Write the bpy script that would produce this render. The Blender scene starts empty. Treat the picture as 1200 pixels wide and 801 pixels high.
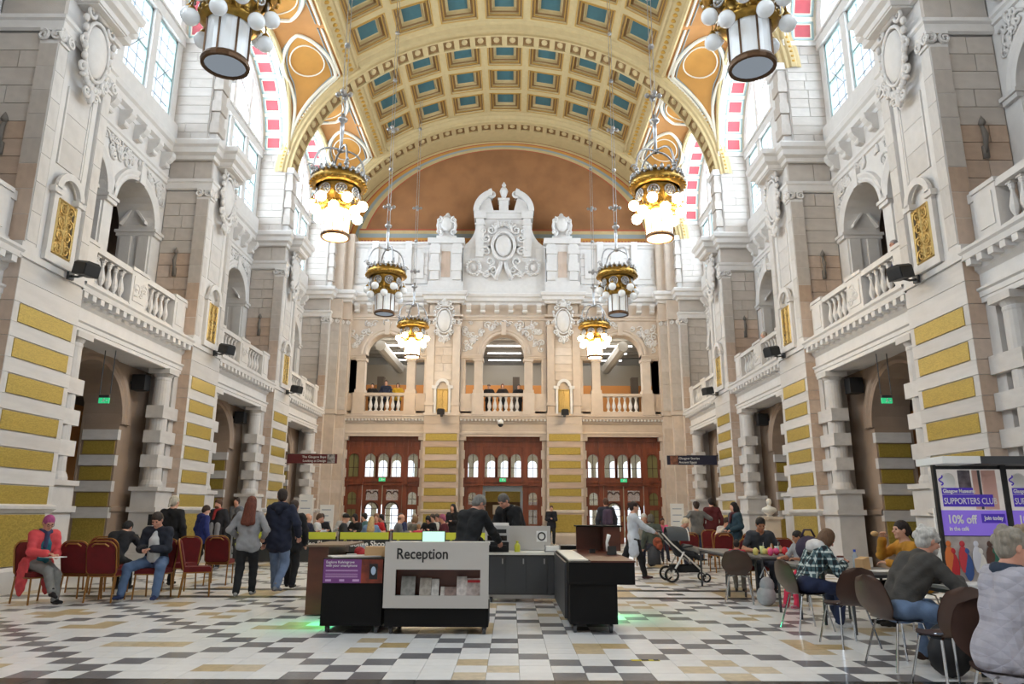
import bpy, bmesh, math, random
import numpy as np
from mathutils import Vector, Matrix
from math import pi, sin, cos, sqrt, radians
R = random.Random(7)
SC = bpy.context.scene
COL = SC.collection
# ------------------------------------------------------------------ camera, world, lights, exposure
CAM_POS = (0.37, 0.0, 1.42)
cam_d = bpy.data.cameras.new('camera')
cam_d.sensor_fit = 'HORIZONTAL'; cam_d.sensor_width = 36.0
cam_d.lens = 842.0 / 1200.0 * 36.0
cam_d.clip_end = 300
cam = bpy.data.objects.new('camera', cam_d); COL.objects.link(cam)
cam.matrix_world = Matrix.Translation(CAM_POS) @ Matrix.Rotation(radians(90 + 13.30), 4, 'X') @ Matrix.Rotation(radians(0.234), 4, 'Z')
SC.camera = cam
w = bpy.data.worlds.new('sky'); SC.world = w; w.use_nodes = True
bg = w.node_tree.nodes['Background']; bg.inputs[0].default_value = (0.80, 0.90, 1.0, 1); bg.inputs[1].default_value = 1.6
SC.view_settings.view_transform = 'Standard'; SC.view_settings.look = 'None'
SC.view_settings.gamma = 1.0; SC.view_settings.exposure = 0.34
SC.view_settings.use_curve_mapping = False
P = 8.4                                   # half width of the hall, pier face to pier face
PIERS = [6.1, 13.1, 20.2, 27.2, 34.2]     # pier centres along the hall
PH = 0.95
BAYS = [(PIERS[i] + PH, PIERS[i + 1] - PH) for i in range(4)]
def area(name, loc, rot, sx, sy, power, col):
    l = bpy.data.lights.new(name, 'AREA'); l.shape = 'RECTANGLE'; l.size = sx; l.size_y = sy; l.energy = power; l.color = col
    o = bpy.data.objects.new(name, l); COL.objects.link(o); o.location = loc; o.rotation_euler = rot
    return o
for (a, b) in [(-6.95, -1.8), (-.1, 5.1)] + BAYS:       # clerestory daylight, both sides; the two unseen rear bays are added frontal fill
    for s in (-1, 1):
        area('window_and_fill_light', (s * 10.1, (a + b) / 2 - .5, 15.2), (0, s * radians(90 - 4), 0), 5.8, 6.2, 1650 if a > 20 else 1000 if a > 6 else 640, (0.75, 0.88, 1.0))
# ------------------------------------------------------------------ materials
MATS = {}
def mat(name, col=(.8, .8, .8), rough=.6, metal=0., noise=0., nscale=6., bump=0., bscale=30., rnd=0., emit=None, est=0., trans=0., alpha=1., col2=None, spec=.5, coat=0., stretch=None):
    if name in MATS: return MATS[name]
    m = bpy.data.materials.new(name); m.use_nodes = True; nt = m.node_tree; N = nt.nodes; L = nt.links
    b = N['Principled BSDF']
    b.inputs['Roughness'].default_value = rough; b.inputs['Metallic'].default_value = metal
    b.inputs['Specular IOR Level'].default_value = spec; b.inputs['Coat Weight'].default_value = coat
    c = N.new('ShaderNodeRGB'); c.outputs[0].default_value = (*col, 1); out = c.outputs[0]
    tc = N.new('ShaderNodeTexCoord'); vec = tc.outputs['Object']
    if stretch:
        mp = N.new('ShaderNodeMapping'); mp.inputs['Scale'].default_value = stretch; L.new(vec, mp.inputs[0]); vec = mp.outputs[0]
    if noise > 0 or col2:
        n = N.new('ShaderNodeTexNoise'); n.inputs['Scale'].default_value = nscale; n.inputs['Detail'].default_value = 4
        L.new(vec, n.inputs[0])
        mx = N.new('ShaderNodeMix'); mx.data_type = 'RGBA'
        c2 = col2 or tuple(max(0, x * (1 - noise)) for x in col)
        rp = N.new('ShaderNodeMapRange'); rp.inputs[1].default_value = .35; rp.inputs[2].default_value = .65
        L.new(n.outputs[0], rp.inputs[0]); L.new(rp.outputs[0], mx.inputs[0]); L.new(out, mx.inputs[6]); mx.inputs[7].default_value = (*c2, 1); out = mx.outputs[2]
    if rnd > 0:
        oi = N.new('ShaderNodeObjectInfo'); hs = N.new('ShaderNodeHueSaturation')
        mr = N.new('ShaderNodeMapRange'); mr.inputs[3].default_value = 1 - rnd; mr.inputs[4].default_value = 1 + rnd * .6
        L.new(oi.outputs['Random'], mr.inputs[0]); L.new(mr.outputs[0], hs.inputs['Value'])
        ms = N.new('ShaderNodeMapRange'); ms.inputs[3].default_value = 1 + rnd * 2.2; ms.inputs[4].default_value = 1 - rnd * 1.5
        L.new(oi.outputs['Random'], ms.inputs[0]); L.new(ms.outputs[0], hs.inputs['Saturation'])
        L.new(out, hs.inputs['Color']); out = hs.outputs[0]
    L.new(out, b.inputs['Base Color'])
    if bump > 0:
        nb = N.new('ShaderNodeTexNoise'); nb.inputs['Scale'].default_value = bscale; nb.inputs['Detail'].default_value = 3
        L.new(vec, nb.inputs[0])
        bp = N.new('ShaderNodeBump'); bp.inputs['Strength'].default_value = bump; bp.inputs['Distance'].default_value = .02
        L.new(nb.outputs[0], bp.inputs['Height']); L.new(bp.outputs[0], b.inputs['Normal'])
    if emit: b.inputs['Emission Color'].default_value = (*emit, 1); b.inputs['Emission Strength'].default_value = est
    if trans: b.inputs['Transmission Weight'].default_value = trans
    if alpha < 1: b.inputs['Alpha'].default_value = alpha
    MATS[name] = m
    return m
def srgb(r, g, b):
    f = lambda c: (c / 255 / 12.92) if c <= 10 else ((c / 255 + .055) / 1.055) ** 2.4
    return (f(r), f(g), f(b))
STONE = mat('pale_stone', srgb(207, 203, 200), .75, noise=.10, nscale=3, bump=.12, rnd=.07)
STONEC = mat('carved_stone', srgb(216, 213, 211), .75, noise=.06, nscale=5, bump=.1)
STONEB = mat('buff_shade_stone', srgb(198, 177, 161), .8, noise=.12, nscale=2.5, bump=.15, rnd=.09)  # browner tone puts the shade of camera-facing pier sides into the colour
STONEG = mat('grey_buff_stone', srgb(194, 186, 179), .8, noise=.10, nscale=2.5, bump=.15, rnd=.07)
STONEW = mat('warm_stone', srgb(206, 191, 177), .8, noise=.1, nscale=2.5, bump=.12, rnd=.09)
def mosaic(name, c1, c2):
    m = mat(name, c1, .36, .22)
    nt = m.node_tree; N = nt.nodes; L = nt.links; b = N['Principled BSDF']
    tc = N.new('ShaderNodeTexCoord'); v = N.new('ShaderNodeTexVoronoi'); v.inputs['Scale'].default_value = 42
    mp = N.new('ShaderNodeMapping'); L.new(tc.outputs['Object'], mp.inputs[0]); L.new(mp.outputs[0], v.inputs['Vector'])
    mx = N.new('ShaderNodeMix'); mx.data_type = 'RGBA'; mx.inputs[6].default_value = (*c1, 1); mx.inputs[7].default_value = (*c2, 1)
    sx = N.new('ShaderNodeSeparateColor'); L.new(v.outputs['Color'], sx.inputs[0]); L.new(sx.outputs[0], mx.inputs[0])
    L.new(mx.outputs[2], b.inputs['Base Color'])
    return m
GOLD = mosaic('gold_mosaic', srgb(188, 163, 80), srgb(158, 137, 62))
def unitmesh(name, m, ch=0.0):
    me = bpy.data.meshes.new(name); bm = bmesh.new(); bmesh.ops.create_cube(bm, size=1.0); bm.to_mesh(me); bm.free()
    me.materials.append(m); return me
UM = {}
def blk(name, parent, m, x0, x1, y0, y1, z0, z1):
    key = (name, m.name)
    if key not in UM: UM[key] = unitmesh(name, m)
    o = bpy.data.objects.new(name, UM[key]); COL.objects.link(o)
    o.location = ((x0 + x1) / 2, (y0 + y1) / 2, (z0 + z1) / 2); o.scale = (abs(x1 - x0), abs(y1 - y0), abs(z1 - z0))
    o.parent = parent
    return o
# ------------------------------------------------------------------ mesh builder
class B:
    def __init__(s): s.v = []; s.f = []
    def add(s, vs, fs):
        k = len(s.v); s.v += [tuple(p) for p in vs]; s.f += [tuple(i + k for i in f) for f in fs]; return s
    def box(s, x0, x1, y0, y1, z0, z1, T=None):
        vs = [(x, y, z) for x in (x0, x1) for y in (y0, y1) for z in (z0, z1)]
        if T: vs = [T(*p) for p in vs]
        return s.add(vs, [(0, 1, 3, 2), (4, 6, 7, 5), (0, 4, 5, 1), (2, 3, 7, 6), (0, 2, 6, 4), (1, 5, 7, 3)])
    def prism(s, poly, w0, w1, T):           # poly [(u,v)], extruded along w
        n = len(poly); vs = [T(u, v, w0) for u, v in poly] + [T(u, v, w1) for u, v in poly]
        return s.add(vs, [tuple(range(n)), tuple(range(2 * n - 1, n - 1, -1))] + [(i, (i + 1) % n, n + (i + 1) % n, n + i) for i in range(n)])
    def lathe(s, prof, c=(0, 0, 0), n=16, T=None, cap=True, a0=0, a1=2 * pi):
        full = abs(a1 - a0 - 2 * pi) < 1e-6; m = n if full else n + 1
        vs = []
        for r, z in prof:
            for i in range(m):
                a = a0 + (a1 - a0) * i / n; p = (r * cos(a), r * sin(a), z); vs.append(T(*p) if T else (c[0] + p[0], c[1] + p[1], c[2] + p[2]))
        fs = []
        for j in range(len(prof) - 1):
            for i in range(n):
                k = (i + 1) % m; fs.append((j * m + i, j * m + k, (j + 1) * m + k, (j + 1) * m + i))
        if cap and full:
            if prof[0][0] > 1e-4: fs.append(tuple(range(m))[::-1])
            if prof[-1][0] > 1e-4: fs.append(tuple((len(prof) - 1) * m + i for i in range(m)))
        return s.add(vs, fs)
    def tube(s, pts, r, n=6, closed=False, cap=True):
        pts = [Vector(p) for p in pts]; N = len(pts)
        rr = r if isinstance(r, (list, tuple)) else [r] * N
        vs = []; prev = None
        for i, p in enumerate(pts):
            if closed: t = pts[(i + 1) % N] - pts[i - 1]
            else: t = pts[min(i + 1, N - 1)] - pts[max(i - 1, 0)]
            if t.length < 1e-9: t = Vector((0, 0, 1))
            t.normalize()
            if prev is None:
                a = Vector((0, 0, 1)) if abs(t.z) < .9 else Vector((1, 0, 0)); u = t.cross(a).normalized()
            else:
                u = prev - t * prev.dot(t)
                u = u.normalized() if u.length > 1e-6 else t.orthogonal().normalized()
            prev = u; w_ = t.cross(u)
            for k in range(n):
                a = 2 * pi * k / n; vs.append(p + (u * cos(a) + w_ * sin(a)) * rr[i])
        fs = []
        for i in range(N if closed else N - 1):
            j = (i + 1) % N
            for k in range(n): fs.append((i * n + k, i * n + (k + 1) % n, j * n + (k + 1) % n, j * n + k))
        if cap and not closed: fs += [tuple(range(n))[::-1], tuple((N - 1) * n + k for k in range(n))]
        return s.add(vs, fs)
    def ell(s, c, r, nu=10, nv=7, T=None):
        if not isinstance(r, (tuple, list)): r = (r, r, r)
        vs = []; fs = []
        for j in range(nv + 1):
            ph = -pi / 2 + pi * j / nv
            for i in range(nu):
                th = 2 * pi * i / nu; p = (c[0] + r[0] * cos(ph) * cos(th), c[1] + r[1] * cos(ph) * sin(th), c[2] + r[2] * sin(ph)); vs.append(T(*p) if T else p)
        for j in range(nv):
            for i in range(nu):
                k = (i + 1) % nu; fs.append((j * nu + i, j * nu + k, (j + 1) * nu + k, (j + 1) * nu + i))
        return s.add(vs, fs)
    def grid(s, rows):
        m = len(rows[0]); vs = [p for r in rows for p in r]
        return s.add(vs, [(j * m + i, j * m + i + 1, (j + 1) * m + i + 1, (j + 1) * m + i) for j in range(len(rows) - 1) for i in range(m - 1)])
    def mould(s, path, prof, side=1):        # sweep profile [(out,z)] along an open 2-D path, mitred
        n = len(path); rows = []
        for i in range(n):
            p = Vector(path[i]); ds = []
            if i > 0: ds.append((p - Vector(path[i - 1])).normalized())
            if i < n - 1: ds.append((Vector(path[i + 1]) - p).normalized())
            ns = [Vector((d.y, -d.x)) * side for d in ds]
            if len(ns) == 2:
                m_ = ns[0] + ns[1]
                m_ = m_.normalized() / max(.3, m_.normalized().dot(ns[0])) if m_.length > 1e-6 else ns[0]
            else: m_ = ns[0]
            rows.append([(p.x + m_.x * o, p.y + m_.y * o, z) for o, z in prof])
        return s.grid(rows)
    def archwall(s, T, u0, u1, v0, v1, ops, th, n=12):   # wall with arched openings (uc, hw, spring, bottom)
        ops = sorted(ops); cur = u0; poly = [(u0, v1), (u0, v0)]
        for (uc, hw, sp, bt) in ops:
            poly += ([(uc - hw, v0)] if bt <= v0 else [(uc, v0), (uc, bt), (uc - hw, bt)])
            for i in range(n // 2 + 1):
                a = pi - pi / 2 * i / (n // 2); poly.append((uc + hw * cos(a), sp + hw * sin(a)))
            poly.append((uc, v1)); s.face(T, poly, 0)
            poly = [(uc, v1), (uc, sp + hw)]
            for i in range(1, n // 2 + 1):
                a = pi / 2 - pi / 2 * i / (n // 2); poly.append((uc + hw * cos(a), sp + hw * sin(a)))
            poly += ([(uc + hw, v0)] if bt <= v0 else [(uc + hw, bt), (uc, bt), (uc, v0)])
            ed = [(uc - hw, bt)] + [(uc + hw * cos(pi - pi * i / n), sp + hw * sin(pi - pi * i / n)) for i in range(n + 1)] + [(uc + hw, bt)]
            s.grid([[T(u, v, 0) for u, v in ed], [T(u, v, th) for u, v in ed]])
            if bt > v0: s.add([T(uc - hw, bt, 0), T(uc + hw, bt, 0), T(uc + hw, bt, th), T(uc - hw, bt, th)], [(0, 1, 2, 3)])
        poly += [(u1, v0), (u1, v1)]; s.face(T, poly, 0)
        return s
    def face(s, T, poly, w_): s.add([T(u, v, w_) for u, v in poly], [tuple(range(len(poly)))])
    def ring(s, T, uc, vc, prof, a0=0., a1=pi, n=16):    # sweep profile [(r,w)] round an arc
        rows = []
        for i in range(n + 1):
            a = a0 + (a1 - a0) * i / n; rows.append([T(uc + r * cos(a), vc + r * sin(a), w_) for r, w_ in prof])
        return s.grid(rows)
    def mesh(s, name, m=None, smooth=False):
        me = bpy.data.meshes.new(name); me.from_pydata(s.v, [], s.f)
        if m: me.materials.append(m)
        if smooth: me.shade_smooth()
        me.update(); return me
def obj(name, b, m, parent=None, smooth=False, loc=None, rz=None, **kw):
    me = b if isinstance(b, bpy.types.Mesh) else b.mesh(name, m, smooth)
    o = bpy.data.objects.new(name, me); COL.objects.link(o)
    if parent: o.parent = parent
    if loc is not None: o.location = loc
    if rz is not None: o.rotation_euler = (0, 0, rz)
    for k, v in kw.items(): o[k] = v
    return o
def empty(name, loc=(0, 0, 0), rz=0, **kw):
    o = bpy.data.objects.new(name, None); COL.objects.link(o); o.location = loc; o.rotation_euler = (0, 0, rz)
    for k, v in kw.items(): o[k] = v
    return o
def copy_tree(o, parent=None, **kw):
    c = o.copy(); COL.objects.link(c); c.parent = parent
    for ch in list(o.children): copy_tree(ch, c)
    for k, v in kw.items(): c[k] = v
    return c
def scroll(b, T, u, v, w_, r, turns=1.4, dirn=1, a0=0., t=.03, n=18):     # a carved volute
    pts = []; rr = []
    for i in range(n + 1):
        f = i / n; a = a0 + dirn * turns * 2 * pi * f; q = r * (1 - .82 * f); pts.append(T(u + q * cos(a), v + q * sin(a), w_)); rr.append(t * (1 - .4 * f))
    b.tube(pts, rr, 5)
def foliage(b, T, u0, u1, v0, v1, w_, n, rnd, t=.025, keep=None):   # acanthus-like relief
    for i in range(n):
        for _ in range(8):
            u = rnd.uniform(u0, u1); v = rnd.uniform(v0, v1)
            if keep is None or keep(u, v): break
        else: continue
        r = rnd.uniform(.10, .2)
        scroll(b, T, u, v, w_, r, rnd.uniform(.8, 1.5), rnd.choice((-1, 1)), rnd.uniform(0, 6.28), t * rnd.uniform(.9, 1.6), 10)
        a = rnd.uniform(0, 6.28)
        b.ell((0, 0, 0), (.10, .04, .035), 6, 4, lambda x, y, z, u=u, v=v, a=a: T(u + x * cos(a) - y * sin(a), v + x * sin(a) + y * cos(a), w_ + z))
def cartouche(b, T, u, v, w_, W, H):          # oval shield with strapwork, crest above and swag below
    b.ell((0, 0, 0), (W * .36, H * .30, .14 * W), 16, 8, lambda x, y, z: T(u + x, v + y, w_ + z))
    b.tube([T(u + W * .40 * cos(a), v + H * .33 * sin(a), w_ + .04) for a in [2 * pi * i / 22 for i in range(22)]], .04 * W, 6, True)
    for sg in (-1, 1):
        for i in range(6): b.ell((0, 0, 0), (W * .07, H * .05, W * .06), 6, 4, lambda x, y, z, sg=sg, i=i: T(u + sg * W * (.50 - .03 * i) + x, v + H * (.24 - .10 * i) + y, w_ + .05 + z))
        scroll(b, T, u + sg * W * .22, v + H * .50, w_ + .07, W * .15, 1.4, -sg, 0, W * .045); scroll(b, T, u + sg * W * .16, v - H * .50, w_ + .05, W * .12, 1.4, sg, 0, W * .04)
    b.ell((0, 0, 0), (W * .12, H * .07, W * .1), 8, 6, lambda x, y, z: T(u + x, v + H * .54 + y, w_ + .08 + z)); b.ell((0, 0, 0), (W * .08, H * .09, W * .08), 8, 6, lambda x, y, z: T(u + x, v - H * .52 + y, w_ + .04 + z))
    for sg in (-1, 1):
        scroll(b, T, u + sg * W * .36, v + H * .36, w_ + .05, W * .16, 1.3, sg, pi / 2, W * .05)
        scroll(b, T, u + sg * W * .40, v - H * .30, w_ + .05, W * .15, 1.3, -sg, -pi / 2, W * .05)
        scroll(b, T, u + sg * W * .46, v, w_ + .03, W * .10, 1.2, sg, 0, W * .04)
    for i in range(5):
        a = radians(50 + 20 * i); b.ell((0, 0, 0), (W * .05, H * .085, W * .06), 6, 5, lambda x, y, z, a=a: T(u + W * .17 * cos(a) + x, v + H * .40 + H * .06 * sin(a) + y, w_ + .08 + z))
    b.box(u - W * .26, u + W * .26, v + H * .37, v + H * .41, w_ - .02, w_ + .12, T)
    for i in range(7):
        a = radians(200 + 20 * i * .95); b.ell((0, 0, 0), (W * .075, H * .05, W * .06), 6, 4, lambda x, y, z, a=a: T(u + W * .30 * cos(a) + x, v - H * .30 + H * .13 * sin(a) + y, w_ + .05 + z))
GP = [(5.02 - .632 * i, 4.655 - .632 * i) for i in range(6)]     # gold panel top/bottom heights on every pier
# ------------------------------------------------------------------ structure: floor
MARW = mat('white_marble_tile', srgb(234, 234, 234), .30, noise=.07, nscale=2.2, rnd=.05, coat=.15)
MARG = mat('grey_marble_tile', srgb(124, 124, 129), .32, noise=.32, nscale=7, rnd=.26, stretch=(1, 4, 1), coat=.15)
MARO = mat('ochre_marble_tile', srgb(208, 188, 152), .32, noise=.2, nscale=5, rnd=.14, coat=.15)
MARK = mat('black_slate_tile', srgb(40, 40, 42), .28, noise=.2, nscale=4, rnd=.15, coat=.15)
GROUT = mat('grout', srgb(140, 134, 126), .8)
floor = obj('floor', B().box(-14, 14, -9, 37, -.2, -.012), GROUT, kind='structure')
TS = .30
def tile_kind(i, j):
    y = j * TS
    for pc in PIERS:
        q = y - (pc + (.37 if pc > 7 else -.15))      # transverse border at each pier line
        if abs(q) < .82:
            if abs(q) > .52: return 'k'
            return 'o' if (i % 7 in (0, 1)) else ('k' if i % 7 == 4 and abs(q) < .2 else 'w')
    if abs(i) >= 27: return 'w'
    a, b_ = (i + j) % 8, (i - j) % 8
    if a == 4 or b_ == 4: return 'g'
    if (a in (0, 1, 7) and b_ in (0, 1, 7)) and ((a == 0) == (b_ == 0) or True) and abs((a + 4) % 8 - 4) + abs((b_ + 4) % 8 - 4) <= 2:
        return 'o' if R.random() < .62 else 'w'
    return 'w'
TM = {'w': MARW, 'g': MARG, 'o': MARO, 'k': MARK}
def visible(x, y):
    d = y * cos(radians(13.3)) - 1.42 * sin(radians(13.3))
    return y > 6.0 and abs((x - .37) * 842 / d) < 612
cells = [(i, j, tile_kind(i, j)) for j in range(20, 118) for i in range(-29, 30)]
near = [c for c in cells if visible(c[0] * TS, c[1] * TS)][:300]
ns = set((c[0], c[1]) for c in near)
far = {k: B() for k in TM}
for i, j, k in cells:
    x, y = i * TS, j * TS; h = TS / 2 - .002
    if (i, j) in ns: blk('floor_tile', floor, TM[k], x - h, x + h, y - h, y + h, -.03, R.uniform(-.0006, .0006))
    else: far[k].box(x - h, x + h, y - h, y + h, -.03, 0)
for k, nm in (('w', 'white_floor_tiles'), ('g', 'grey_floor_tiles'), ('o', 'ochre_floor_tiles'), ('k', 'black_floor_tiles')):
    obj(nm, far[k], TM[k], floor, kind='stuff')
obj('aisle_floor', B().box(-14, -8.86, -9, 37, -.15, 0).box(8.86, 14, -9, 37, -.15, 0).box(-8.86, 8.86, 35.25, 37, -.15, 0).box(-8.86, 8.86, -9, 5.84, -.15, 0), MARW, floor)
# ------------------------------------------------------------------ structure: side walls
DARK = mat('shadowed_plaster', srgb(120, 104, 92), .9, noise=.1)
ORANGE = mat('orange_paint_and_glow', srgb(176, 118, 62), .8)
WOODD = mat('dark_wood', srgb(64, 34, 20), .5, noise=.3, nscale=8, stretch=(1, 1, .15))
STONED = mat('shaded_smoked_stone', srgb(164, 142, 124), .85, noise=.25, nscale=.9, bump=.15)  # porch shade put into this darker tone, along with smoke staining
GRILLE = mat('gilded_grille', srgb(198, 170, 108), .4, .6, bump=.5, bscale=60)
TEAL = mat('teal_frame_paint', srgb(150, 172, 172), .6)
LEAD = mat('window_bar', srgb(120, 128, 136), .5)
PANE = mat('window_glass', (1, 1, 1), .05, alpha=.12)
IRON = mat('black_iron', srgb(18, 18, 20), .5)
def courses(z0, z1, h):
    n = max(1, round((z1 - z0) / h)); return [(z0 + (z1 - z0) * i / n, z0 + (z1 - z0) * (i + 1) / n) for i in range(n)]
def ashlar_x(parent, m, y0, y1, x0, x1, z0, z1, h, rnd, nmin=1, nmax=3, g=.007):   # courses of blocks laid along x
    for k, (a, b_) in enumerate(courses(z0, z1, h)):
        n = rnd.randint(nmin, nmax); cuts = sorted([x0, x1] + [x0 + (x1 - x0) * ((i + 1) / n + rnd.uniform(-.12, .12)) for i in range(n - 1)])
        for p, q in zip(cuts[:-1], cuts[1:]): blk('stone_block', parent, m, p + g, q - g, y0, y1, a + g, b_ - g)
def ashlar_y(parent, m, x0, x1, y0, y1, z0, z1, h, rnd, n=1, g=.007):
    for k, (a, b_) in enumerate(courses(z0, z1, h)):
        for i in range(n): blk('stone_block', parent, m, x0, x1, y0 + (y1 - y0) * i / n + g, y0 + (y1 - y0) * (i + 1) / n - g, a + g, b_ - g)
def grille(b, T, u0, u1, v0, v1, w_, r=.014):
    W = u1 - u0; H = v1 - v0; uc = (u0 + u1) / 2
    for q in ([(u0, v0), (u1, v0)], [(u0, v1), (u1, v1)], [(u0, v0), (u0, v1)], [(u1, v0), (u1, v1)]): b.tube([T(q[0][0], q[0][1], w_), T(q[1][0], q[1][1], w_)], r * 1.3, 4)
    for i in range(4):
        v = v0 + H * (i + .5) / 4
        for sg in (-1, 1): scroll(b, T, uc + sg * W * .22, v, w_, W * .24, 1.6, sg, 0, r, 14)
        b.tube([T(uc, v - H * .125, w_), T(uc, v + H * .125, w_)], r, 4)
baluster_prof = [(.055, 0), (.055, .04), (.035, .06), (.075, .16), (.085, .24), (.06, .36), (.038, .46), (.034, .52), (.05, .55), (.05, .58), (.06, .60), (.06, .64)]
ME_BAL = B().lathe(baluster_prof, n=8).box(-.065, .065, -.065, .065, -.02, .02).box(-.065, .065, -.065, .065, .63, .67).mesh('baluster', STONEC)
console_b = B()
console_b.prism([(0, 0), (.10, .02), (.13, .12), (.26, .22), (.34, .34), (.34, .46), (0, .46)], -.1, .1, lambda u, v, w_: (-u, w_, v))
console_b.lathe([(.075, -.12), (.075, .12)], T=lambda x, y, z: (-.12 + x, z, .10 + y), n=10).lathe([(.06, -.12), (.06, .12)], T=lambda x, y, z: (-.28 + x, z, .37 + y), n=10)
ME_CON = console_b.mesh('console', STONEC)
ME_DEN = B().box(-.10, .10, -.07, .07, -.06, .06).mesh('dentil', STONEC)
def put(me, name, parent, loc, rz=0, sc=None):
    o = bpy.data.objects.new(name, me); COL.objects.link(o); o.location = loc; o.rotation_euler = (0, 0, rz); o.parent = parent
    if sc: o.scale = sc
    return o
WALLS = {}
for s, side in ((-1, 'left'), (1, 'right')):
    wall = empty('wall_' + side, kind='structure'); WALLS[s] = wall
    X = lambda d: s * (P + d)
    TY = lambda u, v, w_: (s * (P + w_), u, v)                     # u along the hall, v up, w outwards
    TN = lambda d0: (lambda u, v, w_: (s * (P + d0 - w_), u, v))   # w into the hall from depth d0
    rz = 0 if s > 0 else pi
    # outer shell of the galleries behind the arcades
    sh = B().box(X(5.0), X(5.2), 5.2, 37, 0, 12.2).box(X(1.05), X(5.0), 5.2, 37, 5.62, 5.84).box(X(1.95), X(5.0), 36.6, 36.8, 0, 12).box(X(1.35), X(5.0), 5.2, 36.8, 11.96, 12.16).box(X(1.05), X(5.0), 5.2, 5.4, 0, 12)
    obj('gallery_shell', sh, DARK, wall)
    for k, yc in enumerate(PIERS[1:], 1):
        y0, y1 = yc - PH, yc + PH
        last = k == 4
        # ---- lower pier with gold stripes
        core = B().box(X(.02), X(1.1), y0 + .02, y1 - .02, 0, 5.84)
        core.mould([(X(.3), y0), (X(0), y0), (X(0), y1), (X(.3), y1)], [(0, .42), (.05, .44), (.10, .38), (.10, 0)], -s)
        core.mould([(X(.3), y0), (X(0), y0), (X(0), y1), (X(.3), y1)], [(0, 1.36), (.03, 1.40), (.07, 1.44), (.07, 1.49), (0, 1.53)], -s)
        core.box(X(-.09), X(.35), y0 - .09, y1 + .09, 0, .375)
        pier = obj('pier', core, STONE, wall)
        zs = [.44, 1.36, 1.53] + sum([[q[1], q[0]] for q in GP[::-1]], []) + [5.44, 5.8]
        for i in range(len(zs) - 1):
            a, b_ = zs[i], zs[i + 1]
            if b_ - a < .2: continue
            gold = any(abs(q[0] - b_) < .01 for q in GP) or (i == 0)
            if i == 1: continue
            if gold and not last:
                blk('gold_panel', pier, GOLD, X(-.012), X(.1), y0 + .16, y1 - .16, a + .02, b_ - .02)
                for q0, q1 in ((y0 + .005, y0 + .155), (y1 - .155, y1 - .005)): blk('stone_block', pier, STONE, X(0), X(.1), q0, q1, a, b_)
            elif last:
                for q0, q1 in ((y0, y0 + .95), (y0 + .95, y1)): blk('stone_block', pier, STONEW, X(0), X(.1), q0 + .006, q1 - .006, a + .006, b_ - .006)
            else:
                blk('stone_block', pier, STONE, X(-.005), X(.1), y0 + .004, y1 - .004, a + .005, b_ - .005)
            blk('stone_block', pier, STONEB, X(.006), X(.32), y0, y0 + .1, a + .006, b_ - .006)
        # ---- upper pier
        up = B().box(X(.06), X(1.4), y0 + .14, y1 - .14, 5.84, 11.5)
        up.box(X(-.02), X(.5), y0 - .05, y1 + .05, 5.84, 5.97).box(X(.0), X(.45), y0 - .03, y1 + .03, 5.97, 6.12)
        for q in (y0 + .17, y1 - .17): up.box(X(-.0), X(.36), q - .15, q + .15, 6.12, 10.2)      # corner pilasters
        for q in (y0 + .45, y1 - .45): up.box(X(.03), X(.1), q - .07, q + .07, 6.12, 10.5)
        up.mould([(X(1.3), y0 + .06), (X(.0), y0 + .06), (X(.0), y1 - .06), (X(1.3), y1 - .06)], [(0, 10.48), (.05, 10.52), (.05, 10.68), (.09, 10.72), (.09, 10.80), (.03, 10.82), (0, 10.84)], -s)
        upo = obj('upper_pier', up, STONEC, wall)
        rnd = random.Random(100 * k + s)
        ashlar_x(upo, STONEB if k in (1, 2, 3) else STONEG, y0 + .08, y0 + .2, min(X(.38), X(1.28)), max(X(.38), X(1.28)), 6.02, 8.55, .36, rnd, 1, 2)
        ashlar_x(upo, STONEG, y0 + .08, y0 + .2, min(X(.38), X(1.28)), max(X(.38), X(1.28)), 8.55, 10.45, .38, rnd, 1, 2)
        ashlar_x(upo, STONEG, y0 + .10, y0 + .2, min(X(.04), X(1.28)), max(X(.04), X(1.28)), 10.85, 11.42, .57, rnd, 1, 2)
        for a, b_ in courses(6.16, 10.18, .58):
            for q in (y0 + .17, y1 - .17): blk('stone_block', upo, STONE, X(-.014), X(.06), q - .14, q + .14, a + .005, b_ - .005)
        for a, b_ in courses(7.95, 9.6, .55): blk('stone_block', upo, STONE, X(.035), X(.1), yc - .36, yc + .36, a + .005, b_ - .005)
        for q in (-.37, .37): up_b = B().box(X(.02), X(.1), yc + q - .02, yc + q + .02, 7.95, 9.6); obj('panel_fillet', up_b, STONEC, upo)
        for a, b_ in courses(6.14, 10.18, .5): blk('stone_block', upo, STONEB if b_ < 8 else STONEG, X(.012), X(.352), y0 + .012, y0 + .06, a + .006, b_ - .006)
        for q in (y0 + .17, y1 - .17):       # ionic capitals of the corner pilasters
            cb = B()
            for sg in (-1, 1): scroll(cb, lambda u, v, w_, q=q: (X(-.05 - w_), q + u, v), sg * .14, 10.36, 0, .12, 1.5, sg, pi / 2, .04)
            cb.box(X(-.06), X(.36), q - .2, q + .2, 10.44, 10.5); cb.box(X(-.04), X(.36), q - .15, q + .15, 10.2, 10.26)
            for sg in (-1, 1): scroll(cb, lambda u, v, w_, q=q: (X(.16 + u), q - .17 - w_, v), sg * .14, 10.36, 0, .12, 1.5, sg, pi / 2, .04)
            obj('capital', cb, STONEC, upo)
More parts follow.
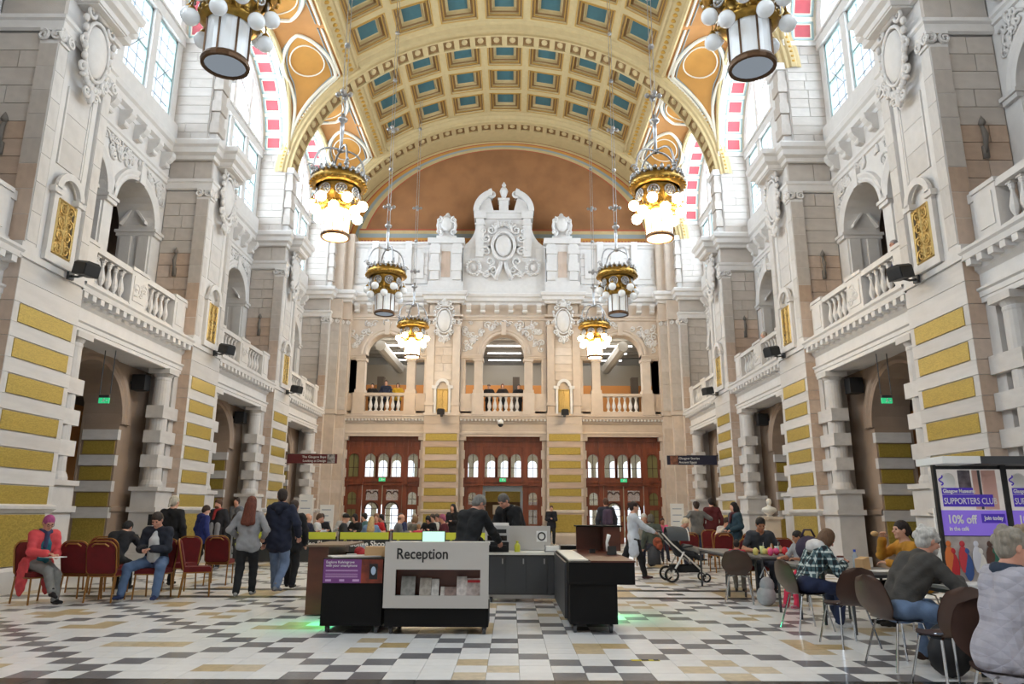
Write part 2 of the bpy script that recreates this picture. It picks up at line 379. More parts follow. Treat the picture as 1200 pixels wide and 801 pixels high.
        if not last:
            cb = B(); T0 = TN(-.02)
            cartouche(cb, T0, yc, 10.62, .10, 1.0, 1.95)
            obj('cartouche', cb, STONEC, upo, True)
            wbk = B().tube([(X(.78), y0 + .06, 8.55), (X(.78), y0 - .02, 8.3), (X(.78), y0 + .04, 7.95)], [.03, .055, .03], 8).lathe([(.03, 8.5), (.07, 8.55), (.05, 8.62), (.0, 8.72)], (X(.78), y0 + .03, 0), 8).box(X(.73), X(.83), y0 + .02, y0 + .09, 7.85, 8.1)
            obj('wall_bracket', wbk, mat('dark_bronze', srgb(116, 110, 104), .7), upo, True)
            nb = B()                                                  # arched niche with gilded grille
            nb.box(X(-.06), X(.1), yc - .42, yc - .30, 6.12, 7.35).box(X(-.06), X(.1), yc + .30, yc + .42, 6.12, 7.35)
            nb.ring(T0, yc, 7.42, [(.30, 0), (.30, .08), (.44, .08), (.44, 0)], 0, pi, 12)
            nb.box(X(-.10), X(.1), yc - .50, yc - .26, 7.32, 7.44).box(X(-.10), X(.1), yc + .26, yc + .50, 7.32, 7.44).box(X(-.08), X(.1), yc - .46, yc + .46, 5.98, 6.14)
            obj('niche_surround', nb, STONEC, upo)
            gb = B(); grille(gb, T0, yc - .27, yc + .27, 6.18, 7.25, .04, .02); gb.box(X(.0), X(.05), yc - .28, yc + .28, 6.16, 7.28)
            obj('grille', gb, GRILLE, upo)
        # ---- clerestory pier carrying the rib
        yq = y0 + .9
        cp = B().box(X(.24), X(1.42), y0 + .03, yq - .03, 11.9, 15.36)
        cp.box(X(.2), X(1.42), y0 - .04, yq + .04, 15.28, 15.42)
        cp.box(X(.02), X(.3), y0 + .1, yq - .1, 11.9, 14.6).box(X(-.06), X(.3), y0 + .02, yq - .02, 14.5, 14.72)
        cpo = obj('clerestory_pier', cp, STONEC, wall)
        ashlar_x(cpo, STONEG, y0, y0 + .05, min(X(.26), X(1.38)), max(X(.26), X(1.38)), 12.0, 15.27, .30, rnd, 1, 2)
        for i, (a, b_) in enumerate(courses(12.3, 14.45, .36)):
            q0, q1 = (y0 + .02, y0 + .5)
            if i % 2 == 0: blk('stone_block', cpo, STONEG, X(-.06), X(.22), q0, q1, a + .01, b_ - .01)
            else: blk('stone_block', cpo, STONEG, X(-.02), X(.22), q0 + .05, q1 - .05, a + .01, b_ - .01)
    # ---- big cornice running the length of the hall, breaking forward round each pier
    path = [(X(.95 + .35), 5.2)]
    for yc in PIERS:
        y0, y1 = yc - PH, yc + PH
        pts = [(X(1.3), y0 + .0), (X(.0), y0 + .0)]
        if yc < 34 and yc > 7: pts += [(X(.0), yc - .52), (X(-.38), yc - .52), (X(-.38), yc + .52), (X(.0), yc + .52)]
        pts += [(X(.0), y1), (X(1.3), y1)]
        path += pts
    path += [(X(1.3), 35.2)]
    cor = B().mould(path, [(-.05, 11.40), (.03, 11.42), (.05, 11.52), (.16, 11.58), (.17, 11.74), (.24, 11.80), (.26, 11.93), (.24, 11.97), (-1.5, 12.0)], -s)
    for yc in PIERS[1:4]: cor.box(X(-.38), X(.2), yc - .52, yc + .52, 11.38, 11.5)
    coro = obj('cornice', cor, STONEC, wall)
    for bi, (a, b_) in enumerate(BAYS):
        yc = (a + b_) / 2; hw = (b_ - a) / 2
        rnd = random.Random(31 * bi + 7 * s)
        # ---- ground floor: arched doorway wall behind a screen of blocked columns
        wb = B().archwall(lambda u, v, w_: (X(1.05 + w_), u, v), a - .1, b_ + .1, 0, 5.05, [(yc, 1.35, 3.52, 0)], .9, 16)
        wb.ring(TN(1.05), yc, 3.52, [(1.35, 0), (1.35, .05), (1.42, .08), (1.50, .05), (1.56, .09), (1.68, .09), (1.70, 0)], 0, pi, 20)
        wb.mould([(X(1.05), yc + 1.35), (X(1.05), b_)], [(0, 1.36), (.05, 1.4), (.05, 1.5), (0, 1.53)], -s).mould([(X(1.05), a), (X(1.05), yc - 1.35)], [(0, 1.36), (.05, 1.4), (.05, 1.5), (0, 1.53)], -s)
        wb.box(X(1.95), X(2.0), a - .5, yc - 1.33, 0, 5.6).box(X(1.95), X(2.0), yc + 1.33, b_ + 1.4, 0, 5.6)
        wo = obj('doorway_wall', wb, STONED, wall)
        for t, bt in [(1.34, .44)] + [q for q in GP if q[0] < 3.5]:
            blk('gold_panel', wo, GOLD, X(1.10), X(1.88), yc + 1.33, yc + 1.45, bt + .02, t - .02)
        for t, bt in [(1.84 - .0 * 0, 1.84)]: pass
        for i in range(4):
            zt = 4.655 - .632 * (2 + i); blk('stone_block', wo, STONE, X(1.04), X(1.93), yc + 1.31, yc + 1.45, zt - .26, zt - .005)
        ob = B().box(X(4.7), X(4.9), a, b_, 2.2, 4.6); obj('warm_light_panel', ob, ORANGE, wall)  # orange colour stands in for warm light in the room behind
        obj('gallery_screen', B().box(X(3.6), X(3.7), yc - .6, yc + 2.4, 0, 3.6).box(X(3.55), X(3.75), yc - .65, yc + 2.45, 3.6, 3.75), WOODD, wall)
        for sg in (-1, 1):
            e = b_ if sg > 0 else a                                    # blocked column beside each pier
            cy = e - sg * .57
            cb = B().lathe([(.27, 2.0), (.27, 2.06), (.25, 2.12), (.22, 2.18), (.215, 2.3), (.2, 4.72), (.21, 4.75), (.21, 4.79), (.2, 4.81), (.24, 4.88), (.25, 4.9)], (X(.42), cy, 0), 20)
            cb.box(X(.14), X(.70), cy - .28, cy + .28, 4.9, 5.03)
            y_a, y_b = sorted((cy - sg * .3, e))
            cb.box(X(.3), X(.75), *sorted((e - sg * .25, e)), 2.0, 5.03)
            cb.box(X(.13), X(.75), y_a, y_b, .35, 1.9).box(X(.07), X(.80), y_a - .06 * (sg > 0), y_b + .06 * (sg < 0), 1.9, 2.0).box(X(.05), X(.80), y_a - .08 * (sg > 0), y_b + .08 * (sg < 0), 0, .38)
            cb.box(X(.07), X(.80), y_a - .06 * (sg > 0), y_b + .06 * (sg < 0), 1.38, 1.5)
            co = obj('blocked_column', cb, STONE if True else STONEB, wall)
            for t, bt in ((4.06, 3.74), (3.42, 3.11), (2.80, 2.49)): blk('column_block', co, STONE, X(.20), X(.64), *sorted((cy - sg * .27, e - sg * .01)), bt, t)
        # ---- entablature under the balcony
        eb = B().box(X(.30), X(1.1), a, b_, 5.035, 5.62)
        eb.mould([(X(.27), a), (X(.27), b_)], [(0, 5.03), (.03, 5.03), (.03, 5.12), (.05, 5.13), (.05, 5.22), (.09, 5.25), (.09, 5.29), (0, 5.31), (0, 5.55), (.06, 5.62), (.07, 5.70), (.10, 5.72), (.10, 5.79), (.27, 5.80), (.29, 5.90), (.33, 5.94), (.33, 5.99), (-.8, 6.0)], -s)
        eo = obj('entablature', eb, STONEC, wall)
        nd = 17
        for i in range(nd): put(ME_DEN, 'dentil', eo, (X(.11), a + (b_ - a) * (i + .5) / nd, 5.74))
        # ---- balustrade
        bb = B()
        d0 = .40
        def ped(u0, u1, d=.14):
            bb.box(X(d0 - d), X(d0 + d), u0, u1, 6.0, 7.05).box(X(d0 - d - .03), X(d0 + d + .03), u0 - .03, u1 + .03, 7.0, 7.08).box(X(d0 - d - .03), X(d0 + d + .03), u0 - .02, u1 + .02, 6.0, 6.16)
            if u1 - u0 > .4: bb.box(X(d0 - d - .02), X(d0), u0 + .1, u1 - .1, 6.28, 6.88)
        bb.box(X(d0 - .12), X(d0 + .12), a - .01, b_ + .01, 6.0, 6.2).box(X(d0 - .132), X(d0 + .132), a - .01, b_ + .01, 6.9, 7.03)
        ped(yc - .37, yc + .37); ped(a + .15, a + .75); ped(b_ - .75, b_ - .15); ped(a, a + .12, .10); ped(b_ - .12, b_, .1)
        bo = obj('balustrade', bb, STONEC, wall)
        for sg in (-1, 1):
            for i in range(5):
                lo, hi = .45, hw - .83
                put(ME_BAL, 'baluster', bo, (X(d0), yc + sg * (lo + (hi - lo) * (i + .5) / 5), 6.22))
        scb = B(); foliage(scb, TN(d0 - .16), yc - .2, yc + .2, 6.45, 6.7, 0, 4, rnd, .02); obj('carved_swag', scb, STONEC, bo, True)
        # ---- upper arcade
        ub = B().archwall(lambda u, v, w_: (X(1.3 + w_), u, v), a - .1, b_ + .1, 6.0, 11.5, [(yc - 1.2, 1.0, 9.0, 6.0), (yc + 1.2, 1.0, 9.0, 6.0)], .95, 16)
        for sg in (-1, 1):
            ub.ring(TN(1.3), yc + sg * 1.2, 9.0, [(1.0, -.02), (1.0, .06), (1.07, .09), (1.12, .06), (1.2, .1), (1.26, .1), (1.28, 0)], 0, pi, 20)
            ub.box(X(1.18), X(1.32), yc + sg * 1.2 - .13, yc + sg * 1.2 + .13, 9.95, 10.45)       # keystone
        for u0, u1 in ((a, yc - 2.2), (yc - .2, yc + .2), (yc + 2.2, b_)):
            ub.box(X(1.22), X(2.3), u0 - .02, u1 + .02, 8.88, 9.02).box(X(1.18), X(2.34), u0 - .05, u1 + .05, 8.98, 9.06).box(X(1.26), X(2.27), u0 - .01, u1 + .01, 6.0, 6.5)
        # paired pilasters and little pediment on the far reveals
        for sg in (-1, 1):
            uu = yc + sg * 1.2 + 1.0
            ub.box(X(1.35), X(1.65), uu - .06, uu, 6.5, 8.85).box(X(1.85), X(2.15), uu - .06, uu, 6.5, 8.85)
            ub.prism([(1.45, 9.25), (1.8, 9.75), (2.15, 9.25), (2.15, 9.17), (1.8, 9.63), (1.45, 9.17)], uu - .18, uu + .02, lambda u, v, w_: (X(u), w_, v))
        ub.mould([(X(1.3), a), (X(1.3), b_)], [(0, 10.62), (.05, 10.64), (.05, 10.74), (.09, 10.78), (.09, 10.84), (0, 10.86)], -s)
        uo = obj('upper_arcade', ub, STONEC, wall)
        fb = B()
        keep = lambda u, v: all((u - yc - sg * 1.2) ** 2 + (v - 9.0) ** 2 > 1.42 ** 2 for sg in (-1, 1))
        foliage(fb, TN(1.29), a + .2, b_ - .2, 9.45, 10.55, .02, 46, rnd, .028, keep)
        obj('carved_spandrel', fb, STONEC, uo, True)
        for i in range(7): put(ME_CON, 'console', coro, (X(1.3), a + (b_ - a) * (i + .5) / 7, 10.95), 0 if s > 0 else pi)
        # ---- clerestory window
        win = empty('window_%d' % (bi * 2 + (1 if s < 0 else 2)), kind='structure')
        fr = B(); d1 = 1.34
        c0, c1 = a - 1.02, b_; cc = (c0 + c1) / 2; ch = (c1 - c0) / 2
        LT = [(cc - ch + .28, cc - 1.65), (cc - 1.35, cc - .15), (cc + .15, cc + 1.35), (cc + 1.65, cc + ch - .28)]
        for u in (-1.5, 0, 1.5): fr.box(X(d1 - .1), X(d1 + .12), cc + u - .15, cc + u + .15, 12.0, 15.2)
        for u0, u1 in ((c0, c0 + .28), (c1 - .28, c1)): fr.box(X(d1 - .06), X(d1 + .12), u0, u1, 12.0, 15.2)
        fr.box(X(d1 - .14), X(d1 + .12), c0, c1, 15.12, 15.5).box(X(d1 - .2), X(d1 + .12), c0, c1, 12.0, 12.5).box(X(d1 - .2), X(d1 + .05), c0, c1, 15.42, 15.5)
        fr.ring(TN(d1), cc, 15.45, [(ch - .34, -.1), (ch - .34, .08), (ch - .2, .14), (ch + .02, .1), (ch + .02, -.1)], 0, pi, 24)
        for u in (-1.5, 0, 1.5): fr.box(X(d1 - .08), X(d1 + .1), cc + u - .12, cc + u + .12, 15.45, 15.45 + sqrt((ch - .3) ** 2 - u * u))
        fr.ring(TN(d1), cc, 15.45, [(1.5, -.06), (1.5, .06), (1.64, .06), (1.64, -.06)], 0, pi, 20)
        obj('window_frame', fr, STONEC, win)
        lb = B()
        for u0, u1 in LT:
            tb = B()
            for q0, q1 in ((u0, u0 + .07), (u1 - .07, u1)): tb.box(X(d1 - .02), X(d1 + .1), q0, q1, 12.5, 15.12)
            tb.box(X(d1 - .02), X(d1 + .1), u0, u1, 15.03, 15.12).box(X(d1 - .0), X(d1 + .1), u0, u1, 13.75, 13.83)
            obj('casement_frame', tb, TEAL, win)
            for i in range(1, 3): lb.box(X(d1 + .04), X(d1 + .07), u0 + (u1 - u0) * i / 3 - .012, u0 + (u1 - u0) * i / 3 + .012, 12.5, 15.1)
            for i in range(1, 6): lb.box(X(d1 + .04), X(d1 + .07), u0, u1, 12.5 + 2.6 * i / 6 - .012, 12.5 + 2.6 * i / 6 + .012)
            pb = B().box(X(d1 + .06), X(d1 + .068), u0, u1, 12.5, 15.1); obj('pane', pb, PANE, win)
            lb.tube([(X(d1 - .03), u0 + .3, 13.3), (X(d1 - .03), u0 + .3 + (u1 - u0) * .5, 14.0)], .015, 4)
        for i in range(1, 12):
            a_ = pi * i / 12; lb.tube([(X(d1 + .05), cc + 1.6 * cos(a_), 15.5 + 1.6 * sin(a_)), (X(d1 + .05), cc + (ch - .3) * cos(a_), 15.5 + (ch - .3) * sin(a_))], .015, 4)
        obj('glazing_bars', lb, LEAD, win)
        pb = B(); pb.face(lambda u, v, w_: (X(d1 + .06), u, v), [(cc + (ch - .3) * cos(pi * i / 20), 15.5 + (ch - .3) * sin(pi * i / 20)) for i in range(21)], 0)
        obj('lunette_pane', pb, PANE, win)

# ---- the near end of the hall, behind the photographer
rb_ = B().box(-9.9, 9.9, -9.2, -9.0, 0, 22)
obj('wall_back', rb_, STONEW, kind='structure')
for s, side in ((-1, 'left'), (1, 'right')):
    b = B().box(s * 9.4, s * 9.8, -9, 5.2, 0, 12).box(s * 9.75, s * 9.9, -9, 5.2, 12, 12.4).box(s * 9.75, s * 9.9, -9, 5.2, 17.9, 18.5)
    for y in (-9, -2.1, 4.9): b.box(s * 8.7, s * 9.9, y, y + .9, 12, 18.5)
    obj('rear_wall', b, STONE, WALLS[s])
# ------------------------------------------------------------------ structure: vault
OCHRE = mat('ochre_plaster', srgb(196, 140, 66), .7, noise=.12, nscale=1.5)
SPAN = mat('brown_ochre_plaster', srgb(178, 124, 68), .75, noise=.12, nscale=1.5)
UMBER = mat('umber_tone', srgb(132, 100, 60), .7)  # darker tone for coffer steps and rib panel backs
CREAM = mat('cream_gilt_plaster', srgb(190, 168, 122), .6, noise=.08, nscale=4)
PALE = mat('pale_plaster', srgb(226, 218, 200), .65)
GILT = mat('gilded_plaster', srgb(190, 148, 66), .45, .35, bump=.4, bscale=14)
TEALP = mat('teal_coffer_paint', srgb(58, 98, 104), .6, noise=.1)
BLUEG = mat('blue_grey_line', srgb(140, 150, 150), .6)
REDP = mat('red_panel_paint', srgb(176, 66, 74), .6, noise=.1)
TYMP = mat('russet_plaster', srgb(154, 106, 66), .8, noise=.22, nscale=1.1)
REDL = mat('red_line_paint', srgb(170, 84, 56), .7)
A1, B1, Z0 = 8.5, 6.66, 14.15             # rib soffit ellipse
A2, B2 = 8.92, 7.02                       # vault surface ellipse
def vx(z): q = (z - Z0) / B2; return A2 * sqrt(max(0, 1 - q * q))
def ellp(a, b_, t): return (a * cos(t), Z0 + b_ * sin(t))
ceil = empty('ceiling', kind='structure')
RIBS = PIERS[1:]
for k, yc in enumerate(RIBS):
    y0, y1 = yc - PH, yc + PH - (.0 if k < 3 else .0)
    rb = B(); n = 72
    prof = [(.62, 0), (.56, -.03), (.48, -.03), (.44, -.07), (.30, -.07), (.24, -.02), (.16, -.02), (.10, .05), (0, .05), (0, .14), (.07, .14), (.07, .74), (0, .74), (0, .85)] + ([(.10, .85), (.5, .92)] if k < 3 else [(.03, .88), (.03, 1.9)])
    rows = []
    for i in range(n + 1):
        t = radians(3) + (pi - radians(6)) * i / n
        x, z = ellp(A1, B1, t); nx, nz = cos(t) * B1, sin(t) * A1; l = sqrt(nx * nx + nz * nz); nx /= l; nz /= l
        rows.append([(x + nx * o, y0 + dy, z + nz * o) for o, dy in prof])
    rb.grid(rows)
    ro = obj('rib', rb, CREAM, ceil)
    # arc-length positions
    ts = np.linspace(radians(4), pi - radians(4), 2000); xs = A1 * np.cos(ts); zs_ = B1 * np.sin(ts)
    sl = np.concatenate([[0], np.cumsum(np.hypot(np.diff(xs), np.diff(zs_)))])
    NP = 34
    def at(f): return float(np.interp(f * sl[-1], sl, ts))
    def frame(t, off=0.):
        x, z = ellp(A1, B1, t); nx, nz = cos(t) * B1, sin(t) * A1; l = sqrt(nx * nx + nz * nz); nx /= l; nz /= l
        return lambda u, v, w_: (x + nx * (off + w_) - nz * u, v, z + nz * (off + w_) + nx * u)   # u along arc, v = world y, w outward
    for i in range(NP):
        T = frame(at((i + .5) / NP)); pb = B(); L_ = sl[-1] / NP
        pb.box(L_ * .34, L_ * .5, y0 + .13, y0 + .75, .0, .08, T).box(-L_ * .5, -L_ * .34, y0 + .13, y0 + .75, .0, .08, T)
        pb.ell((0, y0 + .44, .06), (L_ * .2, .19, .05), 8, 4, T)
        po = obj('rib_panel', pb, CREAM, ro)
    gb = B()
    for i in range(NP): gb.box(-L_ * .36, L_ * .36, y0 + .15, y0 + .73, .062, .066, frame(at((i + .5) / NP)))
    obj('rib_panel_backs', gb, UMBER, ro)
    db = B(); nd = 150
    for i in range(nd): db.ell((0, y0 - .05, .38), (.055, .05, .06), 6, 4, frame(at((i + .5) / nd)))
    obj('egg_moulding', db, GILT, ro, True)
# coffered fields and spandrels, bay by bay
XB0, XB1 = 6.05, 6.62                      # long gilded band between coffers and spandrels
def coffer_mesh(L_, W):                    # stepped frame, open side down (-z), panel at top
    b = B(); lv = [(.5, 0), (.40, 0), (.385, .06), (.345, .06), (.325, .16), (.27, .16), (.255, .26), (.20, .26)]
    prev = None
    for f, h in lv:
        fx, fy = L_ * (f if f == .5 else f), W * (f if f == .5 else f - .0)
        rowv = [(-fx, -fy, h), (fx, -fy, h), (fx, fy, h), (-fx, fy, h)]
        k = len(b.v); b.v += rowv
        if prev is not None: b.f += [(prev + i, prev + (i + 1) % 4, k + (i + 1) % 4, k + i) for i in range(4)]
        prev = k
    return b
ts = np.linspace(math.acos(XB0 / A2), pi - math.acos(XB0 / A2), 2000); xs = A2 * np.cos(ts); zs_ = B2 * np.sin(ts)
sl2 = np.concatenate([[0], np.cumsum(np.hypot(np.diff(xs), np.diff(zs_)))])
NC = 7; LC = sl2[-1] / NC
for bi, (a, b_) in enumerate(BAYS):
    yc = (a - 1.02 + b_) / 2; hw = (b_ - a + 1.02) / 2; f0 = a - 1.05; f1 = b_; WC = (f1 - f0 - .45) / 3
    cm = coffer_mesh(LC * 1.03, WC).mesh('coffer', CREAM)
    um = B()
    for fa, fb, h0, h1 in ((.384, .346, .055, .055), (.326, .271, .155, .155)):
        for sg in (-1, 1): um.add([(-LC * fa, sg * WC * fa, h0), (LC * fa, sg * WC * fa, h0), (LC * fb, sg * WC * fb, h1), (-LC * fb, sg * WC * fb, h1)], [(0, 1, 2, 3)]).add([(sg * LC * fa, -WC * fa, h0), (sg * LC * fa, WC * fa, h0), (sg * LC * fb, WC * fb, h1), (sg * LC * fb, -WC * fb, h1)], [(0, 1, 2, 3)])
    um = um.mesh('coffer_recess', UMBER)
    pm = B().box(-LC * .21, LC * .21, -WC * .21, WC * .21, .255, .275).mesh('coffer_panel', TEALP)
    lm = B()
    for f, h in ((.41, -.012), (.335, .05)):
        for sg in (-1, 1): lm.box(-LC * f, LC * f, sg * WC * f - .018, sg * WC * f + .018, h, h + .02).box(sg * LC * f - .018, sg * LC * f + .018, -WC * f, WC * f, h, h + .02)
    lm = lm.mesh('coffer_gilding', GILT)
    for c in range(NC):
        t = float(np.interp((c + .5) * LC, sl2, ts)); x, z = ellp(A2, B2, t)
        ang = math.atan2(cos(t) * B2, sin(t) * A2)
        for r in range(3):
            o = obj('coffer', cm, None, ceil); o.location = (x, f0 + .05 + WC * (r + .5), z - .02); o.rotation_euler = (0, ang, 0)
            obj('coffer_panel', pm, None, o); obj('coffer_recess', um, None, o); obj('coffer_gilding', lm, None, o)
    mb = B(); tt = np.linspace(ts[0], ts[-1], 40)
    mb.grid([[(ellp(A2 - o, B2 - o, t)[0], y, ellp(A2 - o, B2 - o, t)[1]) for t in tt] for y, o in ((f0 + .05 + 3 * WC - .02, 0), (f0 + .05 + 3 * WC + .08, .06), (f1 - .22, .06), (f1 - .12, .2), (f1, .22))])
    obj('field_moulding', mb, CREAM, ceil)
    # roof shell above the coffers
    sh = B(); sh.grid([[(ellp(A2 + .5, B2 + .5, t)[0], y, ellp(A2 + .5, B2 + .5, t)[1]) for t in np.linspace(.78, pi - .78, 30)] for y in (a - PH, b_ + PH)])
    obj('vault_shell', sh, CREAM, ceil)
    for s in (-1, 1):
        tb = B(); t0, t1 = math.acos(XB1 / A2), math.acos(XB0 / A2)
        def vs(t, off): x, z = ellp(A2 - off, B2 - off, t); return (s * x, z)
        prof = []
        for f, o in ((0, 0), (0, .12), (.12, .14), (.2, .08), (.8, .08), (.88, .14), (1, .12), (1, 0)): prof.append(vs(t0 + (t1 - t0) * f, o))
        tb.grid([[(x, y, z) for x, z in prof] for y in (f0, f1)])
        obj('long_band', tb, CREAM, ceil)
        gb = B()
        for i in range(20):
            x, z = vs((t0 + t1) / 2, .09); yy = f0 + (f1 - f0) * (i + .5) / 20
            gb.ell((x, yy, z), (.12, .10, .06), 8, 4); 
        obj('band_gilding', gb, GILT, ceil, True)
        # spandrels: groined surface from the window arch up to rib and band
        zb = Z0 + B2 * sqrt(1 - (XB1 / A2) ** 2)
        for sg in (-1, 1):
            e = f1 if sg > 0 else f0; FS = .56
            def wallpt(f): q = pi / 2 * f; return Vector((s * 8.62, yc + sg * hw * cos(q), 15.40 + hw * sin(q)))
            def rimpt(f):
                if f < FS:
                    z = 15.2 + (zb - 15.2) * f / FS; return Vector((s * (vx(z) - .05), e, z))
                return Vector((s * XB1, e + (yc - e) * (f - FS) / (1 - FS), zb))
            def pt(f, g, o=0.):
                a_ = wallpt(f); d_ = rimpt(f); p = a_ + (d_ - a_) * g
                p.z += .22 * sin(pi * g) * f
                return p + Vector((-s * o * .5, -sg * o * .6, -o * .6))
            rows = [[pt(i / 24, j / 8) for j in range(9)] for i in range(25)]
            so = obj('spandrel', B().grid(rows), SPAN, ceil, True)
            def hwid(f): u = max(0., min(1., (f - .05) / .87)); return .42 * max(0., sin(pi * u ** 1.9)) ** .7
            def gm(f): return .52 - .10 * f
            fs_ = [.05 + .87 * (1 - cos(pi * i / 40)) / 2 for i in range(41)]
            obj('pear_field', B().grid([[pt(f, gm(f) + hwid(f) * q, .03) for q in (-.9, -.45, 0, .45, .9)] for f in fs_]), OCHRE, so, True)
            def loop(k, o): return [pt(f, gm(f) + k * hwid(f), o) for f in fs_] + [pt(f, gm(f) - k * hwid(f), o) for f in fs_[-2:0:-1]]
            obj('pear_moulding', B().tube(loop(1.0, .04), .075, 6, True), PALE, so, True)
            obj('pear_line', B().tube(loop(.84, .05), .03, 5, True), BLUEG, so, True)
            obj('pear_line', B().tube(loop(1.16, .02), .03, 5, True), BLUEG, so, True)
            obj('oval_line', B().tube([pt(.70 + .13 * sin(q), gm(.7) + .29 * cos(q), .05) for q in [2 * pi * i / 28 for i in range(28)]], .03, 5, True), PALE, so, True)
            for g_, r_, m3 in ((.93, .06, PALE), (.85, .028, BLUEG)):
                obj('border_line', B().tube([pt(f, g_, .02) for f in np.linspace(.25, .98, 22)], r_, 5), m3, so, True)
            obj('border_line', B().tube([pt(f, .05, .02) for f in np.linspace(.02, 1, 22)], .09, 6), CREAM, so, True)
            obj('border_line', B().tube([pt(f, .0, .02) for f in np.linspace(.0, 1, 22)], .05, 6), PALE, so, True)
        # lunette barrel: reveal with red panels, then groin
        lb = B(); rows = []; nn = 36
        for i in range(nn + 1):
            q = pi * i / nn; y = yc + hw * cos(q); z = 15.40 + hw * sin(q)
            rows.append([(s * xx, y, z) for xx in (9.84, 8.66, 8.62)])
        lb.grid(rows)
        lb.ring(lambda u, v, w_: (s * w_, u, v), yc, 15.40, [(hw - .0, 8.80), (hw - .03, 8.78), (hw - .03, 8.62), (hw + .06, 8.60), (hw + .1, 8.66)], 0, pi, 36)
        lo = obj('lunette_soffit', lb, PALE, ceil, True)
        npn = 13
        for i in range(npn):
            q = pi * (i + .5) / npn
            T = lambda u, v, w_, q=q: (s * v, yc + (hw - w_) * cos(q) - u * sin(q), 15.40 + (hw - w_) * sin(q) + u * cos(q))
            bx = B()
            for u0, u1, v0, v1 in ((-.30, .30, 8.88, 8.94), (-.30, .30, 9.50, 9.56), (-.30, -.24, 8.88, 9.56), (.24, .30, 8.88, 9.56)): bx.box(u0, u1, v0, v1, .0, .03, T)
            fo = obj('red_panel_frame', bx, TEAL, lo)
            bx2 = B()
            for u0, u1, v0, v1 in ((-.235, .235, 8.945, 8.98), (-.235, .235, 9.46, 9.495), (-.235, -.2, 8.945, 9.495), (.2, .235, 8.945, 9.495)): bx2.box(u0, u1, v0, v1, .0, .02, T)
            bx2 = obj('panel_edging', bx2, PALE, fo)
            obj('red_panel', B().box(-.2, .2, 8.98, 9.46, .0, .012, T), REDP, fo)
rv = B(); rv.grid([[(ellp(A2 + .2, B2 + .1, t)[0], y, ellp(A2 + .2, B2 + .1, t)[1]) for t in np.linspace(.42, pi - .42, 30)] for y in (-9.1, 5.3)])
obj('rear_vault', rv, CREAM, ceil)
# ------------------------------------------------------------------ structure: end wall
YE = 34.0
we = empty('wall_end', kind='structure')
TE = lambda u, v, w_: (u, YE - w_, v)       # w towards the camera
# tympanum
tb = B(); n = 48
pts = [(8.9, 14.3)] + [ellp(A1 + .5, B1 + .5, t) for t in np.linspace(.04, pi - .04, n)] + [(-8.9, 14.3)]
tb.prism(pts, 35.14, 35.6, lambda u, v, w_: (u, w_, v)); tymp = obj('tympanum', tb, TYMP, we)
for o0, o1, m3, nm in ((.02, .22, CREAM, 'painted_band'), (.22, .30, REDL, 'painted_band'), (.30, .52, OCHRE, 'painted_band'), (.52, .72, BLUEG, 'painted_band'), (.72, .98, CREAM, 'painted_band'), (.98, 1.06, REDL, 'painted_band')):
    bb = B(); zlo = 15.0
    def q_(o): return [(ellp(A1 - o, B1 - o * .5, t)) for t in np.linspace(.06, pi - .06, 60)]
    rows = [[(x, 35.12 - o0 * .01, max(z, zlo)) for x, z in q_(o0)], [(x, 35.12 - o0 * .01, max(z, zlo)) for x, z in q_(o1)]]
    bb.grid(rows); 
    zb_ = {.02: None, .22: None, .30: (14.62, 15.25), .52: (15.25, 15.48), .72: (15.48, 15.66), .98: (15.66, 15.74)}[o0]
    if zb_: bb.box(-7.6, 7.6, 35.10 - o0 * .01, 35.11, zb_[0], zb_[1])
    obj(nm, bb, m3, tymp)
db = B()
for i in range(90): db.box(-7.5 + 15 * (i + .2) / 90, -7.5 + 15 * (i + .6) / 90, 35.08, 35.11, 15.02, 15.12)
obj('painted_dentils', db, REDL, tymp)
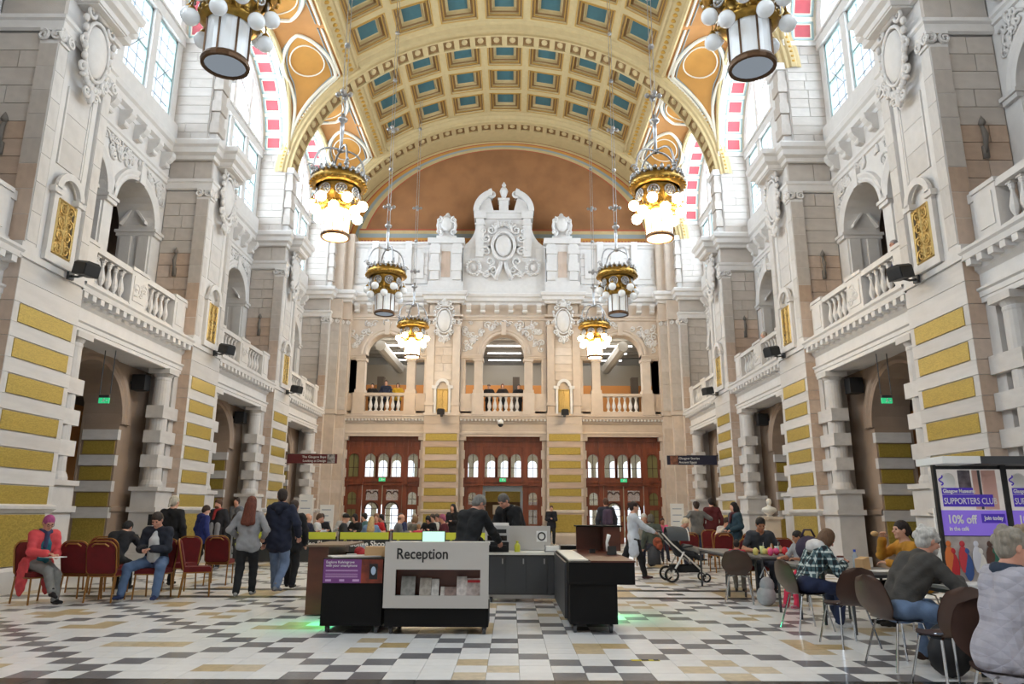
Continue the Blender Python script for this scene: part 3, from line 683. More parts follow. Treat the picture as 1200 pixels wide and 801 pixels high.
# piers of the end wall
EP = [(-2.95, .85), (2.87, .85)]
EPX = [-2.95, 2.87]
DOORS = [(-7.5, -3.95), (-1.9, 1.82), (3.87, 7.45)]
ARC = [-5.75, -.04, 5.68]
for xc in EPX:
    h = .84
    core = B().box(xc - h + .02, xc + h - .02, YE + .02, YE + 1.2, 0, 5.9).box(xc - h - .09, xc + h + .09, YE - .09, YE + .9, 0, .36)
    core.mould([(xc - h, YE + .4), (xc - h, YE), (xc + h, YE), (xc + h, YE + .4)], [(0, .5), (.06, .48), (.1, .38), (.1, .3)], 1).mould([(xc - h, YE + .4), (xc - h, YE), (xc + h, YE), (xc + h, YE + .4)], [(0, 1.36), (.05, 1.4), (.05, 1.5), (0, 1.53)], 1)
    po = obj('pier', core, STONEW, we)
    for i, (t, bt) in enumerate(GP + [(1.33, .5)]):
        blk('gold_panel', po, GOLD, xc - h + .1, xc + h - .1, YE - .015, YE + .1, bt + .02, t - .02)
        for x0, x1 in ((xc - h, xc - h + .095), (xc + h - .095, xc + h)): blk('stone_block', po, STONEW, x0, x1, YE - .005, YE + .1, bt, t)
        if i < 6: blk('stone_block', po, STONEB, xc - h + .002, xc + h - .002, YE - .008, YE + .1, bt - .262, bt - .006)
    blk('stone_block', po, STONEW, xc - h, xc + h, YE - .005, YE + .1, 5.03, 5.45); blk('stone_block', po, STONEW, xc - h, xc + h, YE - .005, YE + .1, 5.46, 5.86)
    up = B().box(xc - .74, xc + .74, YE + .12, YE + 1.1, 5.86, 11.5).box(xc - .95, xc + .95, YE + .36, YE + 1.0, 5.88, 11.9).box(xc - .88, xc + .88, YE - .05, YE + .6, 5.86, 6.0)
    for q in (-.62, .62): up.box(xc + q - .18, xc + q + .18, YE + .02, YE + .5, 6.0, 10.3).box(xc + q - .22, xc + q + .22, YE - .02, YE + .5, 6.35, 6.5).box(xc + q - .22, xc + q + .22, YE - .02, YE + .5, 10.26, 10.34)
    up.box(xc - .86, xc + .86, YE - .02, YE + .5, 10.52, 10.62).box(xc - .9, xc + .9, YE - .06, YE + .5, 10.74, 10.84)
    uo = obj('upper_pier', up, STONEW, we)
    rnd = random.Random(int(xc * 10))
    ashlar_x(uo, STONEW, YE + .08, YE + .14, xc - .43, xc + .43, 7.6, 9.6, .42, rnd, 1, 2)
    cb = B()
    for q in (-.62, .62):
        for sg in (-1, 1): scroll(cb, TE, xc + q + sg * .15, 10.42, .02, .1, 1.4, sg, pi / 2, .035)
    cartouche(cb, TE, xc, 10.5, .02, .95, 1.9); obj('cartouche', cb, STONEC, uo, True)
    nb = B().box(xc - .40, xc - .29, YE - .06, YE + .12, 5.95, 7.2).box(xc + .29, xc + .40, YE - .06, YE + .12, 5.95, 7.2).ring(TE, xc, 7.3, [(.2, -.1), (.2, .06), (.34, .06), (.34, -.1)], 0, pi, 10)
    nb.box(xc - .5, xc - .26, YE - .08, YE + .12, 7.15, 7.3).box(xc + .26, xc + .5, YE - .08, YE + .12, 7.15, 7.3)
    obj('niche_surround', nb, STONEC, uo)
    gb = B().box(xc - .28, xc + .28, YE + .06, YE + .12, 6.05, 7.15); grille(gb, lambda u, v, w_: (u, YE + .05 - w_, v), xc - .26, xc + .26, 6.1, 7.1, 0, .02); obj('grille', gb, GRILLE, uo)
    ab = B().box(xc - .78, xc + .78, YE - .02, YE + 1.2, 12.0, 14.5).box(xc - .86, xc + .86, YE - .1, YE + 1.2, 12.0, 12.5).box(xc - .92, xc + .92, YE - .16, YE + 1.2, 14.5, 14.78)
    for q in (-.55, .55): ab.box(xc + q - .2, xc + q + .2, YE - .1, YE, 12.6, 14.5)
    ao = obj('attic_pier', ab, STONEC, we)
    for i, (a, b_) in enumerate(courses(12.6, 14.4, .45)):
        for q in (-.55, .55):
            if i % 2: blk('stone_block', ao, STONEC, xc + q - .26, xc + q + .26, YE - .15, YE, a + .01, b_ - .01)
    blk('niche_panel', ao, STONEB, xc - .22, xc + .22, YE - .04, YE, 12.75, 14.1)
    vb = B()                                     # carved shield urn on the attic pier
    vb.lathe([(.42, 0), (.42, .12), (.3, .2), (.34, .4), (.44, .7), (.46, .95), (.36, 1.2), (.2, 1.36), (.12, 1.42), (.1, 1.5), (0, 1.58)], (xc, YE + .4, 14.78), 14)
    T = lambda u, v, w_: (xc + u, YE - .02 - w_, 14.78 + v)
    vb.ell((0, .78, 0), (.3, .42, .1), 12, 6, T)
    for sg in (-1, 1): scroll(vb, T, sg * .36, 1.0, .02, .17, 1.3, sg, pi / 2, .06); scroll(vb, T, sg * .38, .35, .02, .17, 1.3, -sg, -pi / 2, .06); vb.tube([T(sg * .40, .35, 0), T(sg * .46, .7, 0), T(sg * .40, 1.0, 0)], .07, 6)
    vb.box(-.5, .5, 0, .14, -.5, .06, T)
    obj('shield_urn', vb, STONEC, ao, True)
# corner piers where the end wall meets the side walls
for s in (-1, 1):
    for x0, x1, yy in ((7.95, 8.5, 33.55), (7.55, 7.97, 33.85)):
        core = B().box(s * 7.3, s * 8.4, YE + .4, YE + 1.1, 5.9, 11.9).box(s * x0, s * x1, yy, YE + 1.2, 0, 5.86).box(s * (x0 - .03), s * x1, yy + .06, YE + 1.2, 5.86, 11.5).box(s * (x0 - .08), s * x1, yy - .08, YE + 1.2, 0, .4).box(s * (x0 - .06), s * x1, yy - .06, YE + .5, 5.86, 6.05).box(s * (x0 - .06), s * x1, yy - .06, YE + .5, 10.5, 10.85).box(s * (x0 + .0), s * (x1 + .4), yy + .1, YE + 1.2, 12, 15.0)
        co = obj('corner_pier', core, STONEW, we)
        for a, b_ in courses(.42, 5.84, .632): blk('stone_block', co, STONEW, s * (x0 - .015), s * (x1 + .0), yy - .015, yy + .1, a + .006, b_ - .006)
        for a, b_ in courses(6.1, 10.48, .6): blk('stone_block', co, STONEG, s * (x0 + .03), s * (x1 - .03), yy + .03, yy + .1, a + .006, b_ - .006)
        cb = B()
        for sg in (-1, 1): scroll(cb, lambda u, v, w_: (u, yy - w_, v), s * (x0 + x1) / 2 + sg * .16, 10.36, 0, .11, 1.4, sg, pi / 2, .04)
        obj('capital', cb, STONEC, co)
# wall between the piers
rnd = random.Random(5)
spans = [(-7.6, -3.78), (-2.12, 2.04), (3.7, 7.6)]
for k in range(3):
    x0, x1 = spans[k]; xc = ARC[k]; d0, d1 = DOORS[k]
    eb = B().box(x0, x1, YE + .27, YE + 1.1, 4.92, 5.6)
    eb.mould([(x0, YE + .25), (x1, YE + .25)], [(0, 4.9), (.03, 4.9), (.03, 5.0), (.06, 5.02), (.06, 5.1), (0, 5.13), (0, 5.48), (.05, 5.52), (.06, 5.62), (.08, 5.64), (.08, 5.70), (.2, 5.71), (.22, 5.8), (.26, 5.84), (.26, 5.90), (-.9, 5.92)], 1)
    eo = obj('entablature', eb, STONEW, we)
    nd = 24
    for i in range(nd): put(ME_DEN, 'dentil', eo, (x0 + (x1 - x0) * (i + .5) / nd, YE + .12, 5.665), pi / 2, (.7, .6, .7))
    jb = B()
    for xx in (d0, d1):
        sg = 1 if xx == d0 else -1
        jb.box(xx - sg * .02, xx - sg * .45, YE + .35, YE + 1.2, 0, 4.8).box(xx + sg * .1, xx - sg * .45, YE + .22, YE + 1.0, 4.72, 4.92)
    jo = obj('door_jambs', jb, STONEW, we)
    for xx in (d0, d1):
        sg = 1 if xx == d0 else -1
        for i, (a, b_) in enumerate(courses(.4, 4.7, .44)): blk('stone_block', jo, STONEW, *sorted((xx + sg * (.0 if i % 2 else .05), xx - sg * .13)), YE + .3, YE + .5, a + .006, b_ - .006)
    # balcony front
    bb = B().box(x0, x1, YE + .2, YE + .44, 5.92, 6.1).box(xc - 1.05, xc + 1.05, YE + .16, YE + .48, 6.83, 6.97)
    for q0, q1 in ((x0, xc - 1.45), (xc + 1.45, x1)): bb.box(q0, q1, YE + .2, YE + .44, 6.0, 6.95)
    for sg in (-1, 1): bb.box(*sorted((xc + sg * .95, xc + sg * 1.5)), YE + .08, YE + .5, 5.92, 6.97).box(*sorted((xc + sg * .93, xc + sg * 1.53)), YE + .05, YE + .5, 5.92, 6.1)
    bo = obj('balustrade', bb, STONEW, we)
    for i in range(6): put(ME_BAL, 'baluster', bo, (xc - .8 + 1.6 * (i + .5) / 6 * 1.0, YE + .32, 6.12), 0, (1.15, 1.15, 1.08))
    # arcade
    ops = [(xc, 1.0, 8.9, 6.0)]
    ab = B().archwall(lambda u, v, w_: (u, YE + .3 + w_, v), xc - 1.02, xc + 1.02, 8.86, 11.5, [(xc, 1.0, 8.9, 8.86)], .6, 20)
    for q0, q1 in ((x0, xc - 1.0), (xc + 1.0, x1)): ab.box(q0, q1, YE + .3, YE + .9, 8.62, 11.5)
    ab.box(x0, xc - 1.86, YE + .3, YE + .9, 6.9, 8.62).box(xc + 1.86, x1, YE + .3, YE + .9, 6.9, 8.62)
    ab.ring(lambda u, v, w_: (u, YE + .3 - w_, v), xc, 8.9, [(1.0, 0), (1.0, .05), (1.06, .08), (1.14, .05), (1.2, .09), (1.28, .09), (1.3, 0)], 0, pi, 24)
    ab.box(xc - .12, xc + .12, YE + .15, YE + .4, 9.85, 10.5)
    for q0, q1 in ((x0, xc - 1.0), (xc + 1.0, x1)): ab.box(q0, q1, YE + .22, YE + .92, 8.7, 8.86).box(q0, q1, YE + .18, YE + .95, 8.8, 8.87)
    ab.mould([(x0, YE + .3), (x1, YE + .3)], [(0, 10.6), (.06, 10.62), (.06, 10.72), (.1, 10.76), (.1, 10.84), (0, 10.88)], 1)
    ao = obj('upper_arcade', ab, STONEW, we)
    for sg in (-1, 1):
        pb = B().box(xc + sg * 1.22 - .2, xc + sg * 1.22 + .2, YE + .3, YE + .75, 6.97, 8.72).box(xc + sg * 1.22 - .25, xc + sg * 1.22 + .25, YE + .24, YE + .8, 6.95, 7.15).box(xc + sg * 1.22 - .25, xc + sg * 1.22 + .25, YE + .24, YE + .8, 8.56, 8.7)
        obj('arcade_pillar', pb, STONEW, ao)
    fb = B(); keep = lambda u, v: (u - xc) ** 2 + (v - 8.9) ** 2 > 1.42 ** 2
    foliage(fb, lambda u, v, w_: (u, YE + .29 - w_, v), x0 + .15, x1 - .15, 9.1, 10.5, .02, 50, rnd, .028, keep); obj('carved_spandrel', fb, STONEC, ao, True)
    nc = 6
    for i in range(nc): put(ME_CON, 'console', ao, (x0 + (x1 - x0) * (i + .5) / nc, YE + .3, 10.95), pi / 2)
    # attic walls
    tb = B().box(x0, x1, YE + .3, YE + 1.2, 12.0, 14.4 if k != 1 else 14.45)
    if k != 1: tb.mould([(x0, YE + .3), (x1, YE + .3)], [(0, 14.35), (.06, 14.4), (.1, 14.5), (.18, 14.55), (.2, 14.66), (-.9, 14.7)], 1); tb.mould([(x0, YE + .3), (x1, YE + .3)], [(.15, 12.0), (.15, 12.35), (0, 12.45)], 1)
    at_ = obj('attic_wall', tb, STONEC, we)
    if k != 1:
        ashlar_x(at_, STONEC, YE + .24, YE + .32, x0 + .1, x1 - .1, 12.5, 14.3, .45, rnd, 3, 4)
        for q in (.28, .72):
            xx = x0 + (x1 - x0) * q; pb = B().box(xx - .16, xx + .16, YE + .12, YE + .3, 12.45, 14.7); obj('attic_pilaster', pb, STONEC, at_)
        for i in range(3): blk('stone_panel', at_, STONEC, x0 + (x1 - x0) * (.16, .5, .84)[i] - .32, x0 + (x1 - x0) * (.16, .5, .84)[i] + .32, YE + .2, YE + .3, 12.75, 14.1)
# end cornice
path = [(-8.0, YE - .2), (-7.6, YE - .2), (-7.6, YE + .3), (-3.79, YE + .3)]
cor = B()
path = [(-8.4, YE - .15), (-7.55, YE - .15), (-7.55, YE + .3)]
for xc in EPX: path += [(xc - .86, YE + .3), (xc - .86, YE - .02), (xc + .86, YE - .02), (xc + .86, YE + .3)]
path += [(7.55, YE + .3), (7.55, YE - .15), (8.4, YE - .15)]
cor.mould(path, [(-.05, 11.40), (.03, 11.42), (.05, 11.52), (.16, 11.58), (.17, 11.74), (.24, 11.80), (.26, 11.93), (.24, 11.97), (-1.2, 12.0)], 1)
obj('cornice', cor, STONEC, we)
# crest over the centre: aedicule with arms, broken pediment and finial
xc = -.08
T = lambda u, v, w_: (xc + u, YE + .28 - w_, v)
cb = B().box(-1.95, 1.95, 12.0, 14.5, -.6, .0, T).box(-1.15, 1.15, 14.4, 16.15, -.6, .0, T)
for sg in (-1, 1):
    cb.box(sg * 1.2 - .2, sg * 1.2 + .2, 13.9, 16.0, -.4, .12, T).box(sg * 1.2 - .3, sg * 1.2 + .3, 15.95, 16.35, -.5, .2, T).box(sg * 1.2 - .26, sg * 1.2 + .26, 15.6, 15.7, -.4, .16, T)
    # concave side scrolls
    pr = [(sg * 1.3, 14.4)] + [(sg * (2.45 - 1.05 * sin(radians(q))), 14.4 + 1.35 * (1 - cos(radians(q)))) for q in range(0, 91, 10)] + [(sg * 1.3, 15.75)]
    cb.prism(pr, -.4, .02, T)
    scroll(cb, T, sg * 2.2, 14.62, .03, .2, 1.5, sg, 0, .06)
    # half of the broken segmental pediment
    seg = [(sg * (1.55 - .0), 16.35)] + [(sg * (.42 + 1.13 * cos(radians(q))), 16.35 + 1.18 * sin(radians(q))) for q in range(0, 86, 8)]
    inn = [(sg * (.42 + .85 * cos(radians(q))), 16.35 + .88 * sin(radians(q))) for q in range(80, -1, -8)]
    cb.prism(seg + inn, -.45, .22, T)
    cb.prism([(sg * .5, 16.35), (sg * 1.3, 16.35), (sg * 1.1, 16.95), (sg * .7, 17.15)], -.4, .02, T)
    scroll(cb, T, sg * .62, 17.32, .06, .24, 1.5, -sg, pi / 2, .09)
cb.box(-1.4, 1.4, 15.95, 16.3, -.5, .1, T).box(-1.5, 1.5, 16.25, 16.38, -.5, .16, T)
cb.box(-.24, .24, 16.3, 17.0, -.4, .1, T).box(-.3, .3, 16.95, 17.08, -.45, .14, T)
cb.lathe([(.2, 17.08), (.1, 17.15), (.16, 17.3), (.22, 17.5), (.16, 17.65), (.08, 17.75), (.12, 17.85), (0, 18.05)], (xc, YE + .3, 0), 10)
cb.box(-2.1, 2.1, 12.0, 12.4, -.4, .12, T)
cr = obj('crest', cb, STONEC, we)
fb = B(); rnd = random.Random(11)
T2 = lambda u, v, w_: (xc + u, YE + .27 - w_, v)
fb.ell((0, 0, 0), (.42, .58, .16), 18, 8, lambda x, y, z: T2(x, 14.5 + y, .05 + z))
fb.tube([T2(.56 * cos(q), 14.5 + .74 * sin(q), .08) for q in [2 * pi * i / 28 for i in range(28)]], .09, 6, True)
for sg in (-1, 1):
    for (u, v, r, dr, a0) in ((.62, 15.35, .26, 1, 1.6), (.88, 14.9, .24, -1, 0), (.9, 14.2, .26, 1, 0), (.68, 13.65, .24, -1, -1.5), (.35, 15.65, .18, 1, 1.5), (1.0, 15.3, .14, -1, 1), (.5, 13.2, .2, 1, 0), (.8, 13.0, .17, -1, 2)):
        scroll(fb, T2, sg * u, v, .06, r, 1.4, sg * dr, a0 if sg > 0 else pi - a0, .075)
    fb.tube([T2(sg * .1, 13.6, .1), T2(sg * .2, 13.2, .12), T2(sg * .42, 12.75, .1)], [.1, .13, .1], 6)
    c0 = (sg * 1.5, 13.35)                              # side wreaths
    fb.tube([T2(c0[0] + .34 * cos(q), c0[1] + .38 * sin(q), .05) for q in [2 * pi * i / 20 for i in range(20)]], .075, 6, True)
    for i in range(18): fb.ell((0, 0, 0), (.08, .05, .05), 6, 4, lambda x, y, z, i=i: T2(c0[0] + .34 * cos(i * .35) + x, c0[1] + .38 * sin(i * .35) + y, .11 + z))
    fb.ell((0, 0, 0), (.16, .2, .08), 10, 6, lambda x, y, z: T2(c0[0] + x, c0[1] + y, .02 + z))
    for i in range(16):
        f = i / 15; fb.ell((0, 0, 0), (.10, .07, .07), 6, 4, lambda x, y, z, f=f: T2(sg * (.35 + 1.0 * f) + x, 12.72 + .22 * abs(sin(f * 6.2)) + .2 * f + y, .06 + z))
for i in range(7): fb.ell((0, 0, 0), (.09, .16, .1), 6, 5, lambda x, y, z, i=i: T2(-.36 + .12 * i + x, 15.5 + .16 * sin(pi * i / 6) + y, .1 + z))
obj('carved_arms', fb, STONEC, cr, True)
LET = mat('incised_letters', srgb(120, 108, 96), .8)
# ------------------------------------------------------------------ doors of the end wall
WOOD = mat('red_mahogany', srgb(128, 62, 36), .42, noise=.35, nscale=5, stretch=(1, 1, .2), coat=.2)
GLASSD = mat('daylit_glass', (.9, .93, .95), .2, alpha=.25)
GLASSG = mat('green_tinted_glass', srgb(120, 116, 74), .3)
YD = YE + .62
for k in range(3):
    d0, d1 = DOORS[k]; xc = (d0 + d1) / 2; W = d1 - d0
    d = empty('door_%d' % (k + 1), kind='structure')
    fb = B(); T = lambda u, v, w_: (xc + u, YD - w_, v)
    uw = [-1.42, -.62, 0, .62, 1.42]                # upper fanlights
    hw = .24
    ops = [(u, hw, 3.86, 3.02) for u in uw]
    fb.archwall(lambda u, v, w_: T(u, v, -w_), -W / 2, W / 2, 2.72, 4.92, ops, .08, 10)
    if k == 1: lows = [(-1.42, .2), (1.42, .2)]; dl = [(-1.02, 1.0)]
    else: lows = [(-1.42, .2), (1.42, .2)]
    fb.box(-W / 2, W / 2, 2.62, 2.78, -.08, .10, T).box(-W / 2, W / 2, 2.78, 2.88, -.08, .16, T).box(-W / 2, W / 2, 4.7, 4.92, -.08, .06, T)
    # lower side panels with two lights, one over the other
    for u, h in lows:
        sg = 1 if u > 0 else -1
        fb.archwall(lambda a, v, w_: T(a, v, -w_), *sorted((u - sg * .37, sg * W / 2)), 1.66, 2.64, [(u, h, 2.12, 1.74)], .07, 10)
        fb.box(*sorted((u - h, sg * W / 2)), .85, 1.66, -.07, -.06, T) if False else None
        for q0, q1 in (sorted((u - sg * .37, u - sg * h)), sorted((u + sg * h, sg * W / 2))): fb.box(q0, q1, 0, 1.66, -.07, 0, T)
        fb.box(u - h, u + h, 0, .86, -.07, -.02, T).box(u - h, u + h, 1.52, 1.66, -.07, 0, T)
    fo = obj('door_frame', fb, WOOD, d)
    pl = B()                                         # fluted pilasters and arch hoods
    for u in (-1.05, 1.05): pl.box(u - .1, u + .1, 0, 4.75, -.02, .07, T).box(u - .14, u + .14, 2.66, 2.92, 0, .2, T).box(u - .13, u + .13, 0, .5, 0, .1, T)
    for u in (-W / 2 + .06, W / 2 - .06): pl.box(u - .07, u + .07, 0, 4.8, -.02, .07, T)
    for u in uw: pl.ring(T, u, 3.86, [(hw + .02, 0), (hw + .02, .05), (hw + .10, .05), (hw + .10, 0)], 0, pi, 12); pl.box(u - hw - .1, u - hw - .02, 3.0, 3.86, 0, .05, T).box(u + hw + .02, u + hw + .1, 3.0, 3.86, 0, .05, T)
    for i in range(9): pl.box(-W / 2 + W * (i + .15) / 9, -W / 2 + W * (i + .85) / 9, 4.45, 4.66, 0, .03, T)
    obj('door_pilasters', pl, WOOD, d)
    for i, u in enumerate(uw):
        clear = GLASSG if (k == 0 and i == 0) or (k == 2 and i == 4) else GLASSD
        g = B(); g.face(lambda a, v, w_: T(a, v, -.05), [(u - hw, 3.02), (u + hw, 3.02)] + [(u + hw * cos(pi * j / 10), 3.86 + hw * sin(pi * j / 10)) for j in range(11)], 0); g.v
        obj('pane', g, clear, d)
        bb = B().box(u - .012, u + .012, 3.02, 4.1, -.055, -.03, T).box(u - hw, u + hw, 3.44, 3.465, -.055, -.03, T); obj('glazing_bars', bb, WOODD, d)
    for u, h in lows:
        clear = GLASSG if (k == 0 and u < 0) or (k == 2 and u > 0) else GLASSD
        obj('pane', B().box(u - h, u + h, 1.72, 2.4, -.06, -.05, T), clear, d); obj('pane', B().box(u - h, u + h, .84, 1.54, -.06, -.05, T), clear, d)
        obj('glazing_bars', B().box(u - .012, u + .012, .86, 2.3, -.045, -.03, T).box(u - h, u + h, 1.98, 2.0, -.045, -.03, T).box(u - h, u + h, 1.2, 1.22, -.045, -.03, T), WOODD, d)
    # double leaves
    for sg in (-1, 1):
        u0, u1 = sorted((sg * .02, sg * .93)); uc = (u0 + u1) / 2
        if k == 1:
            continue
        lb = B().archwall(lambda a, v, w_: T(a, v, -w_), u0, u1, 0, 2.62, [(uc, .3, 1.55, .55)], .07, 12)
        leaf = obj('door_leaf', lb, WOOD, d)
        lb2 = B().ring(T, uc, 1.55, [(.27, -.02), (.27, .06), (.34, .06), (.34, -.02)], 0, pi, 12)
        for v in (2.2,):
            for q in (-.16, .16): lb2.ring(T, uc + q, 2.22, [(.10, -.02), (.10, .03), (.15, .03), (.15, -.02)], 0, pi, 8)
        obj('arch_hood', lb2, WOODD, leaf)
        gb = B(); gb.face(lambda a, v, w_: T(a, v, -.05), [(uc - .3, .55), (uc + .3, .55)] + [(uc + .3 * cos(pi * j / 10), 1.55 + .3 * sin(pi * j / 10)) for j in range(11)], 0); obj('pane', gb, GLASSD, leaf)
        gb = B().box(uc - .012, uc + .012, .55, 1.84, -.04, -.01, T)
        for v in (.9, 1.25, 1.55): gb.box(uc - .3, uc + .3, v - .012, v + .012, -.04, -.01, T)
        obj('glazing_bars', gb, WOODD, leaf)
        obj('transom_pane', B().box(uc - .28, uc + .28, 1.93, 2.42, .005, .012, T), GLASSD if sg * (1 if k == 0 else -1) < 0 else GLASSD, leaf)
        obj('handle', B().tube([T(sg * .1, 1.0, .03), T(sg * .1, 1.25, .03)], .02, 6), GILT, leaf)
    if k == 1:                                        # the centre doors stand open with a notice inside
        ob = B().box(-.93, .93, 2.36, 2.62, -.07, 0, T).box(-.95, -.83, 0, 2.4, -.08, .02, T).box(.83, .95, 0, 2.4, -.08, .02, T)
        obj('open_frame', ob, LEAD, d)
        for sg in (-1, 1): obj('door_leaf', B().box(*sorted((sg * .84, sg * .90)), 0, 2.34, -.95, -.1, T), WOOD, d)
        obj('notice_board', B().box(-.5, .6, 1.3, 1.75, -1.6, -1.55, T), PALE, d)
        obj('inner_wall', B().box(-1.9, 1.9, 1.9, 2.6, -2.0, -1.9, T), GOLD, d)
# room behind the end doors and gallery behind the end arches
RB = mat('lit_gallery_ceiling', srgb(206, 206, 204), .8)
bk = B()
bk.archwall(lambda u, v, w_: (u, YE + 8.8 + w_, v), -8.6, 8.6, 0, 2.7, [(-8.0 + .8 * i, .27, 1.55, .35) for i in range(21)], .2, 8); bk.archwall(lambda u, v, w_: (u, YE + 8.8 + w_, v), -8.6, 8.6, 2.7, 5.4, [(-8.0 + .8 * i, .26, 4.1, 3.2) for i in range(21)], .2, 8)
bk.box(-8.6, 8.6, YE + .95, YE + 9, 5.3, 5.5).box(-9, -8.6, YE + 1.2, YE + 9, 0, 5.4).box(8.6, 9, YE + 1.2, YE + 9, 0, 5.4)
obj('lobby_shell', bk, mat('lobby_plaster', srgb(150, 140, 110), .8), we)
obj('dark_interior_sheet', B().box(-1.9, 1.9, YE + 3.0, YE + 3.1, 0, 3.0), mat('lobby_brown', srgb(120, 92, 66), .7), we)  # added brown sheet stands in for the dark interior past the open doors
gl = B().box(-8.7, 8.7, YE + 1.2, YE + 8, 11.0, 11.2).box(-8.9, -8.6, YE + .9, YE + 8, 5.3, 11.1).box(8.6, 8.9, YE + .9, YE + 8, 5.3, 11.1).box(-8.7, 8.7, YE + 8, YE + 8.2, 5.3, 11.2)
go = obj('end_gallery', gl, RB, we)
bm_ = B()
for i in range(7): bm_.box(-8.6, 8.6, YE + 1.6 + i * .9, YE + 1.85 + i * .9, 10.2, 11.0)
obj('gallery_beams', bm_, mat('grey_beams', srgb(176, 170, 160), .7), go)
obj('gallery_partition', B().box(-8.4, 8.4, YE + 4.2, YE + 4.4, 5.4, 8.05), ORANGE, go)
obj('gallery_glass_wall', B().box(-8.4, 8.4, YE + 6.4, YE + 6.5, 8.0, 9.6), mat('grey_glass', srgb(160, 154, 142), .3), go)
for x in (-6.6, -3.4, 0.6, 3.2, 6.9): blk('gallery_post', go, mat('dark_post', srgb(70, 60, 52), .6), x - .18, x + .18, YE + 3.6, YE + 4.0, 5.4, 8.4)
for i, x in enumerate((-6.3, 6.0)): obj('gallery_duct', B().tube([(x, YE + 1.5, 9.6), (x * .95, YE + 6, 9.3)], .28, 8), RB, go)
TUBE = mat('fluorescent_tube', (1, 1, 1), .5, emit=(1, 1, 1), est=5)
for i in range(3):
    for x in ARC: obj('gallery_tube_light', B().box(x - .9, x + .9, YE + 2.2 + i * 1.8, YE + 2.26 + i * 1.8, 9.75, 9.8), TUBE, go)
area('gallery_light', (0, YE + 2.6, 10.0), (0, 0, 0), 14, 2.5, 420, (1, .95, .86))
area('lobby_daylight', (0, YE + 9.4, 2.6), (radians(-90), 0, 0), 17, 5, 700, (1, 1, 1))
# ------------------------------------------------------------------ things: helpers
def thing(name, label, cat, loc=(0, 0, 0), rz=0, group=None):
    o = empty(name, loc, rz); o['label'] = label; o['category'] = cat
    if group: o['group'] = group
    return o
def tag(o, label, cat, group=None):
    o['label'] = label; o['category'] = cat
    if group: o['group'] = group
    return o
def text(name, body, size, m, parent, M, align='LEFT', ext=.002, bold=0.0, sx=1.0):
    c = bpy.data.curves.new(name, 'FONT'); c.body = body; c.size = size; c.extrude = ext; c.align_x = align; c.offset = bold; c.space_character = 1.0; c.resolution_u = 3
    t0 = bpy.data.objects.new(name, c); me = bpy.data.meshes.new_from_object(t0); bpy.data.objects.remove(t0); bpy.data.curves.remove(c); me.name = name
    me.materials.clear(); me.materials.append(m); t = bpy.data.objects.new(name, me); COL.objects.link(t); t.parent = parent
    t.matrix_local = M @ Matrix.Diagonal((sx, 1, 1, 1)); return t
def face_cam(x, y, z, rz=0.): return Matrix.Translation((x, y, z)) @ Matrix.Rotation(rz, 4, 'Z') @ Matrix.Rotation(pi / 2, 4, 'X')    # text readable from -y
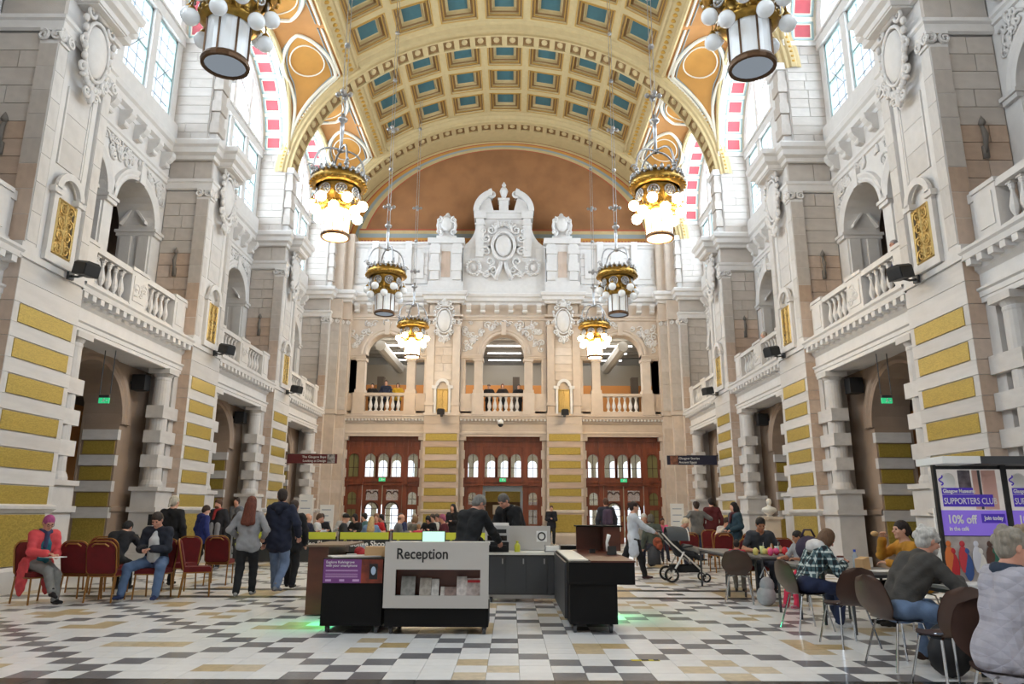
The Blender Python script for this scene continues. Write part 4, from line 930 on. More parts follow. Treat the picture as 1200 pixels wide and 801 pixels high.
# ------------------------------------------------------------------ chandeliers
BRASS = mat('aged_brass', srgb(178, 140, 66), .32, .85, noise=.35, nscale=12)
SILV = mat('worn_silver', srgb(186, 186, 188), .3, .8, noise=.3, nscale=14)
OPAL = mat('opal_glass', srgb(236, 240, 244), .25, emit=(.9, .95, 1), est=.05)  # unlit globes and drum given a faint added glow
OPALON = mat('lit_opal_glass', srgb(255, 240, 210), .3, emit=(1.0, .80, .50), est=14)
DRUMON = mat('lit_drum_glass', srgb(255, 240, 210), .3, emit=(1.0, .84, .58), est=9)
def chandelier(X_, Y_, lit, label, grp):
    base = 7.97
    t = thing('chandelier', label, 'chandelier', (X_, Y_, base), 0, grp)
    gm, dm = (OPALON, DRUMON) if lit else (OPAL, OPAL)
    zt = Z0 + 7.02 * sqrt(1 - (X_ / 8.92) ** 2) - base
    rod = B()
    for q in (-.045, .045): rod.tube([(q, 0, 3.3), (q, 0, zt)], .012, 5)
    for z in (3.95, 5.4, 7.0, 9.0, 11.0):
        if z < zt - .3:
            rod.lathe([(.03, z - .07), (.08, z - .03), (.08, z + .03), (.03, z + .07)], n=8)
            if z in (3.95, 7.0):
                for a in range(4): rod.ell((.16 * cos(a * pi / 2), .16 * sin(a * pi / 2), z), .07, 6, 5); rod.tube([(0, 0, z), (.16 * cos(a * pi / 2), .16 * sin(a * pi / 2), z)], .03, 5)
    obj('suspension_rod', rod, SILV, t)
    obj('stem', B().lathe([(.02, 2.30), (.1, 2.34), (.05, 2.42), (.04, 2.6), (.055, 2.9), (.05, 3.15), (.12, 3.2), (.13, 3.25), (.05, 3.32), (.03, 3.4)], n=10), SILV, t, True)
    for a in range(4):
        q = a * pi / 2 + .5; pts = []; 
        for i in range(13):
            f = i / 12; r = .62 * cos(f * pi / 2) ** .55 + .03; pts.append((r * cos(q), r * sin(q), 1.72 + .66 * sin(f * pi / 2)))
        arm = B().tube(pts, [.028] * 13, 6)
        for i in (0,): arm.ell(pts[0], .07, 6, 5); scroll(arm, lambda u, v, w_, q=q: ((.66 + u) * cos(q), (.66 + u) * sin(q), 1.75 + v), .04, .0, 0, .1, 1.3, 1, 0, .02, 10)
        obj('crown_arm', arm, SILV, t, True)
    rg = B().lathe([(.56, 1.30), (.66, 1.34), (.69, 1.42), (.67, 1.52), (.60, 1.56), (.60, 1.64), (.52, 1.66), (.50, 1.40), (.56, 1.30)], n=28)
    for i in range(28): rg.ell((.69 * cos(2 * pi * i / 28), .69 * sin(2 * pi * i / 28), 1.38), .035, 6, 4)
    obj('ring', rg, BRASS, t, True)
    cr = B()
    for i in range(24):
        q = 2 * pi * i / 24; cr.ell((.63 * cos(q), .63 * sin(q), 1.66), (.05, .05, .05 if i % 2 else .08), 6, 5)
    for i in range(24): q = 2 * pi * (i + .5) / 24; cr.ell((.66 * cos(q), .66 * sin(q), 1.57), .045, 5, 4)
    obj('cresting', cr, SILV, t, True)
    bd = B().lathe([(.50, 1.36), (.46, 1.2), (.36, 1.08), (.30, .95), (.34, .84), (.44, .80), (.45, .74), (.40, .70), (.34, .68)], n=24, cap=False)
    for i in range(20): q = 2 * pi * i / 20; bd.ell((.43 * cos(q), .43 * sin(q), .80), .05, 6, 4)
    obj('body', bd, BRASS, t, True)
    for i in range(8):
        q = 2 * pi * (i + .5) / 8
        T = lambda u, v, w_, q=q: ((.52 + w_) * cos(q) - u * sin(q), (.52 + w_) * sin(q) + u * cos(q), 1.10 + v)
        rd = B().tube([T(.14 * cos(a), .14 * sin(a), 0) for a in [2 * pi * k / 16 for k in range(16)]], .02, 5, True)
        for k in range(6): a = pi * k / 3; rd.ell(T(.075 * cos(a), .075 * sin(a), 0), .038, 5, 4)
        rd.ell(T(0, 0, 0), .04, 6, 4)
        for k in range(6): a = pi * k / 6; rd.tube([T(.14 * cos(a), .14 * sin(a), 0), T(-.14 * cos(a), -.14 * sin(a), 0)], .008, 4)
        obj('roundel', rd, SILV, t, True)
    for i in range(12):
        q = 2 * pi * i / 12 + .1; up = i % 2 == 0; r, z = (.62, .86) if up else (.55, .62)
        g = B().ell((r * cos(q), r * sin(q), z), .13, 14, 10); go_ = obj('globe', g, gm, t, True)
        hb = B().lathe([(.05, z + .11), (.06, z + .14), (.02, z + .2)], (r * cos(q), r * sin(q), 0), 8).tube([(r * cos(q), r * sin(q), z + .18), (r * .95 * cos(q), r * .95 * sin(q), 1.15)], .012, 5)
        obj('globe_holder', hb, BRASS, go_, True)
    dr = B().lathe([(.325, .08), (.325, .70)], n=24, cap=False); obj('drum', dr, dm, t)
    fr = B().lathe([(.30, .0), (.35, .0), (.36, .05), (.34, .10), (.30, .10), (.30, 0)], n=24, cap=False)
    for i in range(8): q = 2 * pi * i / 8; fr.box(-.012, .012, -.012, .012, .08, .70, lambda x, y, z, q=q: (.335 * cos(q) + x, .335 * sin(q) + y, z))
    obj('drum_frame', fr, mat('bronze', srgb(96, 72, 52), .4, .7), t)
    ds = B().lathe([(.0, .03), (.31, .03)], n=24); obj('drum_base', ds, OPAL if not lit else DRUMON, t)
    if lit:
        l = bpy.data.lights.new('chandelier_glow', 'POINT'); l.energy = 130; l.color = (1, .80, .52); l.shadow_soft_size = .45
        lo = bpy.data.objects.new('chandelier_glow', l); COL.objects.link(lo); lo.location = (X_, Y_, base - .35)
    return t
for s, sd in ((-1, 'left'), (1, 'right')):
    for y, lit, lb in ((9.65, False, 'large unlit chandelier cut by the top of the photo, {} side'), (16.65, True, 'glowing gilded chandelier nearest the camera, {} side of the vault'), (23.7, False, 'unlit chandelier with white globes on the {} before the end wall'), (30.7, True, 'small glowing chandelier farthest away on the {}')):
        chandelier(s * 4.0, y, lit, lb.format(sd), 'chandeliers hanging down the hall')
# ------------------------------------------------------------------ fixtures on the walls
BLK = mat('black_plastic', srgb(22, 23, 26), .5)
DGREY = mat('dark_grey_metal', srgb(70, 72, 76), .45, .3)
LGREY = mat('light_grey_laminate', srgb(186, 184, 182), .5)
WHITE = mat('white_paint', srgb(235, 235, 233), .5)
STEEL = mat('brushed_steel', srgb(170, 172, 176), .28, .85)
GREEN = mat('exit_green', srgb(30, 160, 90), .5, emit=(.05, .7, .3), est=.5)
def speaker(loc, rz, tilt, label):
    t = thing('wall_speaker', label, 'speaker', loc, rz, 'black loudspeakers on the piers')
    T = lambda x, y, z: (x, y * cos(tilt) - z * sin(tilt), y * sin(tilt) + z * cos(tilt))
    b = B().prism([(-.17, -.13), (.17, -.13), (.17, .10), (.11, .15), (-.11, .15), (-.17, .10)], -.34, -.02, lambda u, v, w_: T(u, w_, v))
    obj('cabinet', b, BLK, t)
    obj('speaker_grille', B().box(-.155, .155, -.352, -.34, -.115, .09, T), mat('grille_cloth', srgb(30, 32, 36), .8), t)
    obj('bracket', B().tube([(0, .25, -.12), (0, .05, -.16), T(0, -.12, -.13)], .025, 6).box(-.06, .06, .2, .26, -.2, -.04), DGREY, t)
    return t
for s, sd, pz in ((-1, 'left', 6.0), (1, 'right', 6.0)):
    for k, (yc, w_) in enumerate(((13.1, 'nearest'), (20.2, 'second'), (27.2, 'third'))):
        speaker((s * (P - .30), yc + .28, 6.02), -s * pi / 2 + (s * .35), .2, 'black speaker below the gilded grille on the %s pier, %s wall' % (w_, sd))
for xc, sd in zip(EPX, ('left', 'right')):
    speaker((xc, YE - .32, 6.0), 0, .15, 'black speaker under the %s gilded niche of the end wall' % sd)
def exit_sign(loc, rz, drop, label, sc=1.0):
    t = thing('exit_sign', label, 'sign', loc, rz)
    obj('sign_panel', B().box(-.19 * sc, .19 * sc, -.02, .02, -.1 * sc, .1 * sc), GREEN, t)
    man = B().box(-.03 * sc, .02 * sc, -.026, -.021, -.02 * sc, .05 * sc).ell((.01 * sc, -.024, .068 * sc), (.018 * sc, .003, .018 * sc), 8, 5)
    man.tube([(-.02 * sc, -.024, -.02 * sc), (-.06 * sc, -.024, -.07 * sc)], .009 * sc, 4).tube([(.01 * sc, -.024, -.02 * sc), (.04 * sc, -.024, -.07 * sc)], .009 * sc, 4).tube([(.0, -.024, .04 * sc), (.06 * sc, -.024, .01 * sc)], .008 * sc, 4)
    man.prism([(.09 * sc, .03 * sc), (.16 * sc, 0), (.09 * sc, -.03 * sc)], -.026, -.021, lambda u, v, w_: (u, w_, v))
    obj('pictogram', man, WHITE, t)
    if drop:
        obj('sign_bracket', B().box(-.19 * sc, .19 * sc, -.03, .03, .1 * sc, .2 * sc).tube([(-.12, 0, .15), (-.12, 0, drop)], .012, 5).tube([(.12, 0, .15), (.12, 0, drop)], .012, 5), DGREY, t)
    return t
exit_sign((-8.95, 16.3, 3.86), 0, 1.17, 'green exit sign hanging on rods in the left doorway bay', .62)
exit_sign((8.95, 16.3, 3.93), 0, 1.1, 'green exit sign hanging on rods in the right doorway bay', .62)
for k, (d0, d1) in enumerate(DOORS): exit_sign(((d0 + d1) / 2, YE + .42, 2.88), 0, 0, 'small green exit sign over the %s mahogany doors' % ('left', 'centre', 'right')[k], .8)
cc_ = thing('security_camera', 'white dome security camera below the centre balcony', 'camera', (-.15, YE - .16, 5.5))
obj('camera_housing', B().lathe([(.05, .16), (.13, .1), (.13, -.05)], n=14), WHITE, cc_, True); obj('camera_dome', B().lathe([(.13, -.05), (.12, -.12), (.07, -.18), (0, -.2)], n=14), BLK, cc_, True)
obj('camera_arm', B().box(-.03, .03, 0, .39, .12, .18), WHITE, cc_)
BANR = mat('dark_red_banner', srgb(88, 20, 26), .6); BANN = mat('navy_banner', srgb(24, 26, 52), .6); PHO = mat('banner_photo', srgb(176, 170, 168), .6, noise=.8, nscale=9)
for s in (-1, 1):
    lab = 'dark red hanging direction banner reaching out from the left pier' if s < 0 else 'navy hanging direction banner reaching out from the right pier'
    t = thing('direction_banner', lab, 'banner', (s * 7.45, 28.5, 3.42))
    W = 1.95
    obj('banner_panel', B().box(-W / 2, W / 2, -.02, .02, -.18, .18), BANR if s < 0 else BANN, t)
    px0 = W / 2 - .38 if s < 0 else -W / 2 + .12
    obj('banner_picture', B().box(px0, px0 + .3, -.026, -.021, -.17, .17), PHO if s < 0 else mat('face_photo', srgb(150, 96, 76), .6, noise=.6, nscale=8), t)
    l1, l2 = ('The Glasgow Boys', 'Looking at Design') if s < 0 else ('Glasgow Stories', 'Ancient Egypt')
    if s < 0:
        text('lettering', l1, .125, WHITE, t, face_cam(.55, -.03, .03), 'RIGHT'); text('lettering', l2, .125, WHITE, t, face_cam(.55, -.03, -.12), 'RIGHT')
    else:
        text('lettering', l1, .125, WHITE, t, face_cam(-.52, -.03, .03)); text('lettering', l2, .125, WHITE, t, face_cam(-.52, -.03, -.12))
    obj('banner_bracket', B().tube([(s * -.2, 0, .18), (s * 1.25, 0, .18)], .02, 6).tube([(s * .98, 0, -.18), (s * 1.25, 0, -.18)], .015, 6), DGREY, t)
def board(loc, rz, w_, h, label, col=WHITE, lines=5):
    t = thing('notice_board', label, 'board', loc, rz)
    obj('panel', B().box(-w_ / 2, w_ / 2, -.02, .02, .15, .15 + h), col, t)
    tb = B()
    for i in range(lines): tb.box(-w_ * .36, w_ * R.uniform(.1, .36), -.026, -.021, .15 + h * (.88 - .14 * i) - .012, .15 + h * (.88 - .14 * i) + .012)
    obj('print', tb, mat('grey_print', srgb(120, 140, 170), .7), t)
    for sg in (-1, 1): obj('foot', B().box(sg * w_ * .4 - .02, sg * w_ * .4 + .02, -.25, .25, 0, .03).box(sg * w_ * .4 - .015, sg * w_ * .4 + .015, -.015, .015, .03, .2), DGREY, t)
    return t
board((-7.05, 26.6, 0), 0, .5, 1.85, 'tall white notice board left of the mahogany doors')
board((-6.35, 26.9, 0), 0, .5, 1.50, 'shorter white notice board beside the tall one')
board((6.55, 27.5, 0), 0, .5, 1.6, 'white notice board on the right near the end wall')
bs = thing('black_wall_sign', 'black sign panel on the pedestal behind the red chairs', 'sign', (-8.15, 18.05, 1.2))
obj('panel', B().box(-.33, .33, -.02, .02, -.13, .13), BLK, bs); obj('print', B().box(-.22, -.12, -.026, -.021, -.03, 0).box(-.1, .02, -.026, -.021, -.03, 0).box(.04, .16, -.026, -.021, -.03, 0), WHITE, bs)
# marble bust by the right doorway
MARB = mat('white_marble', srgb(226, 222, 214), .45)
bu = thing('marble_bust', 'white marble bust on a plinth beside the right doorway', 'sculpture', (7.85, 21.4, 0))
obj('plinth', B().box(-.22, .22, -.22, .22, 0, 1.3).box(-.27, .27, -.27, .27, 1.24, 1.32).box(-.27, .27, -.27, .27, 0, .1), STONEW, bu)
obj('bust', B().lathe([(.10, 1.32), (.06, 1.36), (.12, 1.40), (.21, 1.48), (.19, 1.56), (.06, 1.61), (.05, 1.65)], n=14).ell((0, -.02, 1.73), (.075, .09, .105), 12, 9).ell((0, -.1, 1.72), (.015, .022, .022), 6, 5), MARB, bu, True)
# ------------------------------------------------------------------ reception desk
BLKW = mat('black_laminate', srgb(11, 10, 11), .7, spec=.25, noise=.2, nscale=4)
MAHO = mat('mahogany_board', srgb(92, 40, 24), .4, noise=.35, nscale=6, stretch=(.3, 1, 1), coat=.2)
PANELG = mat('pale_grey_panel', srgb(186, 182, 178), .5)
TXT = mat('charcoal_lettering', srgb(34, 34, 36), .6)
PURP = mat('purple_print', srgb(116, 62, 128), .5)
LIT = mat('lit_worktop', srgb(232, 230, 220), .4)
def caster(parent, x, y, r=.045):
    b = B().lathe([(r, -.018), (r, .018)], T=lambda a, c, z: (x + z, y + a, r + c), n=12).box(x - .025, x + .025, y - .02, y + .03, r, .085)
    return obj('caster', b, DGREY, parent)
t = thing('reception_desk', 'black reception desk unit with pale grey Reception front and leaflet window', 'desk', (-.52, 9.1, 0))
W = .62
obj('base', B().box(-W, W, 0, .55, .085, .34).box(-W + .02, W - .02, .3, .55, .34, 1.0), BLKW, t)
fp = B()
x0, x1, z0, z1 = -.50, .52, .44, .74
for bx in ((-W - .02, W, -.04, 0, z1, 1.06), (-W - .02, W, -.04, 0, .30, z0), (-W - .02, x0, -.04, 0, z0, z1), (x1, W, -.04, 0, z0, z1)): fp.box(*bx)
fp.box(-W - .02, W, 0, .5, 1.02, 1.05)
fo = obj('front_panel', fp, PANELG, t)
text('lettering', 'Reception', .175, TXT, fo, face_cam(-.50, -.042, .865), 'LEFT', .002, .003, .88)
obj('display_back', B().box(-.52, .54, .2, .23, .36, .8), MAHO, t); obj('display_shelf', B().box(-.52, .54, 0, .22, .40, .43), BLKW, t)
for x, y in ((-.55, .08), (.57, .05), (-.5, .48), (.57, .48)): caster(t, x, y)
for i, (x, w_, h, c, lb) in enumerate(((-.36, .17, .22, (150, 150, 146), 'grey photo leaflet standing leftmost in the reception desk window'), (-.15, .14, .20, (176, 168, 158), 'pale map leaflet second from left in the desk window'), (-.03, .09, .19, (206, 204, 200), 'narrow white leaflet beside the map in the desk window'), (.06, .05, .10, (220, 214, 206), 'tiny card in the middle of the desk window'), (.15, .15, .10, (150, 128, 120), 'low stack of patterned cards in the desk window'), (.29, .12, .22, (214, 206, 202), 'white booklet right of the cards in the desk window'), (.44, .18, .20, (190, 176, 172), 'magazine with red masthead rightmost in the desk window'))):
    b = B().prism([(0, 0), (.07, h), (.08, h), (.03, 0)], -w_ / 2, w_ / 2, lambda u, v, q: (q, u, v))
    lt = obj('leaflet', b, mat('leaflet_%d' % i, srgb(*c), .6, noise=.45, nscale=16), loc=(-.52 + x, 9.145, .431)); tag(lt, lb, 'leaflet', 'leaflets in the desk window')
    if i == 6: obj('masthead', B().prism([(.052, h - .05), (.062, h - .02), (.063, h - .02), (.053, h - .05)], -.08, .08, lambda u, v, q: (q, u - .004, v)), mat('red_print', srgb(170, 30, 40), .6), lt)
# left counter unit with purple advert
t = thing('information_counter', 'black counter with purple smartphone advert left of the Reception panel', 'desk', (-1.55, 9.15, 0))
obj('cabinet', B().box(-.37, .36, 0, .8, .085, .86), BLKW, t)
ad = obj('advert_panel', B().box(-.36, .10, -.02, -.003, .575, .85), PURP, t)
for i, (s_, z) in enumerate((('Explore Kelvingrove', .805), ('with your smartphone', .765))): text('lettering', s_, .042 if i < 2 else .032, WHITE, ad, face_cam(-.33, -.022, z), 'LEFT', .001)
ln = B()
for z in (.725, .715, .68, .66, .645): ln.box(-.33, .06, -.024, -.021, z - .003, z + .003)
ln.box(-.33, -.26, -.024, -.021, .595, .62).box(-.16, -.1, -.024, -.021, .595, .62).box(.0, .08, -.024, -.021, .595, .62); obj('print', ln, mat('lilac_print', srgb(196, 160, 204), .6), ad)
ph = obj('photo_panel', B().box(.10, .36, -.02, -.003, .575, .85), mat('warm_photo', srgb(150, 62, 40), .5, noise=.75, nscale=7), t)
obj('phone_picture', B().box(.20, .30, -.026, -.021, .62, .80), BLK, ph); obj('screen_picture', B().ell((.25, -.027, .72), (.03, .003, .05), 10, 6), mat('pale_blue_print', srgb(170, 190, 214), .5), ph)
for x, y in ((-.3, .1), (.3, .05), (-.3, .7), (.3, .7)): caster(t, x, y)
t = thing('leaflet_counter', 'mahogany side counter with shelf of papers left of the reception', 'desk', (-2.28, 10.9, 0))
obj('side_panel', B().box(-.22, .06, -.3, 1.0, .02, .93), MAHO, t); obj('top', B().box(-.25, .30, -.35, 1.0, .93, .955), mat('worn_wood_top', srgb(120, 98, 80), .35), t)
obj('shelf', B().box(.06, .95, -.3, .8, .70, .73), BLKW, t); obj('back_panel', B().box(.06, .95, .8, .84, .05, .80), BLKW, t)
for i, (x, y, c, lb) in enumerate(((.55, -.1, (170, 30, 34), 'red cloth bag on the leaflet counter shelf'), (.5, .4, (150, 160, 168), 'grey bundle on the leaflet counter shelf'))):
    tag(obj('bundle', B().ell((0, 0, .08), (.16, .12, .09), 10, 7).ell((.1, .03, .12), (.1, .09, .08), 8, 6).ell((-.09, .0, .13), (.08, .08, .07), 8, 6), mat('bundle_%d' % i, srgb(*c), .7, noise=.4, nscale=10), True and None, True, (-2.28 + x, 10.9 + y, .725)), lb, 'bag')
tag(obj('cardboard_box', B().box(-.16, .16, -.1, .1, 0, .12).box(-.162, .162, -.02, .02, .119, .123), mat('cardboard', srgb(196, 160, 116), .8), loc=(-1.33, 9.6, .862)), 'brown cardboard box behind the Reception panel', 'box')
tag(obj('clipboard', B().box(-.3, .3, -.2, .2, 0, .012).box(-.06, .06, .15, .21, .012, .025), LGREY, loc=(-1.62, 9.5, .862), rz=.4), 'grey clipboard lying on the black advert counter', 'clipboard')
# back counter
t = thing('back_counter', 'grey cupboard counter with four doors and lit white worktop', 'counter', (.55, 12.2, 0))
obj('carcass', B().box(-.62, .75, .02, .6, .12, .74), DGREY, t)
for i in range(4):
    d_ = obj('cupboard_door', B().box(-.61 + i * .34, -.28 + i * .34, 0, .02, .14, .73), mat('anthracite_door', srgb(74, 76, 80), .35, .2), t)
    obj('door_handle', B().box(-.33 + i * .34, -.31 + i * .34, -.02, 0, .6, .68), STEEL, d_)
obj('worktop', B().box(-.64, .78, -.03, .62, .74, .78), LIT, t); obj('kick_plate', B().box(-.62, .75, .06, .1, .06, .12), STEEL, t)
for x in (-.5, .65): caster(t, x, .08, .04); caster(t, x, .5, .04)
obj('upstand', B().box(-.64, 1.4, .62, .66, .5, .86), BLKW, t)
dv = thing('grey_screen_panel', 'pale grey desk screen with round logo behind the printer', 'panel', (.62, 12.75, .787))
obj('panel', B().box(-.42, .42, -.02, .02, 0, .40), PANELG, dv)
obj('logo_sheet', B().box(.18, .36, -.026, -.021, .14, .32), WHITE, dv); obj('logo_ring', B().tube([(.27 + .06 * cos(a), -.03, .23 + .06 * sin(a)) for a in [2 * pi * i / 20 for i in range(20)]], .012, 5, True), BLK, dv)
pr = thing('printer', 'grey desktop printer with black paper tray on the back counter', 'printer', (.14, 12.35, .782))
obj('printer_body', B().box(-.2, .2, -.12, .2, .16, .42).prism([(-.12, .42), (.2, .42), (.2, .46), (-.06, .46)], -.19, .19, lambda u, v, w_: (w_, u, v)), LGREY, pr)
obj('paper_tray', B().box(-.19, .19, -.16, .2, 0, .16).box(-.15, .15, -.26, -.16, .08, .11), BLK, pr); obj('paper_slot', B().box(-.15, .15, -.126, -.121, .3, .36), BLK, pr); obj('output_slot', B().box(-.16, .16, -.126, -.121, .18, .26), mat('black_gloss', srgb(14, 14, 15), .2), pr)
tag(obj('bottle', B().lathe([(.045, 0), (.048, .01), (.048, .1), (.03, .13), (.018, .14), (.018, .155), (.024, .155), (.024, .175), (0, .175)], n=12), mat('yellow_plastic', srgb(196, 196, 60), .4), None, True, (.47, 12.3, .782)), 'small yellow bottle beside the printer', 'bottle')
t = thing('paper_tray_stack', 'white paper tray on the lit worktop', 'tray', (1.05, 12.35, .782)); obj('tray', B().box(-.13, .13, -.1, .1, 0, .02).box(-.13, -.12, -.1, .1, 0, .12).box(.12, .13, -.1, .1, 0, .12), STEEL, t); obj('sheets', B().box(-.11, .11, -.09, .09, .02, .09), WHITE, t)
mo = thing('computer_screen', 'pale green glowing computer screen behind the Reception panel', 'monitor', (-.62, 9.5, 1.002))
obj('screen_frame', B().box(-.15, .15, 0, .03, .015, .18), BLK, mo); obj('screen', B().box(-.14, .14, -.006, 0, .025, .17), mat('green_screen', srgb(160, 210, 190), .3, emit=(.55, .85, .72), est=.7), mo); obj('stand', B().box(-.02, .02, .03, .05, 0, .06).box(-.1, .1, -.06, .08, 0, .014), BLK, mo)
# right unit
t = thing('enquiry_desk', 'black overhanging enquiry desk on casters right of the reception', 'desk', (1.37, 9.25, 0))
obj('cabinet', B().box(-.28, .30, 0, 2.6, .1, .56).box(.30, .36, .9, 2.6, .15, .56), BLKW, t)
obj('worktop', B().box(-.29, .52, -.02, 2.7, .56, .82), BLKW, t)
obj('top_board', B().box(-.02, .53, -.03, 2.7, .82, .84), MAHO, t); obj('lit_top', B().box(-.27, -.02, .25, 2.7, .821, .835), LIT, t)
obj('drawer_side', B().box(-.32, -.285, .35, 2.6, .12, .8), DGREY, t)
for x, y in ((-.22, .06), (.22, .06), (-.22, 2.4), (.22, 2.4)): caster(t, x, y, .05)
t = thing('raised_ledge', 'dark mahogany raised ledge box at the far end of the enquiry desk', 'shelf', (1.75, 11.6, .842))
obj('shell', B().box(-.35, .30, .2, .24, 0, .36).box(.04, .30, -.15, .2, 0, .36), MAHO, t); obj('top', B().box(-.38, .33, -.2, .26, .36, .38), BLKW, t)
tl = thing('desk_telephone', 'white handset telephone standing on the enquiry desk', 'telephone', (1.78, 10.5, .842))
obj('base', B().prism([(-.08, 0), (.08, 0), (.06, .05), (-.06, .12)], -.06, .06, lambda u, v, w_: (w_, u, v)), BLK, tl); obj('handset', B().tube([(-.05, 0, .05), (-.06, .02, .16), (-.03, 0, .27)], [.03, .018, .03], 8), WHITE, tl, True)
tag(obj('card_reader', B().prism([(-.06, 0), (.06, 0), (.06, .03), (-.06, .06)], -.04, .04, lambda u, v, w_: (w_, u, v)), BLK, loc=(1.55, 10.9, .842)), 'small black card reader on the lit top', 'device')
for (x, y, p) in ((-2.05, 9.85, 3.0), (1.85, 10.6, 2.5)):
    l = bpy.data.lights.new('green_plinth_lamp', 'SPOT'); l.energy = p * 3; l.color = (.05, 1, .35); l.shadow_soft_size = .05; l.spot_size = radians(150)
    o = bpy.data.objects.new('green_plinth_lamp', l); COL.objects.link(o); o.location = (x, y, .30); o.rotation_euler = (0, (1 if x < 0 else -1) * radians(35), 0)
# ------------------------------------------------------------------ cafe barrier
LIME = mat('lime_green_canvas', srgb(196, 204, 62), .6); CHAR = mat('charcoal_canvas', srgb(48, 49, 50), .7)
bx0 = -7.0
for i in range(5):
    x0 = bx0 + i * 1.40; y = 19.7
    t = thing('cafe_barrier', 'charcoal barrier banner lettered Coffee Shop, %s panel from the left' % ('first', 'second', 'third', 'fourth', 'fifth')[i], 'barrier', (x0 + .68, y, 0), 0, 'cafe barrier banners')
    obj('banner', B().box(-.64, .64, -.008, .008, .12, .70), CHAR, t); obj('lime_band', B().box(-.64, .64, -.012, .012, .70, .88), LIME, t)
    text('lettering', 'Coffee Shop', .20, WHITE, t, face_cam(-.40, -.016, .52), 'LEFT', .001, .004, .95)
    lg = B().tube([(-.53 + .06 * cos(a), -.016, .56 + .05 * sin(a)) for a in [2 * pi * k / 14 for k in range(14)]], .012, 4, True).tube([(-.50 + .03 * cos(a), -.016, .66 + .03 * sin(a)) for a in [2 * pi * k / 10 for k in range(10)]], .008, 4, True).box(-.59, -.47, -.018, -.014, .49, .51)
    obj('cup_logo', lg, LIME, t)
    for sg in ((-1, 1) if i == 4 else (-1,)): obj('post', B().tube([(sg * .70, 0, .02), (sg * .70, 0, .90)], .022, 8).lathe([(.17, 0), (.17, .02), (.02, .04)], (sg * .70, 0, 0), 14), STEEL, t)
# ------------------------------------------------------------------ chairs and tables
REDV = mat('crimson_velvet', srgb(104, 10, 16), .85, noise=.25, nscale=9); GOLDF = mat('gold_painted_tube', srgb(150, 104, 50), .4, .5)
PLY = mat('walnut_plywood', srgb(72, 48, 38), .42, noise=.25, nscale=5, coat=.15); CHROME = mat('chrome_tube', srgb(190, 192, 196), .18, .95)
def rounded(w_, h, r, n=5):
    p = []
    for cx, cy, a0 in ((w_ / 2 - r, h - r, 0), (-w_ / 2 + r, h - r, 90), (-w_ / 2 + r * .4, r * .4, 180), (w_ / 2 - r * .4, r * .4, 270)):
        rr = r if a0 < 180 else r * .4
        for i in range(n + 1): a = radians(a0 + 90 * i / n); p.append((cx + rr * cos(a), cy + rr * sin(a)))
    return p
def banquet_proto():
    t = empty('banquet_chair')
    obj('seat', B().box(-.22, .22, -.21, .22, .40, .47).box(-.20, .20, -.19, .20, .46, .485), REDV, t)
    lean = lambda u, v, w_: (u, -.21 - .12 * (v - .42) / .5 + w_, v)
    obj('backrest', B().prism([(u, v + .44) for u, v in rounded(.43, .48, .13)], -.035, .03, lean), REDV, t)
    obj('back_frame', B().tube([lean(u, v + .43, -.002) for u, v in rounded(.46, .51, .14)], .013, 6, True), GOLDF, t)
    obj('handle', B().tube([lean(-.13, .86, -.045), lean(-.08, .90, -.06), lean(.08, .90, -.06), lean(.13, .86, -.045)], .014, 6), GOLDF, t)
    for sg in (-1, 1):
        obj('leg', B().tube([(sg * .20, .20, .41), (sg * .205, .22, 0)], .014, 6), GOLDF, t)
        obj('leg', B().tube([(sg * .205, -.20, .46), (sg * .21, -.25, 0)], .014, 6), GOLDF, t)
    obj('seat_frame', B().box(-.225, .225, -.215, .225, .385, .405), GOLDF, t)
    return t
def cafe_proto():
    t = empty('cafe_chair')
    rows = []; N = 22                                    # one bent plywood shell: waisted back flowing into a round seat
    for i in range(N + 1):
        f = i / N
        if f < .52:                                      # seat front to bend
            g = f / .52; y = .22 - .40 * g; z = .445 - .012 * sin(pi * g); hw = .215 * (1 - .9 * max(0, .18 - g) ** 1.5 * 6) * (1 - .22 * max(0, (g - .6) / .4))
            hw = .21 * sqrt(max(.05, 1 - ((.45 - g) / .55) ** 2 * (1 if g < .45 else .28)))
        else:
            g = (f - .52) / .48; a = min(1, g * 2.2) ** .8; y = -.18 - .05 * sin(a * pi / 2) - .09 * g; z = .445 + .40 * g + .0
            hw = .185 * (1 - .30 * (1 - min(1, g / .28)) ** 1.2) + .055 * sin(pi * min(1, g / .85)); hw = hw if g < .82 else hw * sqrt(max(.03, 1 - ((g - .82) / .185) ** 2))
        rows.append([(hw * q, y - .03 * (q * q) * (-1 if f > .52 else 0), z + .012 * q * q * (1 if f < .52 else 0)) for q in (-1, -.8, -.4, 0, .4, .8, 1)])
    b = B().grid(rows); m_ = 7; k = len(b.v)
    b.v += [(x, y - (.012 if i // m_ > 11 else 0), z - (.012 if i // m_ <= 11 else 0)) for i, (x, y, z) in enumerate(b.v[:])]
    b.f += [tuple(q + k for q in f_[::-1]) for f_ in b.f[:]]
    obj('shell', b, PLY, t, True)
    for sg in (-1, 1):
        obj('leg', B().tube([(sg * .06, .05, .43), (sg * .15, .15, .41), (sg * .22, .23, 0)], .011, 6), CHROME, t)
        obj('leg', B().tube([(sg * .06, -.05, .43), (sg * .15, -.13, .41), (sg * .22, -.24, 0)], .011, 6), CHROME, t)
    obj('hub', B().lathe([(.09, .425), (.09, .437)], n=12), CHROME, t)
    return t
PROTO = {}
def chair(kind, x, y, rz, label, group):
    if kind not in PROTO:
        o = PROTO[kind] = {'banquet_chair': banquet_proto, 'cafe_chair': cafe_proto}[kind]()
    else: o = copy_tree(PROTO[kind])
    o.location = (x, y, 0); o.rotation_euler = (0, 0, rz); tag(o, label, 'chair', group); return o
